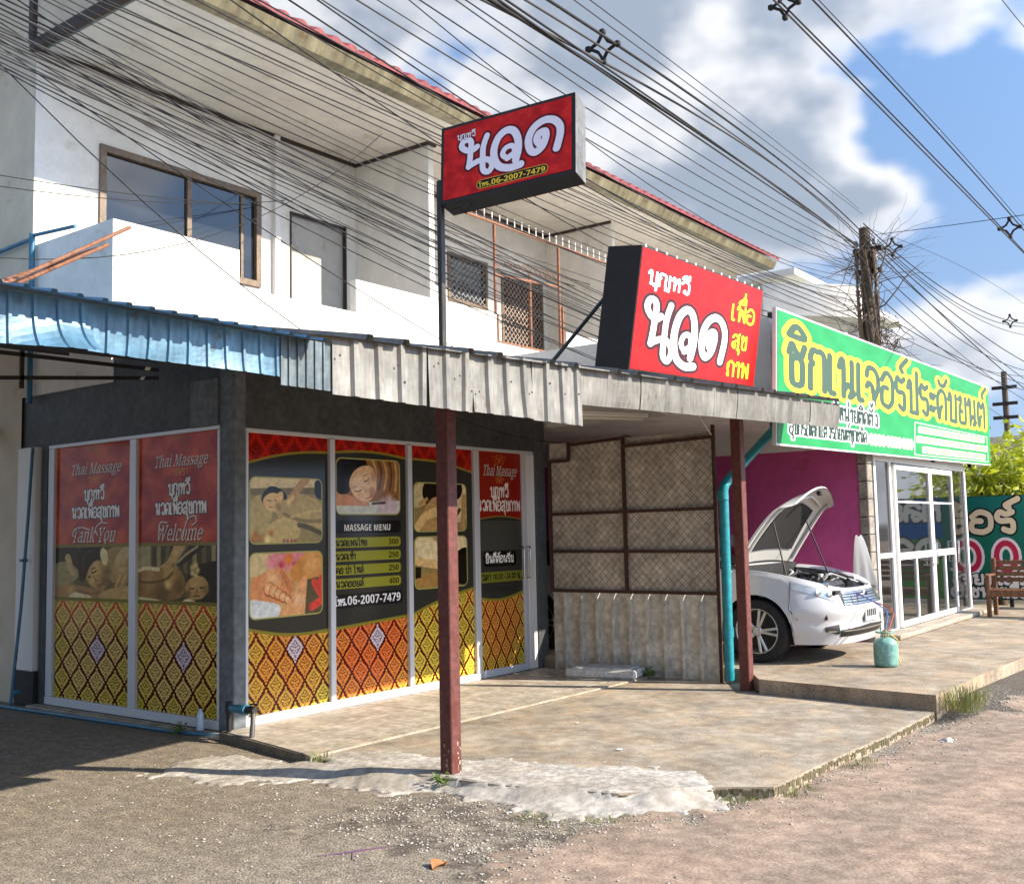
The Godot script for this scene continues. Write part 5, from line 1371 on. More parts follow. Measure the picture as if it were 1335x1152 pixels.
func build_canopies():
	var down := Vector3.DOWN
	var blue := thing("blue_canopy", "blue corrugated metal awning on a dark steel frame over the side lane", "awning", V(-4, 2.2, 0))
	var mb: MB
	# blue fascia sheets
	for i in 4:
		var x := -6.05 + i * 0.9
		mb = MB.new(); var torn := i == 2
		ribbed(mb, V(x, 2.365 + i * 0.004, 3.44 - (i % 2) * 0.006), Vector3.RIGHT, down, Vector3.BACK, 0.9, 0.172 + (0.012 if i < 3 else 0.0), 0.088, 0.020, 0.010, 8, func(s, t): return (t ** 3) * (0.055 * sin(s * 9.0) + 0.05 if torn else 0.012 * sin(s * 7.0 + i)))
		part(blue, "fascia_sheet", mb, M.sheet_blue)
	mb = MB.new()
	ribbed(mb, V(-2.46, 2.385, 3.442), Vector3.RIGHT, down, Vector3.BACK, 0.30, 0.215, 0.05, 0.014, 0.008, 3)
	part(blue, "fascia_sheet", mb, M.sheet_blue_old, "faded grey-blue fascia sheet")
	# blue roof sheets
	for i in 8:
		var x := -6.1 + i * 0.76
		if x + 0.7 > -2.1: continue
		mb = MB.new(); var z1 := -5.0
		var a := V(x, roof_y(3.56, 2.385), 3.56); var b := V(x, roof_y(z1, 2.385), z1)
		ribbed(mb, a, Vector3.RIGHT, (b - a).normalized(), Vector3(0, 1, 0.18).normalized(), 0.765, a.distance_to(b), 0.095, 0.03, 0.012, 1)
		part(blue, "roof_sheet", mb, M.sheet_blue)
	for i in 4:
		var x := -2.3 + i * 0.565
		mb = MB.new()
		var a := V(x, roof_y(0.05, 2.43), 0.05); var b := V(x, roof_y(-5.0, 2.43), -5.0)
		ribbed(mb, a, Vector3.RIGHT, (b - a).normalized(), Vector3(0, 1, 0.18).normalized(), 0.565, a.distance_to(b), 0.19, 0.08, 0.03, 1)
		part(blue, "roof_sheet", mb, M.sheet_blue)
	for z in [3.36, 1.6, -0.5, -2.6]:
		mb = MB.new(); mb.bar(V(-6.1, roof_y(z, 2.30), z), V(-2.3 if z > 0.0 else -0.03, roof_y(z, 2.30), z), 0.05, 0.08); part(blue, "purlin", mb, M.steel_dark)
	for x in [-5.9, -4.2, -2.9, -1.4]:
		var zz := 3.40 if x < -2.3 else -0.1
		mb = MB.new(); mb.bar(V(x, roof_y(zz, 2.24), zz), V(x, roof_y(-4.8, 2.24), -4.8), 0.05, 0.09)
		part(blue, "rafter", mb, M.steel_dark)
	for x in [-5.9]:
		mb = MB.new(); mb.span(V(x - 0.05, -0.08, -4.0), V(x + 0.05, 3.5, -3.9)); mb.span(V(x - 0.05, -0.1, 2.3), V(x + 0.05, 2.5, 2.4)); part(blue, "post", mb, M.steel_dark)
	for q in [[-3.2, 2.96, -0.03, 3.0], [-3.2, 2.60, -0.03, 2.93], [-1.25, 2.72, -1.25, 3.3], [-2.2, 2.6, -2.2, 3.3]]:
		mb = MB.new(); mb.bar(V(q[0], q[1], -1.0), V(q[2], q[3], -1.0), 0.022, 0.03); part(blue, "truss_bar", mb, M.steel_dark)
	mb = MB.new(); mb.span(V(-1.5, 2.62, -3.9), V(-0.02, 2.74, -3.83)); part(blue, "tie_beam", mb, M.trim_white)

	var grey := thing("grey_canopy", "weathered grey ribbed metal canopy on two red posts before the shop", "awning", V(1, 0, 2.4))
	# tall, pale fascia sheets
	var spans := [[-2.17, -1.52, 2.405, 2.450], [-1.53, -1.16, 2.450, 2.470], [-1.17, -0.62, 2.466, 2.500], [-0.64, -0.13, 2.495, 2.520]]
	for i in 4:
		var q: Array = spans[i]
		mb = MB.new()
		var L: float = q[1] - q[0]
		ribbed(mb, V(q[0], q[2], 3.452 + (i % 2) * 0.008), V(L, q[3] - q[2], 0).normalized(), down, Vector3.BACK, L, q[2] - 2.155 + 0.004 * (i % 2), 0.158, 0.052, 0.018, 5, func(s, t): return 0.010 * sin(s * 6.0 + i * 2.0) * t + (0.02 * t * t if i == 2 else 0.0), (q[3] - q[2]) / L)
		part(grey, "fascia_sheet", mb, M.sheet_grey)
		# screw holes and rust spots
		mb = MB.new()
		for k in 3:
			var x := float(q[0]) + L * (k + 0.5) / 3.0 + rng.randf_range(-0.09, 0.09); var y := 2.33 + rng.randf_range(-0.10, 0.08)
			mb.lathe([Vector2(0.0, 0.004), Vector2(rng.randf_range(0.003, 0.006), 0.003), Vector2(0.007, 0.0)], 6, V(x, y, 3.476 + (i % 2) * 0.008), Basis(Vector3.RIGHT, PI / 2))
		tag(part(grey, "screw", mb, M.rust_dark), "", "", "", "stuff")
	# long dull fascia over the doorway, bent round at its foot
	for i in 6:
		var x0 := -0.14 + i * 0.76; var L := 0.775 if i < 5 else 0.76
		mb = MB.new()
		var yt := lerpf(2.52, 2.68, (x0 + 0.14) / 4.56)
		ribbed(mb, V(x0, yt, 3.445 + (i % 2) * 0.006), V(0.76, 0.0267, 0).normalized(), down, Vector3.BACK, L, 0.232, 0.37, 0.03, 0.004, 6, func(s, t): return -0.022 * t * t + 0.006 * sin(s * 11.0 + i * 1.7) * t)
		part(grey, "fascia_sheet", mb, M.sheet_dull)
	# roof sheets
	for i in 9:
		var x := -2.2 + i * 0.745
		mb = MB.new()
		var yf := lerpf(2.42, 2.70, (x + 2.2) / 6.6)
		var a := V(x, roof_y(3.50, yf), 3.50); var b := V(x, roof_y(-0.02, yf), -0.02)
		ribbed(mb, a, V(0.745, 0.0316, 0).normalized(), (b - a).normalized(), Vector3(0, 1, 0.18).normalized(), 0.75, a.distance_to(b), 0.25, 0.06, 0.028, 1)
		part(grey, "roof_sheet", mb, M.sheet_dull)
	for z in [3.36, 2.45, 1.3, 0.15]:
		mb = MB.new(); mb.bar(V(-2.2, roof_y(z, 2.33), z), V(4.40, roof_y(z, 2.61), z), 0.05, 0.08); part(grey, "purlin", mb, M.steel_dark)
	for x in [-2.1, -0.225, 1.8, 3.83]:
		var yf := lerpf(2.26, 2.54, (x + 2.2) / 6.6)
		mb = MB.new(); mb.bar(V(x, roof_y(3.40, yf), 3.40), V(x, roof_y(0.0, yf), 0.0), 0.05, 0.08); part(grey, "rafter", mb, M.steel_dark)
	for q in [[-0.225, 2.456, -0.06, 2.44], [3.83, 2.65, -0.01, 2.66]]:
		mb = MB.new(); mb.span(V(q[0] - 0.05, q[2], q[1] - 0.05), V(q[0] + 0.05, q[3], q[1] + 0.05), 0.006); part(grey, "post", mb, M.post_red)
	# paint worn off at the foot of the corner post
	mb = MB.new()
	for k in 7:
		var y := 0.0 + k * 0.03; mb.box(V(-0.2745, y, 2.47 + rng.randf_range(-0.03, 0.03)), V(0.003, rng.randf_range(0.008, 0.03), rng.randf_range(0.004, 0.014)), Basis(Vector3.RIGHT, rng.randf_range(-0.5, 0.5)))
		mb.box(V(-0.20 + rng.randf_range(-0.03, 0.02), y + 0.01, 2.5055), V(rng.randf_range(0.003, 0.012), rng.randf_range(0.01, 0.04), 0.003), Basis(Vector3.BACK, rng.randf_range(-0.5, 0.5)))
	tag(part(grey, "worn_patch", mb, M.kerb), "", "", "", "stuff")
	# batten lamp under the canopy
	var lamp := thing("batten_lamp", "unlit white fluorescent batten under the grey canopy", "lamp", V(3.4, 2.58, 1.5))
	mb = MB.new(); mb.bar(V(2.75, 2.63, 1.5), V(4.1, 2.71, 1.5), 0.09, 0.05, 0.008); part(lamp, "housing", mb, M.trim_white)
	mb = MB.new(); mb.tube([V(2.80, 2.592, 1.5), V(4.05, 2.667, 1.5)], 0.016, 8); part(lamp, "tube", mb, M.tube_white)
	var wire := MB.new(); wire.tube([V(3.1, 2.72, 2.0), V(3.5, 2.62, 2.1), V(3.9, 2.66, 2.2), V(4.1, 2.45, 2.25)], 0.006, 5)
	one("lamp_wire", wire, M.trim_white, "thin pale wire looping under the grey canopy", "wire")

# ---------------------------------------------------------------- signs
func plate(mb: MB, bl: Vector3, br: Vector3, tr: Vector3, tl: Vector3): mb.quad(bl, br, tr, tl)

func boxed(mb: MB, bl: Vector3, br: Vector3, tr: Vector3, tl: Vector3, back: Vector3):   # a box behind a face, without the face
	var c := (bl + tr) * 0.5 + back * 0.5
	for q in [[bl, br], [br, tr], [tr, tl], [tl, bl]]: mb.face([q[0], q[1], q[1] + back, q[0] + back], (q[0] + q[1]) * 0.5 - c + back * 0.5)
	mb.face([bl + back, br + back, tr + back, tl + back], back); mb.face([bl, br, tr, tl], -back)

func inset(p: Array, d: float, out: Vector3) -> Array:   # bl br tr tl moved inward by d and along out
	var u: Vector3 = (p[1] - p[0]).normalized(); var v: Vector3 = (p[3] - p[0]).normalized()
	return [p[0] + u * d + v * d + out, p[1] - u * d + v * d + out, p[2] - u * d - v * d + out, p[3] + u * d - v * d + out]

func build_signs():
	# lightbox on a pole, square to the facade
	var s := thing("hanging_sign", "red lightbox sign with white lettering on a tall pole above the canopy", "sign", V(-0.22, 2.45, 2.43))
	var p := [V(-0.206, 3.719, 2.424), V(0.036, 3.80, 3.350), V(0.080, 4.345, 3.336), V(-0.160, 4.264, 2.407)]
	var nv: Vector3 = (p[1] - p[0]).cross(p[3] - p[0]).normalized()
	if nv.x > 0: nv = -nv
	var mb := MB.new(); boxed(mb, p[0], p[1], p[2], p[3], -nv * 0.20); part(s, "box", mb, M.black)
	var f := inset(p, 0.022, nv * 0.004)
	mb = MB.new(); mb.quad(f[0], f[1], f[2], f[3]); part(s, "face", mb, printed(sign_hanging(), 0.3))
	mb = MB.new()
	var b := -nv * 0.20; var o = (p[1] - p[0]).normalized() * 0.004
	mb.quad(p[1] + o, p[1] + b + o, p[2] + b + o, p[2] + o); part(s, "end_plate", mb, std(lin(0.27, 0.275, 0.28), 0.5, 0.3, T.streak, 1.5, T.mid_n, 0.3))
	mb = MB.new(); mb.quad(p[0] + b - nv * 0.004, p[3] + b - nv * 0.004, p[2] + b - nv * 0.004, p[1] + b - nv * 0.004); part(s, "back_face", mb, std(lin(0.5, 0.03, 0.03), 0.35))
	mb = MB.new(); mb.span(V(-0.190, 2.42, 2.375), V(-0.145, 3.90, 2.412), 0.004); part(s, "pole", mb, std(lin(0.07, 0.068, 0.066), 0.5, 0.3, T.streak, 1.0))
	mb = MB.new(); mb.tube([V(-0.20, 3.74, 2.42), V(-0.16, 3.68, 2.46), V(-0.12, 3.70, 2.52), V(-0.10, 3.66, 2.56), V(-0.08, 3.72, 2.60)], 0.006, 5); part(s, "wire", mb, M.black)
	# tilted board on the canopy roof
	s = thing("roof_sign", "bright red board with white and yellow lettering and black sides on canopy", "sign", V(2.7, 2.75, 2.8))
	p = [V(1.389, 2.728, 2.903), V(4.084, 2.878, 2.723), V(4.148, 3.836, 2.841), V(1.453, 3.686, 3.021)]
	nv = (p[1] - p[0]).cross(p[3] - p[0]).normalized()
	mb = MB.new(); boxed(mb, p[0], p[1], p[2], p[3], -nv * 0.29); part(s, "box", mb, M.black)
	f = inset(p, 0.012, nv * 0.004)
	mb = MB.new(); mb.quad(f[0], f[1], f[2], f[3]); part(s, "face", mb, printed(sign_roof(), 0.4))
	for i in 14:
		mb = MB.new(); mb.lathe([Vector2(0.012, -0.01), Vector2(0.010, 0.012), Vector2(0.0, 0.014)], 6, (p[3] as Vector3).lerp(p[2], (i + 0.3) / 14.0), Basis.IDENTITY); part(s, "rivet", mb, M.trim_white)
	mb = MB.new(); mb.tube([V(1.20, 2.80, 2.3), V(2.10, 3.65, 2.45)], 0.016, 6); part(s, "brace", mb, M.black)
	mb = MB.new(); mb.tube([V(4.05, 2.80, 2.3), V(4.30, 3.5, 2.5)], 0.014, 6); part(s, "brace", mb, M.black)
	# long green shop sign
	s = thing("green_sign", "long green billboard with yellow rimmed lettering over the glass shop", "sign", V(8.6, 2.3, 2.9))
	p = [V(4.16, 2.307, 2.90), V(13.05, 2.45, 2.90), V(13.20, 3.765, 2.90), V(4.31, 3.685, 2.90)]
	mb = MB.new(); boxed(mb, p[0], p[1], p[2], p[3], V(0, 0, -0.04)); part(s, "frame", mb, M.alu_white)
	f = inset(p, 0.02, V(0, 0, 0.004))
	mb = MB.new(); mb.quad(f[0], f[1], f[2], f[3]); part(s, "face", mb, printed(sign_green(), 0.45))
	mb = MB.new()
	for x in [4.6, 6.5, 8.4, 10.3, 12.4]: mb.bar(V(x, 2.4, 2.72), V(x, 3.7, 2.72), 0.05, 0.05)
	part(s, "support", mb, M.steel_dark)
	# printed banner fence beyond the shop
	s = thing("banner_fence", "teal and blue printed banner stretched beside the wooden bench", "banner", V(13.2, 0.2, 4.2))
	mb = MB.new(); mb.quad(V(13.2, 0.26, 1.92), V(13.2, 0.26, 4.2), V(13.2, 1.95, 4.2), V(13.2, 1.95, 1.92)); part(s, "sheet", mb, printed(sign_banner(), 0.5))
	mb = MB.new(); mb.span(V(13.205, 0.25, 1.9), V(13.24, 1.96, 4.22)); part(s, "backing", mb, M.steel_dark)
	for z in [1.95, 3.05, 4.18]:
		mb = MB.new(); mb.span(V(13.25, 0.0, z - 0.03), V(13.31, 1.9, z + 0.03)); part(s, "post", mb, M.steel_dark)

# ---------------------------------------------------------------- partition, pipes, small things
func build_partition():
	var t := thing("mesh_partition", "rusty framed chain-link partition over ribbed metal sheet", "partition", V(4.2, 0, 1.2))
	var mb := MB.new()
	ribbed(mb, V(4.225, 0.855, 0.20), Vector3.BACK, Vector3.DOWN, Vector3.LEFT, 2.02, 0.85, 0.205, 0.055, 0.045, 1)
	part(t, "ribbed_sheet", mb, M.panel_sheet)
	var fr := [[0.21, 0.86, 0.21, 2.30], [1.17, 0.86, 1.17, 2.52], [2.225, 0.0, 2.225, 2.56], [0.21, 0.87, 2.22, 0.87], [0.21, 1.30, 2.22, 1.29], [0.21, 1.71, 2.22, 1.72], [0.47, 2.47, 1.17, 2.50], [1.17, 2.41, 2.22, 2.44], [0.21, 2.30, 0.47, 2.30], [0.47, 2.30, 0.47, 2.50]]
	for q in fr:
		mb = MB.new(); mb.bar(V(4.185, q[1], q[0]), V(4.185, q[3], q[2]), 0.03, 0.032); part(t, "frame_bar", mb, M.rust_dark)
	mb = MB.new()
	mb.grid(func(u, v): return V(4.215 + 0.008 * sin(u * 17.0 + v * 5.0) * sin(v * 9.0), lerpf(0.86, 2.50, v), lerpf(0.2, 2.23, u)), 30, 24, true)
	part(t, "cloth", mb, M.tarp, "dusty tan cloth backing")
	mb = MB.new()
	var area := PackedVector2Array([Vector2(0.22, 0.88), Vector2(2.21, 0.88), Vector2(2.21, 2.43), Vector2(1.17, 2.49), Vector2(0.48, 2.46), Vector2(0.48, 2.29), Vector2(0.22, 2.29)])
	var k := -2.4
	while k < 3.0:
		for dg in [1.0, -1.0]:
			var a := Vector2(k, 0.8 if dg > 0 else 2.6)
			for c in Geometry2D.intersect_polyline_with_polygon(PackedVector2Array([a, a + Vector2(1.8, 1.8 * dg)]), area):
				if c.size() > 1: mb.tube([V(4.190 - dg * 0.003, c[0].y, c[0].x), V(4.190 - dg * 0.003, c[1].y, c[1].x)], 0.0018, 3, false)
		k += 0.083
	tag(part(t, "wire_mesh", mb, M.rust_dark), "", "", "", "stuff")
	# foam slab lying at its foot
	var fo := MB.new()
	fo.box(V(3.97, 0.058, 1.02), V(0.44, 0.092, 0.76), Basis(Vector3.UP, 0.22), 0.022); fo.box(V(3.96, 0.108, 1.02), V(0.34, 0.02, 0.62), Basis(Vector3.UP, 0.24), 0.008)
	one("foam_lid", fo, M.foam, "dirty white foam box lid lying at the partition's foot", "lid")
	# turquoise downpipe
	var dp := thing("downpipe", "turquoise plastic downpipe bending out beside the red post", "pipe", V(4.18, 0, 2.32))
	mb = MB.new(); mb.tube([V(4.16, 0.03, 2.32), V(4.18, 1.88, 2.32)], 0.048, 14); part(dp, "pipe", mb, M.teal_pipe)
	mb = MB.new(); mb.tube([V(4.18, 1.84, 2.32), V(4.18, 1.90, 2.32), V(4.20, 1.95, 2.33), V(4.26, 2.00, 2.34), V(4.72, 2.28, 2.40), V(5.2, 2.56, 2.45), V(5.22, 2.72, 2.45)], 0.048, 14); part(dp, "bend", mb, M.teal_pipe)
	for y in [0.45, 1.80]:
		mb = MB.new(); mb.tube([V(4.168, y, 2.32), V(4.168, y + 0.09, 2.32)], 0.054, 14); part(dp, "socket", mb, M.teal_pipe)
	# blue supply pipe along the foot of the side wall, and the tap at the corner
	var bp := thing("supply_pipe", "thin blue water pipe running along the foot of side windows", "pipe", V(-0.15, -0.05, -1.6))
	mb = MB.new(); mb.tube([V(-0.24, -0.045, -5.0), V(-0.22, -0.04, -3.2), V(-0.175, -0.04, -1.8), V(-0.16, -0.035, -0.6), V(-0.10, -0.03, -0.02)], 0.017, 8); part(bp, "pipe", mb, M.blue_pipe)
	mb = MB.new(); mb.tube([V(-0.19, -0.04, -3.10), V(-0.13, 0.9, -3.05), V(-0.09, 1.8, -3.02), V(-0.07, 2.45, -3.0)], 0.016, 8); part(bp, "riser", mb, M.blue_pipe)
	for y in [0.1, 1.35]:
		mb = MB.new(); mb.box(V(-0.11 - 0.03 * (1.35 - y), y, -3.06), V(0.06, 0.03, 0.05)); part(bp, "clip", mb, M.blue_pipe)
	var tp := thing("water_tap", "blue and black tap on a short standpipe at the grey corner column", "tap", V(-0.12, -0.04, 0.08))
	mb = MB.new(); mb.tube([V(-0.10, -0.03, -0.03), V(-0.09, -0.03, 0.05), V(-0.09, 0.02, 0.06), V(-0.09, 0.22, 0.06)], 0.02, 8); mb.box(V(-0.09, -0.02, 0.055), V(0.06, 0.06, 0.06)); part(tp, "standpipe", mb, M.black)
	mb = MB.new(); mb.box(V(-0.09, 0.20, 0.06), V(0.05, 0.09, 0.05), Basis.IDENTITY, 0.008); part(tp, "elbow", mb, M.black)
	mb = MB.new(); mb.tube([V(-0.09, 0.195, 0.08), V(-0.085, 0.195, 0.27)], [0.026, 0.044], 10); part(tp, "coupling", mb, M.blue_pipe)
	mb = MB.new(); mb.tube([V(-0.085, 0.195, 0.26), V(-0.08, 0.20, 0.36)], 0.030, 8); mb.bar(V(-0.08, 0.24, 0.30), V(-0.08, 0.245, 0.40), 0.012, 0.012); part(tp, "valve", mb, M.black)
	mb = MB.new(); mb.tube([V(-0.08, 0.19, 0.34), V(-0.10, 0.10, 0.36), V(-0.17, -0.02, 0.43), V(-0.19, -0.03, 0.46)], 0.020, 8); part(tp, "hose", mb, std(lin(0.07, 0.07, 0.072), 0.5))
	# loose rods and blue pipe on the side balcony
	var rods := thing("loose_rods", "rusty orange rods leaning over the balcony's shaded end", "rods", V(-1.2, 3.4, -2.0))
	for q in [[-1.55, 3.44, -0.80, 0.0, 4.38, -1.5], [-1.55, 3.40, -0.82, -0.22, 4.17, -1.5], [-1.55, 3.47, -0.85, -0.35, 4.10, -1.45]]:
		mb = MB.new(); mb.tube([V(q[0], q[1], q[2]), V(q[3], q[4], q[5])], 0.018, 6); part(rods, "rod", mb, M.rust_orange)
	var vp := thing("balcony_pipe", "pale blue pipe with tee rising beside the beige wall", "pipe", V(-0.06, 3.4, -3.1))
	mb = MB.new(); mb.tube([V(-0.05, 2.9, -3.12), V(-0.05, 4.62, -3.12)], 0.03, 8); part(vp, "pipe", mb, M.blue_pipe)
	mb = MB.new(); mb.tube([V(-0.05, 4.57, -3.12), V(-0.05, 4.53, -4.6)], 0.022, 8); mb.tube([V(-0.05, 4.60, -3.12), V(0.05, 4.60, -2.5)], 0.02, 8); part(vp, "arm", mb, M.blue_pipe)

# ---------------------------------------------------------------- car with its bonnet up
const CX := 5.64
const CY := 0.13
const PLAN := [[0.0, 3.35], [0.22, 3.343], [0.42, 3.319], [0.58, 3.265], [0.7, 3.181], [0.79, 3.056], [0.85, 2.896], [0.885, 2.691], [0.9, 2.45], [0.905, 2.1], [0.91, 1.4], [0.91, 0.6], [0.905, -0.3], [0.88, -0.9], [0.78, -1.25], [0.45, -1.38], [0.0, -1.4]]

func plan(t: float) -> Vector2:   # t runs 0 at the nose to 16 at the tail
	var i := clampi(int(t), 0, PLAN.size() - 2)
	var g := func(k): k = clampi(k, 0, PLAN.size() - 1); return Vector2(PLAN[k][0], PLAN[k][1])
	return (g.call(i) as Vector2).cubic_interpolate(g.call(i + 1), g.call(i - 1), g.call(i + 2), t - i)

func belt(z: float) -> float:   # height of the wing or door top above the ground
	if z > 2.2: return lerpf(0.955, 0.745, pow(clampf((z - 2.2) / 1.15, 0.0, 1.0), 1.7))
	return lerpf(0.955, 1.0, clampf((2.2 - z) / 2.5, 0.0, 1.0))

func skin(t: float, y: float, out := 0.0) -> Vector3:   # right-hand skin of the car; y above the ground
	var p := plan(t); var d := plan(minf(t + 0.05, 16.0)) - plan(maxf(t - 0.05, 0.0))
	var nn := Vector2(-d.y, d.x).normalized()   # points out in plan (x outward, z)
	if nn.dot(p - Vector2(0, 1.2)) < 0.0: nn = -nn
	var b := belt(p.y)
	var front := clampf((p.y - 2.6) / 0.7, 0.0, 1.0)
	var ins := 0.0
	ins += 0.05 * smoothstep(0.36, 0.20, y)
	ins += (0.030 + 0.05 * front) * smoothstep(0.56, b - 0.02, y) + 0.03 * smoothstep(b - 0.05, b, y)
	ins -= 0.016 * exp(-((y - 0.52) / 0.06) ** 2)
	ins += 0.018 * exp(-((y - 0.42) / 0.05) ** 2) * front
	var q := p + nn * (out - ins)
	return V(CX - maxf(q.x, 0.0), CY + y, q.y)

func mirror(mb: MB, both := true):
	var n := mb.v.size()
	for i in range(0, n, 3):
		for k in [0, 2, 1]:
			var a := mb.v[i + k]; a.x = 2.0 * CX - a.x; mb.v.append(a)
			var b := mb.n[i + k]; b.x = -b.x; mb.n.append(b); mb.t.append(mb.t[i + k])

func patch(t0: float, t1: float, lo: Callable, hi: Callable, out: float, nu: int, nv: int) -> MB:
	var mb := MB.new()
	mb.grid(func(u, v):
		var t := lerpf(t0, t1, u); return skin(t, lerpf(lo.call(t), hi.call(t), v), out), nu, nv, true)
	return mb

func wheel_y(z: float) -> float:   # lower edge of the side skin: sill, or the arch over a wheel
	var y := 0.20
	for zc in [2.46, -0.30]:
		var d := absf(z - zc)
		if d < 0.372: y = maxf(y, 0.325 + sqrt(0.372 * 0.372 - d * d))
	return y

func build_car():
	var c := thing("parked_car", "silver-white saloon car with open bonnet parked beside the maroon wall", "car", V(CX, CY, 1.0))
	# side and nose skin, with wheel arches cut by the lower edge
	var ts := []
	var t := 0.0
	while t < 16.0:
		ts.append(t); t += 0.12 if t < 7.0 else 0.08
	# exact arch rims need dense stations along the wheels
	var mb := MB.new()
	mb.grid(func(u, v):
		var tt: float = ts[mini(int(round(u * (ts.size() - 1))), ts.size() - 1)]
		var z := plan(tt).y
		return skin(tt, lerpf(wheel_y(z), belt(z), v)), ts.size() - 1, 14, true)
	mirror(mb); part(c, "body", mb, M.car_paint)
	# wing tops, turning in to the engine bay
	mb = MB.new()
	mb.grid(func(u, v):
		var tt := lerpf(2.4, 8.6, u); var a := skin(tt, belt(plan(tt).y)); return V(lerpf(a.x, a.x + 0.13, v), a.y + 0.012 * sin(v * PI) - 0.03 * v, a.z - 0.0 * v), 30, 4)
	var wm := mb.v.size(); mirror(mb)
	for s in 2:
		var half := MB.new(); half.v = mb.v.slice(s * wm, (s + 1) * wm); half.n = mb.n.slice(s * wm, (s + 1) * wm); half.t = mb.t.slice(s * wm, (s + 1) * wm)
		part(c, "wing", half, M.car_paint)
	# engine bay: tub, slam panel, engine and its clutter
	mb = MB.new(); mb.span(V(CX - 0.74, CY + 0.45, 2.25), V(CX + 0.74, CY + 0.50, 3.16)); mb.span(V(CX - 0.76, CY + 0.45, 2.2), V(CX + 0.76, CY + 0.98, 2.26)); part(c, "engine_bay", mb, M.black)
	mb = MB.new(); mb.span(V(CX - 0.62, CY + 0.69, 3.06), V(CX + 0.62, CY + 0.735, 3.22), 0.01); part(c, "slam_panel", mb, M.black)
	var eng := Node3D.new(); eng.name = "engine"; c.add_child(eng)
	mb = MB.new(); mb.span(V(CX - 0.32, CY + 0.5, 2.55), V(CX + 0.30, CY + 0.80, 3.0), 0.04); part(eng, "cover", mb, std(lin(0.03, 0.03, 0.032), 0.4))
	mb = MB.new(); mb.span(V(CX + 0.38, CY + 0.5, 2.6), V(CX + 0.62, CY + 0.84, 2.82), 0.015); part(eng, "battery", mb, M.black)
	mb = MB.new(); mb.span(V(CX - 0.66, CY + 0.5, 2.75), V(CX - 0.42, CY + 0.82, 3.02), 0.03); part(eng, "air_box", mb, M.rubber)
	mb = MB.new(); mb.lathe([Vector2(0.0, 0.22), Vector2(0.05, 0.22), Vector2(0.09, 0.18), Vector2(0.09, 0.0)], 10, V(CX - 0.56, CY + 0.66, 2.45)); part(eng, "reservoir", mb, M.trim_white)
	for k in 22:
		mb = MB.new(); var pts := []
		var a := V(CX + rng.randf_range(-0.66, 0.6), CY + rng.randf_range(0.74, 0.86), rng.randf_range(2.4, 3.1)); var dr := V(rng.randf_range(-0.4, 0.4), 0, rng.randf_range(-0.3, 0.3))
		for j in 8: pts.append(a + dr * (j / 7.0) + V(0, 0.06 * sin(j / 7.0 * PI), 0.03 * sin(j)))
		mb.tube(pts, rng.randf_range(0.010, 0.022), 6); part(eng, "hose", mb, [M.black, M.rubber, M.car_under][k % 3])
	for k in 26:
		mb = MB.new(); var a := V(CX + rng.randf_range(-0.68, 0.62), CY + rng.randf_range(0.70, 0.82), rng.randf_range(2.4, 3.15))
		mb.box(a, V(rng.randf_range(0.05, 0.14), rng.randf_range(0.06, 0.14), rng.randf_range(0.05, 0.12)), Basis(Vector3.UP, rng.randf()), 0.01); part(eng, "fitting", mb, [M.chrome, M.black, M.car_under, M.rubber][k % 4])
	# bonnet, hinged at the scuttle
	var bo := Node3D.new(); bo.name = "bonnet"; c.add_child(bo)
	var hinge := V(CX, CY + 0.99, 2.20)
	var ang := deg_to_rad(47.0)
	var bon := func(u: float, v: float, th: float):   # u across -1..1, v from hinge to lip
		var half := lerpf(0.78, 0.62, pow(v, 2.2)) * (1.0 - 0.10 * smoothstep(0.86, 1.0, v))
		var lip := 1.08 - 0.20 * u * u * smoothstep(0.3, 1.0, v)
		var crown := 0.055 * (1.0 - u * u) + 0.10 * sin(v * PI * 0.75) * 0.8 - 0.06 * smoothstep(0.8, 1.0, v)
		var q := V(u * half, crown - th, v * lip)
		return hinge + Basis(Vector3.RIGHT, -ang) * q
	mb = MB.new(); mb.grid(func(u, v): return bon.call(u * 2.0 - 1.0, v, 0.0), 20, 18, true); part(bo, "skin", mb, M.car_paint)
	mb = MB.new(); mb.grid(func(u, v): return bon.call((u * 2.0 - 1.0) * 0.985, v * 0.985 + 0.005, 0.022), 20, 18)
	for e in [-1.0, 1.0]: mb.grid(func(u, v): return bon.call(e * lerpf(1.0, 0.985, v), u, 0.022 * v), 18, 1, e < 0.0)
	mb.grid(func(u, v): return bon.call(u * 2.0 - 1.0, 1.0, 0.022 * v), 20, 1)
	part(bo, "inner_frame", mb, M.car_under, "pale underside of bonnet")
	mb = MB.new(); mb.grid(func(u, v):
		var vv := lerpf(0.16, 0.74, v); return bon.call((u * 2.0 - 1.0) * lerpf(0.70, 0.60, v), vv - 0.06 * absf(u * 2.0 - 1.0) * v, 0.034), 16, 12)
	part(bo, "liner", mb, M.rubber, "black sound-deadening pad")
	for q in [[-0.86, 0.05, 0.9], [0.86, 0.05, 0.9], [0.0, 0.80, 0.80]]:
		mb = MB.new(); var pts := []
		for k in 12:
			var s := k / 11.0
			pts.append(bon.call(q[0], lerpf(q[1], q[2], s), 0.035) if q[0] != 0.0 else bon.call(lerpf(-0.7, 0.7, s), 0.84 - 0.06 * absf(s * 2.0 - 1.0), 0.035))
		mb.tube(pts, 0.02, 6); part(bo, "stiffener", mb, M.car_under)
	mb = MB.new(); mb.box(bon.call(0.0, 0.93, 0.05), V(0.06, 0.05, 0.05), Basis.IDENTITY, 0.01); part(bo, "latch", mb, M.black)
	for x in [-0.62, 0.60]:
		mb = MB.new(); mb.tube([V(CX + x, CY + 0.80, 2.72), bon.call(x * 1.05, 0.52, 0.04)], 0.009, 6); part(c, "bonnet_strut", mb, M.black)
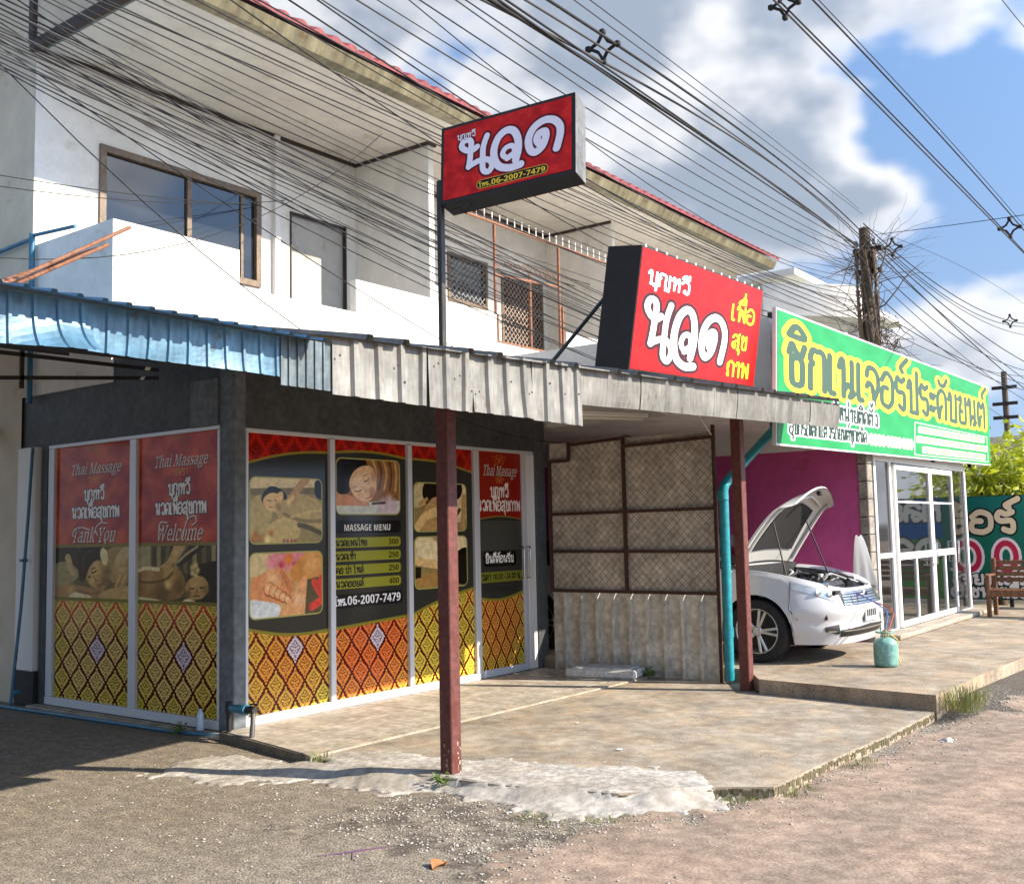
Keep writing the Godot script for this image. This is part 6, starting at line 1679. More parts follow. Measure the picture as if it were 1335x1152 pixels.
	# lamps, grille, bumper details
	for s in 2:
		mb = patch(3.25, 6.3, func(q): return lerpf(0.60, 0.755, pow((q - 3.25) / 3.05, 0.8)), func(q): return minf(belt(plan(q).y) - 0.012, lerpf(0.70, 0.83, (q - 3.25) / 3.05)), 0.006, 24, 6)
		if s == 1:
			for i in mb.v.size(): mb.v[i].x = 2.0 * CX - mb.v[i].x; mb.n[i].x = -mb.n[i].x
			for i in range(0, mb.v.size(), 3):
				var w := mb.v[i + 1]; mb.v[i + 1] = mb.v[i + 2]; mb.v[i + 2] = w
				w = mb.n[i + 1]; mb.n[i + 1] = mb.n[i + 2]; mb.n[i + 2] = w
		var hl := part(c, "headlight", mb, M.lens)
		for k in 2:
			mb = MB.new(); var a := skin(3.8 + k * 0.9, 0.70 + 0.02 * k, 0.012)
			if s == 1: a.x = 2.0 * CX - a.x
			mb.lathe([Vector2(0.035, 0.0), Vector2(0.038, 0.006), Vector2(0.0, 0.010)], 10, a, Basis(Quaternion(Vector3.UP, V(-0.5 if s == 0 else 0.5, 0.1, 1.0).normalized()))); part(hl, "lamp", mb, M.chrome)
	mb = patch(0.0, 2.9, func(q): return 0.585, func(q): return 0.715, 0.004, 16, 3); mirror(mb); part(c, "grille_recess", mb, M.black)
	for k in 5:
		mb = patch(0.0, 2.85 - k * 0.05, func(q): return 0.592 + k * 0.026, func(q): return 0.606 + k * 0.026, 0.016, 16, 1); mirror(mb); part(c, "grille_bar", mb, M.chrome)
	mb = MB.new(); mb.lathe([Vector2(0.055, 0.0), Vector2(0.05, 0.012), Vector2(0.03, 0.012)], 16, V(CX, CY + 0.665, 3.30), Basis(Vector3.RIGHT, PI / 2).scaled(V(1.2, 1, 0.8))); part(c, "badge", mb, M.chrome)
	mb = patch(0.0, 3.2, func(q): return 0.275, func(q): return 0.375 - 0.03 * q / 3.0, 0.004, 16, 3); mirror(mb); part(c, "lower_intake", mb, M.black)
	mb = patch(3.3, 4.4, func(q): return 0.30 + 0.03 * (q - 3.3), func(q): return 0.40 - 0.02 * (q - 3.3), 0.005, 10, 3); mirror(mb); part(c, "fog_lamp_recess", mb, M.black)
	mb = patch(0.0, 4.2, func(q): return 0.325, func(q): return 0.34, 0.012, 18, 1); mirror(mb); part(c, "bumper_trim", mb, M.chrome)
	var pl := Node3D.new(); pl.name = "number_plate"; c.add_child(pl)
	mb = MB.new(); mb.span(V(CX - 0.19, CY + 0.40, 3.352), V(CX + 0.19, CY + 0.56, 3.366), 0.004); part(pl, "plate", mb, std(lin(0.42, 0.44, 0.43), 0.4))
	mb = MB.new()
	for k in 5: mb.span(V(CX - 0.15 + k * 0.06, CY + 0.45, 3.3665), V(CX - 0.115 + k * 0.06, CY + 0.52, 3.369))
	part(pl, "lettering", mb, M.black)
	mb = MB.new()
	mb.tube([skin(6.35, 0.83, 0.003), skin(6.4, 0.55, 0.003), skin(6.0, 0.45, 0.003)], 0.0035, 4); part(c, "seam", mb, M.black)
	# cabin
	var roof := [[2.20, 0.98, 0.76], [1.85, 1.20, 0.70], [1.45, 1.40, 0.62], [0.9, 1.46, 0.60], [0.2, 1.45, 0.60], [-0.35, 1.33, 0.62], [-0.85, 1.08, 0.72]]
	mb = MB.new()
	mb.grid(func(u, v):
		var f = u * (roof.size() - 1); var i := mini(int(f), roof.size() - 2); var a: Array = roof[i]; var b: Array = roof[i + 1]; var k = f - i
		var w := lerpf(a[2], b[2], k); var x = (v * 2.0 - 1.0) * w
		return V(CX + x, CY + lerpf(a[1], b[1], k) - 0.05 * (x / w) ** 4, lerpf(a[0], b[0], k)), 24, 12)
	part(c, "roof", mb, M.car_paint)
	mb = MB.new()
	mb.grid(func(u, v):
		var f = u * 5.0; var i := mini(int(f), 5); var a: Array = roof[i]; var b: Array = roof[mini(i + 1, 6)]; var k = f - i
		var top := V(CX - lerpf(a[2], b[2], k), CY + lerpf(a[1], b[1], k) - 0.05, lerpf(a[0], b[0], k))
		return V(lerpf(CX - 0.86, top.x, v), lerpf(CY + 0.98, top.y, v), top.z), 20, 3, true)
	mirror(mb); part(c, "side_window", mb, M.dark_glass)
	mb = MB.new()
	mb.grid(func(u, v): return V(CX + (v * 2.0 - 1.0) * lerpf(0.70, 0.58, u), CY + lerpf(1.0, 1.39, u) + 0.016 - 0.05 * absf(v * 2.0 - 1.0) ** 4, lerpf(2.19, 1.48, u) + 0.012), 8, 10)
	part(c, "windscreen", mb, M.dark_glass)
	mb = MB.new(); mb.span(V(CX - 0.88, CY + 0.95, -1.3), V(CX + 0.88, CY + 0.99, 0.0), 0.01); mb.span(V(CX - 0.87, CY + 0.90, 0.0), V(CX + 0.87, CY + 0.94, 2.2)); part(c, "rear_deck", mb, M.car_paint)
	mb = MB.new(); mb.box(V(CX - 0.99, CY + 1.04, 1.72), V(0.20, 0.13, 0.11), Basis.IDENTITY, 0.035); part(c, "door_mirror", mb, M.car_paint)
	mb = MB.new(); mb.span(V(CX - 0.70, CY + 0.18, -1.2), V(CX + 0.70, CY + 0.30, 2.95)); part(c, "underbody", mb, M.black)
	# arch liners
	mb = MB.new()
	for zc in [2.46, -0.30]:
		for s in [-1.0, 1.0]:
			mb.grid(func(u, v): return V(CX + s * lerpf(0.60, 0.872, v), CY + 0.325 + 0.374 * sin(u * PI), zc + 0.374 * cos(u * PI)), 16, 1)
			mb.face([V(CX + s * 0.60, CY + 0.2, zc - 0.39), V(CX + s * 0.60, CY + 0.2, zc + 0.39), V(CX + s * 0.60, CY + 0.72, zc + 0.39), V(CX + s * 0.60, CY + 0.72, zc - 0.39)], V(s, 0, 0))
	part(c, "arch_liner", mb, M.rubber)
	# wheels
	for zc in [2.46, -0.30]:
		for s in [-1.0, 1.0]:
			var w := Node3D.new(); w.name = "wheel"; c.add_child(w, true)
			var o := V(CX + s * 0.775, CY + 0.325, zc)
			var q := Basis(Vector3.FORWARD, s * PI / 2)    # q.y points outward
			mb = MB.new(); mb.lathe([Vector2(0.225, -0.09), Vector2(0.30, -0.105), Vector2(0.322, -0.08), Vector2(0.325, 0.0), Vector2(0.322, 0.08), Vector2(0.30, 0.105), Vector2(0.225, 0.095)], 40, o, q); part(w, "tyre", mb, M.rubber)
			var rim := MB.new()
			rim.lathe([Vector2(0.232, 0.07), Vector2(0.232, 0.098), Vector2(0.218, 0.092), Vector2(0.205, 0.05), Vector2(0.20, -0.08)], 40, o, q)
			var r := part(w, "rim", rim, M.rim)
			mb = MB.new(); mb.lathe([Vector2(0.055, 0.05), Vector2(0.055, 0.085), Vector2(0.03, 0.092), Vector2(0.0, 0.092)], 16, o, q); part(r, "hub_cap", mb, M.rim)
			for k in 10:
				var a := TAU * (k + 0.25 * (1 if k % 2 == 0 else -1)) / 10.0
				var e := q * V(cos(a), 0, sin(a))
				mb = MB.new(); mb.bar(o + e * 0.045 + q.y * 0.078, o + e * 0.222 + q.y * 0.086, 0.030, 0.022, 0.006, q.y); part(r, "spoke", mb, M.rim)
			mb = MB.new(); mb.lathe([Vector2(0.20, -0.03), Vector2(0.0, -0.03)], 24, o, q); part(w, "brake_disc", mb, std(lin(0.05, 0.045, 0.045), 0.6, 0.4))
	c.position.z -= 0.11
const CABLES := [[0.0052, -2.76, 4.38, 1.55, 1.05, 4.08, 1.39, 12.28, 3.21, 0.90, 4.0, 0], [0.0036, -2.79, 4.32, 1.61, 1.00, 4.01, 1.43, 12.30, 3.29, 0.90, 4.0, 0], [0.0044, -2.35, 4.75, 0.74, 1.76, 4.25, 0.78, 12.28, 3.15, 0.90, 4.0, 0], [0.0036, -2.34, 4.67, 0.72, 1.77, 4.14, 0.77, 12.30, 3.35, 0.90, 4.0, 0], [0.0044, -2.45, 4.54, 0.94, 1.59, 4.31, 0.93, 12.31, 3.41, 0.90, 4.0, 0], [0.0052, -2.36, 4.56, 0.77, 1.73, 4.25, 0.80, 12.28, 3.19, 0.90, 4.0, 0], [0.0036, -2.86, 4.05, 1.77, 0.85, 3.77, 1.56, 12.32, 3.44, 0.90, 4.0, 0], [0.0036, -2.87, 4.01, 1.78, 0.84, 3.81, 1.56, 12.31, 3.41, 0.90, 4.0, 0], [0.0052, -2.60, 4.23, 1.25, 1.32, 3.93, 1.16, 12.27, 3.13, 0.90, 4.0, 0], [0.0036, -2.86, 3.96, 1.76, 0.85, 3.61, 1.55, 12.31, 3.42, 0.90, 4.0, 0], [0.0044, -2.46, 4.58, 0.96, 1.56, 3.71, 0.94, 12.28, 3.16, 0.90, 4.0, 0], [0.0044, -2.44, 4.45, 0.92, 1.60, 3.85, 0.91, 12.27, 3.14, 0.90, 4.0, 0], [0.0052, -2.28, 4.49, 0.60, 1.86, 3.89, 0.69, 12.29, 3.27, 0.90, 4.0, 0], [0.0044, -2.49, 4.46, 1.03, 1.51, 4.01, 0.99, 12.32, 3.47, 0.90, 4.0, 0], [0.0052, -2.57, 4.49, 1.18, 1.38, 4.10, 1.10, 12.31, 3.37, 0.90, 4.0, 0], [0.0052, -2.84, 4.26, 1.73, 0.89, 4.05, 1.52, 12.31, 3.40, 0.90, 4.0, 0], [0.0044, -2.61, 4.36, 1.26, 1.31, 3.99, 1.16, 12.30, 3.34, 0.90, 4.0, 0], [0.0036, -2.28, 4.56, 0.61, 1.86, 4.06, 0.69, 12.29, 3.28, 0.90, 4.0, 0], [0.0036, -2.85, 4.08, 1.75, 0.86, 3.48, 1.54, 12.29, 3.26, 0.90, 4.0, 0], [0.0044, -2.84, 4.16, 1.73, 0.89, 3.90, 1.53, 12.27, 3.14, 0.90, 4.0, 0], [0.0044, -2.43, 4.33, 0.90, 1.61, 3.65, 0.90, 12.28, 3.16, 0.90, 4.0, 0], [0.0045, -2.18, 4.60, 0.40, -0.81, 3.81, 0.35, 3.14, 2.59, 0.20, 2.0, 0], [0.0045, -2.23, 4.66, 0.50, -0.38, 4.08, 0.43, 5.59, 2.76, 0.20, 2.0, 0], [0.0048, -2.49, 4.48, 1.62, -0.28, 4.37, 1.52, 12.54, 4.99, 0.90, 4.0, 1], [0.0040, -1.96, 4.96, 0.84, 0.36, 4.79, 0.85, 12.52, 4.83, 0.90, 4.0, 1], [0.0048, -2.16, 4.71, 1.36, -0.07, 4.67, 1.30, 12.54, 5.02, 0.90, 4.0, 1], [0.0056, -1.96, 4.85, 1.17, 0.08, 4.88, 1.14, 12.54, 5.01, 0.90, 4.0, 1], [0.0048, -1.68, 4.98, 1.14, 0.11, 4.97, 1.11, 12.56, 5.15, 0.90, 4.0, 1], [0.0056, -1.96, 4.68, 1.68, -0.35, 4.71, 1.59, 12.58, 5.24, 0.90, 4.0, 1], [0.0048, -1.52, 4.90, 1.56, -0.26, 4.88, 1.50, 12.60, 5.40, 0.90, 4.0, 1], [0.0056, -2.37, 4.79, 0.85, 0.34, 4.61, 0.86, 12.52, 4.82, 0.90, 4.0, 1], [0.0040, -2.43, 4.63, 1.25, 0.03, 4.17, 1.19, 12.45, 4.35, 0.90, 4.0, 1], [0.0048, -2.47, 4.64, 1.18, 0.08, 4.07, 1.13, 12.40, 3.98, 0.90, 4.0, 1], [0.0040, -2.35, 4.66, 1.26, 0.01, 4.49, 1.21, 12.50, 4.71, 0.90, 4.0, 1], [0.0048, -2.10, 4.68, 1.50, -0.19, 4.67, 1.42, 12.54, 4.98, 0.90, 4.0, 1], [0.0056, -1.39, 5.13, 1.03, 0.20, 5.12, 1.01, 12.59, 5.32, 0.90, 4.0, 1], [0.0045, -1.36, 4.44, -1.20, 0.07, 4.81, -1.87, 2.71, 5.58, -3.10, 1.0, 2], [0.0045, -1.36, 4.35, -1.20, 0.36, 4.81, -1.94, 3.07, 5.72, -3.10, 1.0, 2], [0.0045, -1.24, 3.83, -1.40, -0.82, 3.91, -1.46, 0.90, 4.50, -1.70, 1.0, 2], [0.0052, -0.95, 4.91, 2.15, 1.07, 4.89, 1.97, 12.89, 5.76, 0.90, 4.0, 3], [0.0060, -1.00, 4.73, 2.20, 0.65, 4.68, 2.05, 12.85, 5.48, 0.90, 4.0, 3], [0.0060, -0.60, 5.14, 1.79, 1.31, 5.01, 1.66, 12.87, 5.58, 0.90, 4.0, 3], [0.0052, -0.81, 4.78, 2.00, 0.87, 4.80, 1.86, 12.82, 5.29, 0.90, 4.0, 3], [0.0060, -0.92, 4.87, 2.38, 1.19, 4.95, 2.15, 12.93, 6.05, 0.90, 4.0, 3], [0.0045, -0.15, 5.38, 1.81, 1.64, 5.40, 1.69, 12.95, 6.15, 0.90, 4.0, 3], [0.0045, -0.44, 5.07, 2.38, 0.95, 4.99, 2.23, 12.92, 5.93, 0.90, 4.0, 3], [0.0060, 0.02, 5.37, 2.06, 1.68, 5.42, 1.91, 12.97, 6.29, 0.90, 4.0, 3], [0.0060, 0.20, 5.38, 2.25, 1.38, 5.42, 2.13, 12.99, 6.43, 0.90, 4.0, 3], [0.0060, 0.53, 5.57, 2.08, 1.59, 5.62, 1.98, 13.00, 6.51, 0.90, 4.0, 3], [0.0052, -1.67, 4.67, 2.08, -0.59, 4.54, 1.99, 12.77, 4.94, 0.90, 4.0, 3], [0.0045, -1.27, 4.93, 1.79, 0.00, 4.89, 1.71, 12.80, 5.15, 0.90, 4.0, 3], [0.0100, -0.95, 4.52, 3.40, 0.81, 4.89, 3.09, 13.24, 6.73, 0.90, 4.0, 4], [0.0130, -0.88, 4.55, 3.40, 2.18, 5.04, 2.84, 12.76, 6.51, 0.90, 4.0, 4], [0.0090, -0.81, 4.58, 3.40, 2.12, 4.98, 2.87, 13.01, 6.54, 0.90, 4.0, 4], [0.0110, -0.29, 4.79, 3.40, 0.82, 5.00, 3.20, 13.26, 6.84, 0.90, 4.0, 4], [0.0080, -0.53, 4.69, 3.40, 0.91, 4.96, 3.14, 13.23, 6.67, 0.90, 4.0, 4], [0.0080, -0.72, 4.61, 3.40, 1.84, 4.99, 2.93, 12.99, 6.43, 0.90, 4.0, 4], [0.0040, 0.01, 4.91, 3.40, 4.16, 5.63, 2.62, 13.31, 7.18, 0.90, 4.0, 4], [0.0040, 0.19, 4.99, 3.40, 3.53, 5.60, 2.75, 13.11, 7.24, 0.90, 4.0, 4], [0.0110, 3.85, 6.56, 3.20, 8.00, 6.51, 3.20, 15.21, 6.43, 3.20, 3.0, 5], [0.0100, 3.97, 6.61, 3.20, 8.18, 6.58, 3.20, 15.22, 6.46, 3.20, 3.0, 5], [0.0110, 4.92, 7.00, 3.20, 8.78, 7.01, 3.20, 15.35, 6.89, 3.20, 3.0, 5], [0.0060, 5.10, 7.07, 3.20, 9.16, 7.09, 3.20, 15.38, 6.99, 3.20, 3.0, 5], [0.0090, 14.80, 11.06, 3.20, 15.75, 11.18, 3.20, 16.69, 11.31, 3.20, 3.0, 5], [0.0105, 13.19, 6.74, 1.15, 17.22, 6.49, 1.20, 23.70, 6.70, 1.28, 0.5, 6], [0.0090, 13.19, 6.67, 1.15, 17.50, 6.35, 1.20, 23.71, 6.59, 1.27, 0.5, 6], [0.0075, 13.20, 6.61, 1.14, 18.20, 6.17, 1.32, 23.92, 6.34, 1.52, 0.5, 6], [0.0120, 13.20, 6.56, 1.14, 18.82, 5.93, 1.31, 23.96, 5.67, 1.47, 0.5, 6], [0.0120, 13.20, 6.48, 1.13, 18.29, 5.69, 1.27, 24.00, 4.98, 1.43, 0.5, 6], [0.0090, 13.21, 6.37, 1.13, 17.74, 5.81, 1.26, 23.98, 5.23, 1.44, 0.5, 6], [0.0090, 13.22, 6.16, 1.11, 18.24, 5.51, 1.27, 23.97, 5.43, 1.46, 0.5, 6], [0.0075, 13.23, 5.96, 1.10, 17.75, 5.28, 1.23, 24.02, 4.68, 1.41, 0.5, 6], [0.0090, 13.25, 5.68, 1.08, 17.73, 5.08, 1.22, 24.00, 4.92, 1.42, 0.5, 6], [0.0090, 13.27, 5.41, 1.06, 17.23, 5.14, 1.20, 23.99, 5.08, 1.43, 0.5, 6], [0.0075, 13.28, 5.14, 1.04, 17.75, 4.99, 1.21, 23.98, 5.27, 1.45, 0.5, 6], [0.0060, 13.28, 5.07, 1.04, 17.29, 4.58, 1.15, 24.06, 3.89, 1.35, 0.5, 6], [0.0045, 13.19, 6.78, 1.15, 17.72, 7.09, 1.33, 23.88, 7.15, 1.58, 0.5, 6], [0.0060, 14.14, 6.95, 1.00, 11.94, 6.26, 2.98, 10.79, 5.91, 4.02, 0.2, 6]]
const SPACERS := [[0.867, 5.02, 3.08, 0.10], [14.25, 6.69, 1.16, 0.14], [23.7, 6.70, 1.28, 0.14], [4.12, 6.62, 3.2, 0.12], [14.19, 6.65, 3.2, 0.15]]

# ---------------------------------------------------------------- street things
func build_street_things():
	# refrigerant cylinder with its hoses
	var c := thing("gas_cylinder", "pale green refrigerant cylinder with hoses standing before the car", "gas cylinder", V(5.10, 0.13, 3.55))
	var o := V(5.10, 0.13, 3.55)
	var mb := MB.new(); mb.lathe([Vector2(0.0, 0.0), Vector2(0.085, 0.0), Vector2(0.108, 0.012), Vector2(0.115, 0.04), Vector2(0.115, 0.215), Vector2(0.108, 0.245), Vector2(0.08, 0.27), Vector2(0.04, 0.285), Vector2(0.0, 0.287)], 28, o); part(c, "body", mb, M.cylinder)
	mb = MB.new()
	for s in [0.0, PI]: mb.tube([o + V(0.07 * cos(s), 0.26, 0.07 * sin(s)), o + V(0.085 * cos(s), 0.33, 0.085 * sin(s))], 0.008, 6)
	var ring := []
	for k in 17: ring.append(o + V(0.085 * cos(k * TAU / 16), 0.335, 0.085 * sin(k * TAU / 16)))
	mb.tube(ring, 0.008, 6, false); part(c, "collar", mb, M.cylinder)
	mb = MB.new(); mb.tube([o + V(0, 0.28, 0), o + V(0, 0.36, 0)], 0.014, 8); mb.box(o + V(0, 0.345, 0), V(0.06, 0.025, 0.025)); part(c, "valve", mb, M.brass)
	mb = MB.new(); mb.grid(func(u, v): return o + V(0.1165 * sin(-0.75 + 0.8 * u), 0.16 + 0.05 * v, 0.1165 * cos(-0.75 + 0.8 * u)), 8, 1); part(c, "label_plate", mb, std(lin(0.13, 0.32, 0.29), 0.5))
	var hs := [[M.hose_red, [o + V(0, 0.345, 0.03), o + V(0.12, 0.5, 0.06), o + V(0.28, 0.55, -0.02), o + V(0.30, 0.62, -0.22), o + V(0.36, 0.72, -0.42)]], [M.hose_yellow, [o + V(0.03, 0.35, 0), o + V(0.13, 0.25, 0.08), o + V(0.15, 0.08, 0.07), o + V(0.05, 0.02, 0.13)]], [M.hose_blue, [o + V(-0.02, 0.35, 0.01), o + V(0.06, 0.48, 0.02), o + V(0.20, 0.58, -0.10), o + V(0.22, 0.70, -0.35)]]]
	for h in hs:
		mb = MB.new()
		var pts := []
		var cv := Curve3D.new()
		for p in h[1]: cv.add_point(p)
		for i in h[1].size():
			var d: Vector3 = (h[1][min(i + 1, h[1].size() - 1)] - h[1][max(i - 1, 0)]) * 0.22
			cv.set_point_in(i, -d); cv.set_point_out(i, d)
		for k in 25: pts.append(cv.sample_baked(cv.get_baked_length() * k / 24.0))
		mb.tube(pts, 0.0065, 6); part(c, "hose", mb, h[0])
	# dust sheet hung over the far wing
	var ds := MB.new()
	ds.grid(func(u, v): return V(6.38 + 0.22 * u, 1.40 - 0.50 * v - 0.12 * u * v + 0.01 * sin(u * 9.0 + v * 3.0), 2.87 + (0.20 * (u - 0.5) + 0.05) * pow(v, 0.7) + 0.010 * sin(u * 14.0) * v), 24, 14)
	one("wing_cover", ds, std(lin(0.20, 0.20, 0.20), 0.35), "shiny grey plastic cover hung over the car's far wing", "cover")
	# bench
	var b := thing("bench", "reddish wooden slatted bench before the printed banner", "bench", V(11.3, 0.13, 4.0))
	for i in 4:
		mb = MB.new(); mb.span(V(11.22 + i * 0.11, 0.51, 3.12), V(11.31 + i * 0.11, 0.535, 4.62), 0.005); part(b, "seat_slat", mb, M.bench)
	mb = MB.new(); mb.span(V(11.19, 0.43, 3.14), V(11.22, 0.53, 4.60), 0.005); part(b, "apron", mb, M.bench)
	for i in 4:
		mb = MB.new(); mb.box(V(11.68 + i * 0.018, 0.66 + i * 0.085, 3.87), V(0.022, 0.062, 1.48), Basis(Vector3.BACK, -0.18), 0.004); part(b, "back_slat", mb, M.bench)
	for z in [3.15, 4.58]:
		for x in [11.22, 11.64]:
			mb = MB.new(); mb.span(V(x, 0.13, z - 0.03), V(x + 0.055, 0.72 if x < 11.5 else 0.98, z + 0.03), 0.006); part(b, "leg", mb, M.bench)
		mb = MB.new(); mb.bar(V(11.18, 0.735, z), V(11.70, 0.74, z), 0.07, 0.03, 0.006); part(b, "arm", mb, M.bench)
	# purple chalk arrow scrawled on the ground
	mb = MB.new()
	for q in [[-1.73, 2.86, -1.40, 3.07], [-1.73, 2.86, -1.60, 2.97], [-1.60, 2.97, -1.68, 3.05], [-1.60, 2.97, -1.42, 3.06], [-1.66, 2.92, -1.45, 3.05]]:
		var pts := []
		for k in 9:
			var x := lerpf(q[0], q[2], k / 8.0); var z := lerpf(q[1], q[3], k / 8.0); pts.append(V(x, ground_y(x, z) + 0.0012, z))
		mb.tube(pts, 0.0028, 4)
	one("chalk_mark", mb, std(lin(0.12, 0.06, 0.11), 0.9), "thin purple scrawled mark on the gravelly ground", "mark")
	# litter
	var bt := thing("plastic_bottle", "small clear blue-white plastic bottle standing by the grey corner column", "bottle", V(-0.07, -0.02, -0.33))
	mb = MB.new(); mb.lathe([Vector2(0.0, 0.0), Vector2(0.028, 0.0), Vector2(0.031, 0.01), Vector2(0.031, 0.11), Vector2(0.024, 0.14), Vector2(0.011, 0.16), Vector2(0.011, 0.175)], 14, V(-0.07, -0.02, -0.33)); part(bt, "body", mb, std(lin(0.45, 0.56, 0.68), 0.15))
	mb = MB.new(); mb.lathe([Vector2(0.014, 0.172), Vector2(0.014, 0.192), Vector2(0.0, 0.192)], 10, V(-0.07, -0.02, -0.33)); part(bt, "cap", mb, M.black)
	mb = MB.new(); mb.grid(func(u, v): return V(2.64 + 0.14 * u + 0.01 * sin(v * 11.0), -0.066 + 0.022 * sin(u * PI) * sin(v * PI) + 0.006 * sin(u * 15 + v * 9), 4.68 + 0.10 * v + 0.008 * sin(u * 9.0)), 20, 16)
	one("plastic_bag", mb, M.plastic_bag, "crumpled pale plastic bag lying on the dirt road", "litter")
	for q in [[0.9, 3.0, 0.03], [1.6, 2.2, 0.02], [2.9, 4.85, 0.03], [0.2, 4.7, 0.02]]:
		mb = MB.new(); var y := 0.004 if q[1] < 4.3 and q[0] > 0.0 else -0.075
		mb.grid(func(u, v): return V(q[0] + q[2] * (u + 0.3 * v), y + 0.008 * sin(u * 3.0) + 0.004, q[1] + q[2] * 1.4 * v), 4, 4)
		one("paper_scrap", mb, M.trim_white, "tiny white paper scrap lying on the ground", "litter", "paper scraps on the ground")
	var lf := thing("dry_leaf", "curled brown dry leaf on the gravel", "leaf", V(-1.53, -0.09, 3.5))
	mb = MB.new(); mb.grid(func(u, v): return V(-1.56 + 0.10 * u, -0.085 + 0.05 * absf(v - 0.5) + 0.02 * sin(u * PI), 3.47 + (v - 0.5) * 0.09 * sin(u * PI * 0.95 + 0.1)), 8, 6); part(lf, "blade", mb, M.dry_leaf)
	mb = MB.new(); mb.tube([V(-1.47, -0.08, 3.47), V(-1.43, -0.075, 3.49)], 0.002, 4); part(lf, "stalk", mb, M.dry_leaf)

# ---------------------------------------------------------------- pole and cables
func twig(mb: MB, p: Vector3, d: Vector3, len_: float, r: float, curl: float, drop: float):
	var pts := [p]; var n := 7
	for i in n:
		d = (d + V(rng.randf_range(-1, 1), rng.randf_range(-1, 1) - drop, rng.randf_range(-1, 1)) * curl).normalized()
		p += d * len_ / n; pts.append(p)
	var rr := []
	for i in pts.size(): rr.append(r * (1.0 - 0.8 * i / n))
	mb.tube(pts, rr, 4, false)

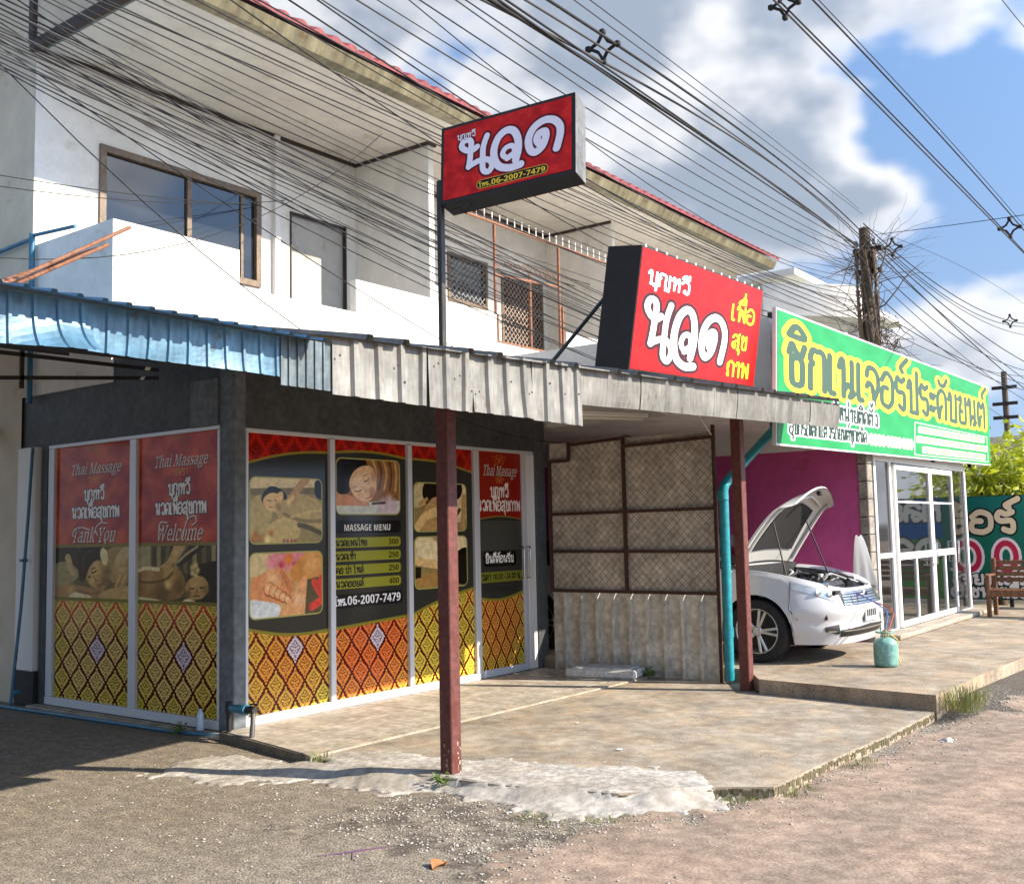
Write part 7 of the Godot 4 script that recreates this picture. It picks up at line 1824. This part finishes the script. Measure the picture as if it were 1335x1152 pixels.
func build_pole_and_cables():
	var c := thing("utility_pole", "weathered concrete utility pole wrapped in dead brown vines", "pole", V(13.28, 0, 0.96))
	var o := V(13.28, 0, 0.96)
	var mb := MB.new(); mb.tube([o + V(0, -0.1, 0), o + V(0, 6.87, 0)], [0.135, 0.10], 10); part(c, "shaft", mb, M.pole)
	for q in [[6.5, 0.26], [6.1, 0.24]]:
		mb = MB.new(); mb.bar(o + V(0.13, q[0], -q[1]), o + V(0.13, q[0], q[1]), 0.07, 0.09); part(c, "crossarm", mb, M.steel_dark)
	for y in [6.6, 6.3, 6.0, 5.7]:
		for s in [-1.0, 1.0]:
			mb = MB.new(); mb.lathe([Vector2(0.02, -0.06), Vector2(0.05, -0.04), Vector2(0.03, 0.0), Vector2(0.05, 0.03), Vector2(0.03, 0.06), Vector2(0.0, 0.06)], 8, o + V(0, y, s * 0.17)); part(c, "insulator", mb, M.porcelain)
	mb = MB.new()
	for k in 70:
		var y := rng.randf_range(3.2, 6.6); var a := rng.randf() * TAU; var e := V(cos(a), 0, sin(a))
		twig(mb, o + V(0, y, 0) + e * 0.14, (e * rng.randf_range(0.2, 0.8) + V(0, rng.randf_range(-0.6, 1.0), 0)).normalized(), rng.randf_range(0.5, 1.3), rng.randf_range(0.008, 0.018), 0.45, 0.05)
	for k in 60:
		var y := rng.randf_range(5.6, 6.5); var a := rng.randf() * TAU; var e := V(cos(a), 0, sin(a))
		twig(mb, o + V(0, y, 0) + e * 0.12, (e + V(0, rng.randf_range(0.0, 1.0), 0)).normalized(), rng.randf_range(0.6, 1.5), 0.006, 0.3, -0.05)
	for k in 16:      # stems climbing the shaft
		var pts := []; var a := rng.randf() * TAU
		for j in 14: pts.append(o + V(cos(a + j * 0.25) * 0.17, 1.5 + j * 0.38, sin(a + j * 0.25) * 0.17))
		mb.tube(pts, rng.randf_range(0.012, 0.03), 5, false)
	for k in 150:
		var e := V(rng.randf_range(-0.2, 0.55), rng.randf_range(-1.0, 0.6), rng.randf_range(-0.25, 0.5))
		twig(mb, o + V(0.05, 4.75, 0.1) + e * 0.8, V(rng.randf_range(-1, 1), rng.randf_range(-1, 0.6), rng.randf_range(-1, 1)).normalized(), rng.randf_range(0.3, 0.8), 0.010, 0.6, 0.25)
	tag(part(c, "dead_vine", mb, M.vine), "", "", "", "stuff")
	# cables: each sags through three points of its own
	for i in CABLES.size():
		var q: Array = CABLES[i]
		var A := V(q[1], q[2], q[3]); var B := V(q[4], q[5], q[6]); var D := V(q[7], q[8], q[9])
		var L := Vector2(D.x - A.x, D.z - A.z).length()
		var s := Vector2(B.x - A.x, B.z - A.z).length() / L
		var k: float = (B.y - lerpf(A.y, D.y, s)) / (s * (s - 1.0))
		k = clampf(k, -1.0, 6.0)
		var s0: float = -q[10] / L; var s1 := 1.0 + (0.3 / L if absf(D.x - 13.0) < 1.2 else 4.0 / L)
		var pts := []
		for j in 23:
			var f := lerpf(s0, s1, j / 22.0)
			var p := A.lerp(D, f)
			p.y = lerpf(A.y, D.y, f) + k * f * (f - 1.0) if f >= 0.0 else A.y + f * (D.y - A.y - k)
			pts.append(p)
		mb = MB.new(); mb.tube(pts, q[0], 5, false)
		var kind: Array = [["thin dark cable sagging across the white facade", "sagging facade cables"], ["thin dark cable running along just under the eave", "cables under the eave"], ["slack wire drooping on the upper wall beside the window", "slack wall wires"], ["thin dark cable crossing the sky above the red roof edge", "cables above the roof edge"], ["thick black power cable running down to the vine-covered pole", "power cables to the vine-covered pole"], ["thick black power cable strung high above the road past the pole", "power cables high above the road"], ["dark cable leading away from the vine-covered pole down the road", "cables beyond the vine-covered pole"]][q[11]]
		one("overhead_cable", mb, M.cable if i % 4 != 3 else M.cable_grey, kind[0], "cable", kind[1])
	var where := ["on the power cables above the hanging red sign", "beside the top of the vine-covered pole", "on the cables beyond the vine-covered pole", "on the high cables over the hanging sign's side of the road", "on the high cables past the vine-covered pole"]
	for q in SPACERS:
		var s := thing("cable_spacer", "dark diamond spacer " + where[SPACERS.find(q)], "spacer", V(q[0], q[1], q[2]), "diamond spacers on the overhead cables")
		var p := V(q[0], q[1], q[2]); var r: float = q[3]
		var u := V(0, 1, 0) * r; var w := V(0.25, 0, 0.97) * r
		mb = MB.new()
		for e in [[u, w], [w, -u], [-u, -w], [-w, u]]: mb.tube([p + e[0], p + (e[0] + e[1]) * 0.36, p + e[1]], r * 0.13, 6)
		part(s, "frame", mb, M.cable)
		for e in [u, w, -u, -w]:
			mb = MB.new(); mb.box(p + e * 1.1, Vector3.ONE * r * 0.42, Basis.IDENTITY, r * 0.08); part(s, "clamp", mb, M.cable)
	# pole down the road
	c = thing("far_pole", "thin dark utility pole with short crossarms far down the road", "pole", V(43.2, 0, -2.85))
	mb = MB.new(); mb.tube([V(43.2, 0, -2.85), V(43.2, 8.0, -2.85)], 0.12, 8); part(c, "shaft", mb, M.pole)
	for y in [7.3, 6.6, 6.0]:
		mb = MB.new(); mb.bar(V(43.1, y, -3.35), V(43.1, y, -2.35), 0.12, 0.14); part(c, "crossarm", mb, M.steel_dark)

# ---------------------------------------------------------------- plants
func leaf_at(mb: MB, p: Vector3, d: Vector3, l: float, w: float):
	var s := d.cross(Vector3.UP)
	if s.length() < 0.1: s = Vector3.RIGHT
	s = s.normalized().rotated(d, rng.randf_range(-1.0, 1.0)) * w
	var n := d.cross(s).normalized()
	mb.tri(p, p + d * l * 0.45 + s + n * l * 0.05, p + d * l); mb.tri(p, p + d * l, p + d * l * 0.45 - s + n * l * 0.05)

func tree(called: String, label: String, at: Vector3, h: float, rad: float, n: int, leaf: Material, ll: float, low: float):
	var t := thing(called, label, "tree", at, "trees beyond the banner")
	var mb := MB.new()
	mb.tube([at, at + V(0.06, h * 0.3, 0.03), at + V(0.0, h * 0.62, 0.0)], [h * 0.035, h * 0.026, h * 0.015], 8, false)
	var tips := []
	for k in 16:
		var a := k * 2.4; var y := lerpf(0.3, 0.62, (k % 5) / 4.0) * h
		var e := at + V(cos(a) * rad * rng.randf_range(0.5, 0.95), rng.randf_range(low, 0.97) * h, sin(a) * rad * rng.randf_range(0.5, 0.95))
		var s := at + V(0, y, 0)
		mb.tube([s, s.lerp(e, 0.5) + V(0, 0.08 * h, 0), e], [h * 0.012, h * 0.008, h * 0.003], 5, false)
		for j in 5: tips.append(s.lerp(e, rng.randf_range(0.45, 1.1)) + V(rng.randf_range(-1, 1), rng.randf_range(-1, 1), rng.randf_range(-1, 1)) * rad * 0.2)
	part(t, "trunk", mb, M.bark)
	mb = MB.new()
	for i in n:
		var p: Vector3 = tips[rng.randi() % tips.size()]
		var q := V(rng.randfn(), rng.randfn(), rng.randfn()) * rad * 0.13
		leaf_at(mb, p + q, (q.normalized() + V(0, -0.35, 0) + V(rng.randf_range(-0.6, 0.6), 0, rng.randf_range(-0.6, 0.6))).normalized(), ll * rng.randf_range(0.6, 1.25), ll * 0.22)
	part(t, "crown", mb, leaf)

func tuft(at: Vector3, n: int, h: float, spread: float, label: String, dry := 0.3):
	var t := thing("grass_tuft", label, "weed", at, "")
	for k in 2:
		var mb := MB.new()
		for i in int(n * (dry if k == 1 else 1.0 - dry)):
			var a := rng.randf() * TAU; var r := spread * sqrt(rng.randf()) * 0.5
			var p := at + V(cos(a) * r, 0, sin(a) * r)
			var lean := V(cos(a), 0, sin(a)).rotated(Vector3.UP, rng.randf_range(-0.9, 0.9)) * rng.randf_range(0.1, 1.3) * h * 0.9
			var q := p + lean * 0.4 + V(0, h * rng.randf_range(0.5, 1.0), 0); var e := q + lean * 0.7 + V(0, h * 0.1, 0)
			var w := V(-sin(a), 0, cos(a)) * rng.randf_range(0.0015, 0.0035)
			mb.tri(p - w, p + w, q + w * 0.7); mb.tri(p - w, q + w * 0.7, q - w * 0.7); mb.tri(q - w * 0.7, q + w * 0.7, e)
		if mb.v.size(): tag(part(t, "blades", mb, M.straw if k == 1 else M.grass), "", "", "", "stuff")

func weed(at: Vector3, n: int, h: float, label: String):
	var t := thing("broad_weed", label, "weed", at)
	var mb := MB.new(); var lb := MB.new()
	for i in n:
		var a := rng.randf() * TAU; var e := at + V(cos(a) * h * rng.randf_range(0.2, 0.9), h * rng.randf_range(0.3, 1.0), sin(a) * h * rng.randf_range(0.2, 0.9))
		mb.tube([at, at.lerp(e, 0.5) + V(0, h * 0.15, 0), e], 0.003, 4, false)
		for k in 4: leaf_at(lb, at.lerp(e, 0.5 + k * 0.16), (V(cos(a + k * 1.7), 0.3, sin(a + k * 1.7))).normalized(), h * 0.42, h * 0.12)
	part(t, "stem", mb, M.grass); part(t, "leaves", lb, M.leaf_mid)

func build_plants():
	tree("leafy_tree", "bright yellow-green leafy tree rising behind the printed banner", V(14.6, 0, 2.6), 3.05, 1.25, 2600, M.leaf, 0.22, 0.45)
	tree("leafy_tree", "bushy green tree between the banner and the far house", V(17.2, 0, 3.3), 3.1, 1.5, 2600, M.leaf, 0.20, 0.35)
	tree("leafy_tree", "tall broad tree against the far dark roof", V(27.0, 0, 3.2), 4.9, 2.6, 2600, M.leaf, 0.34, 0.3)
	tuft(V(3.72, 0.0, 4.58), 260, 0.17, 0.34, "large tuft of half-dry grass at the yard's corner", 0.45)
	tuft(V(3.95, 0.03, 4.62), 70, 0.16, 0.25, "small grass tuft beside the yard's kerb", 0.4)
	tuft(V(0.72, -0.08, 4.36), 170, 0.035, 0.34, "low green weeds under the forecourt's outer edge", 0.1)
	tuft(V(0.42, -0.08, 4.12), 190, 0.035, 0.36, "moss-like weeds beside the white cement corner", 0.1)
	tuft(V(1.62, -0.08, 4.44), 140, 0.045, 0.32, "short weeds along the forecourt edge", 0.2)
	tuft(V(-0.60, -0.08, 3.44), 150, 0.03, 0.34, "sparse short weeds in the gravel", 0.2)
	tuft(V(-0.46, -0.08, 3.78), 170, 0.03, 0.34, "green sprigs where gravel meets the white cement", 0.15)
	tuft(V(-0.38, -0.03, 1.42), 40, 0.09, 0.14, "wispy grass sprouting from the pale cement", 0.2)
	weed(V(-0.36, -0.05, 2.52), 9, 0.10, "small leafy weed at the foot of the red post")
	weed(V(-0.20, -0.06, -0.50), 9, 0.11, "leafy weed growing beside the blue water pipe")
	weed(V(4.10, 0.0, 1.45), 7, 0.13, "dark weed beside the foam lid at the partition")
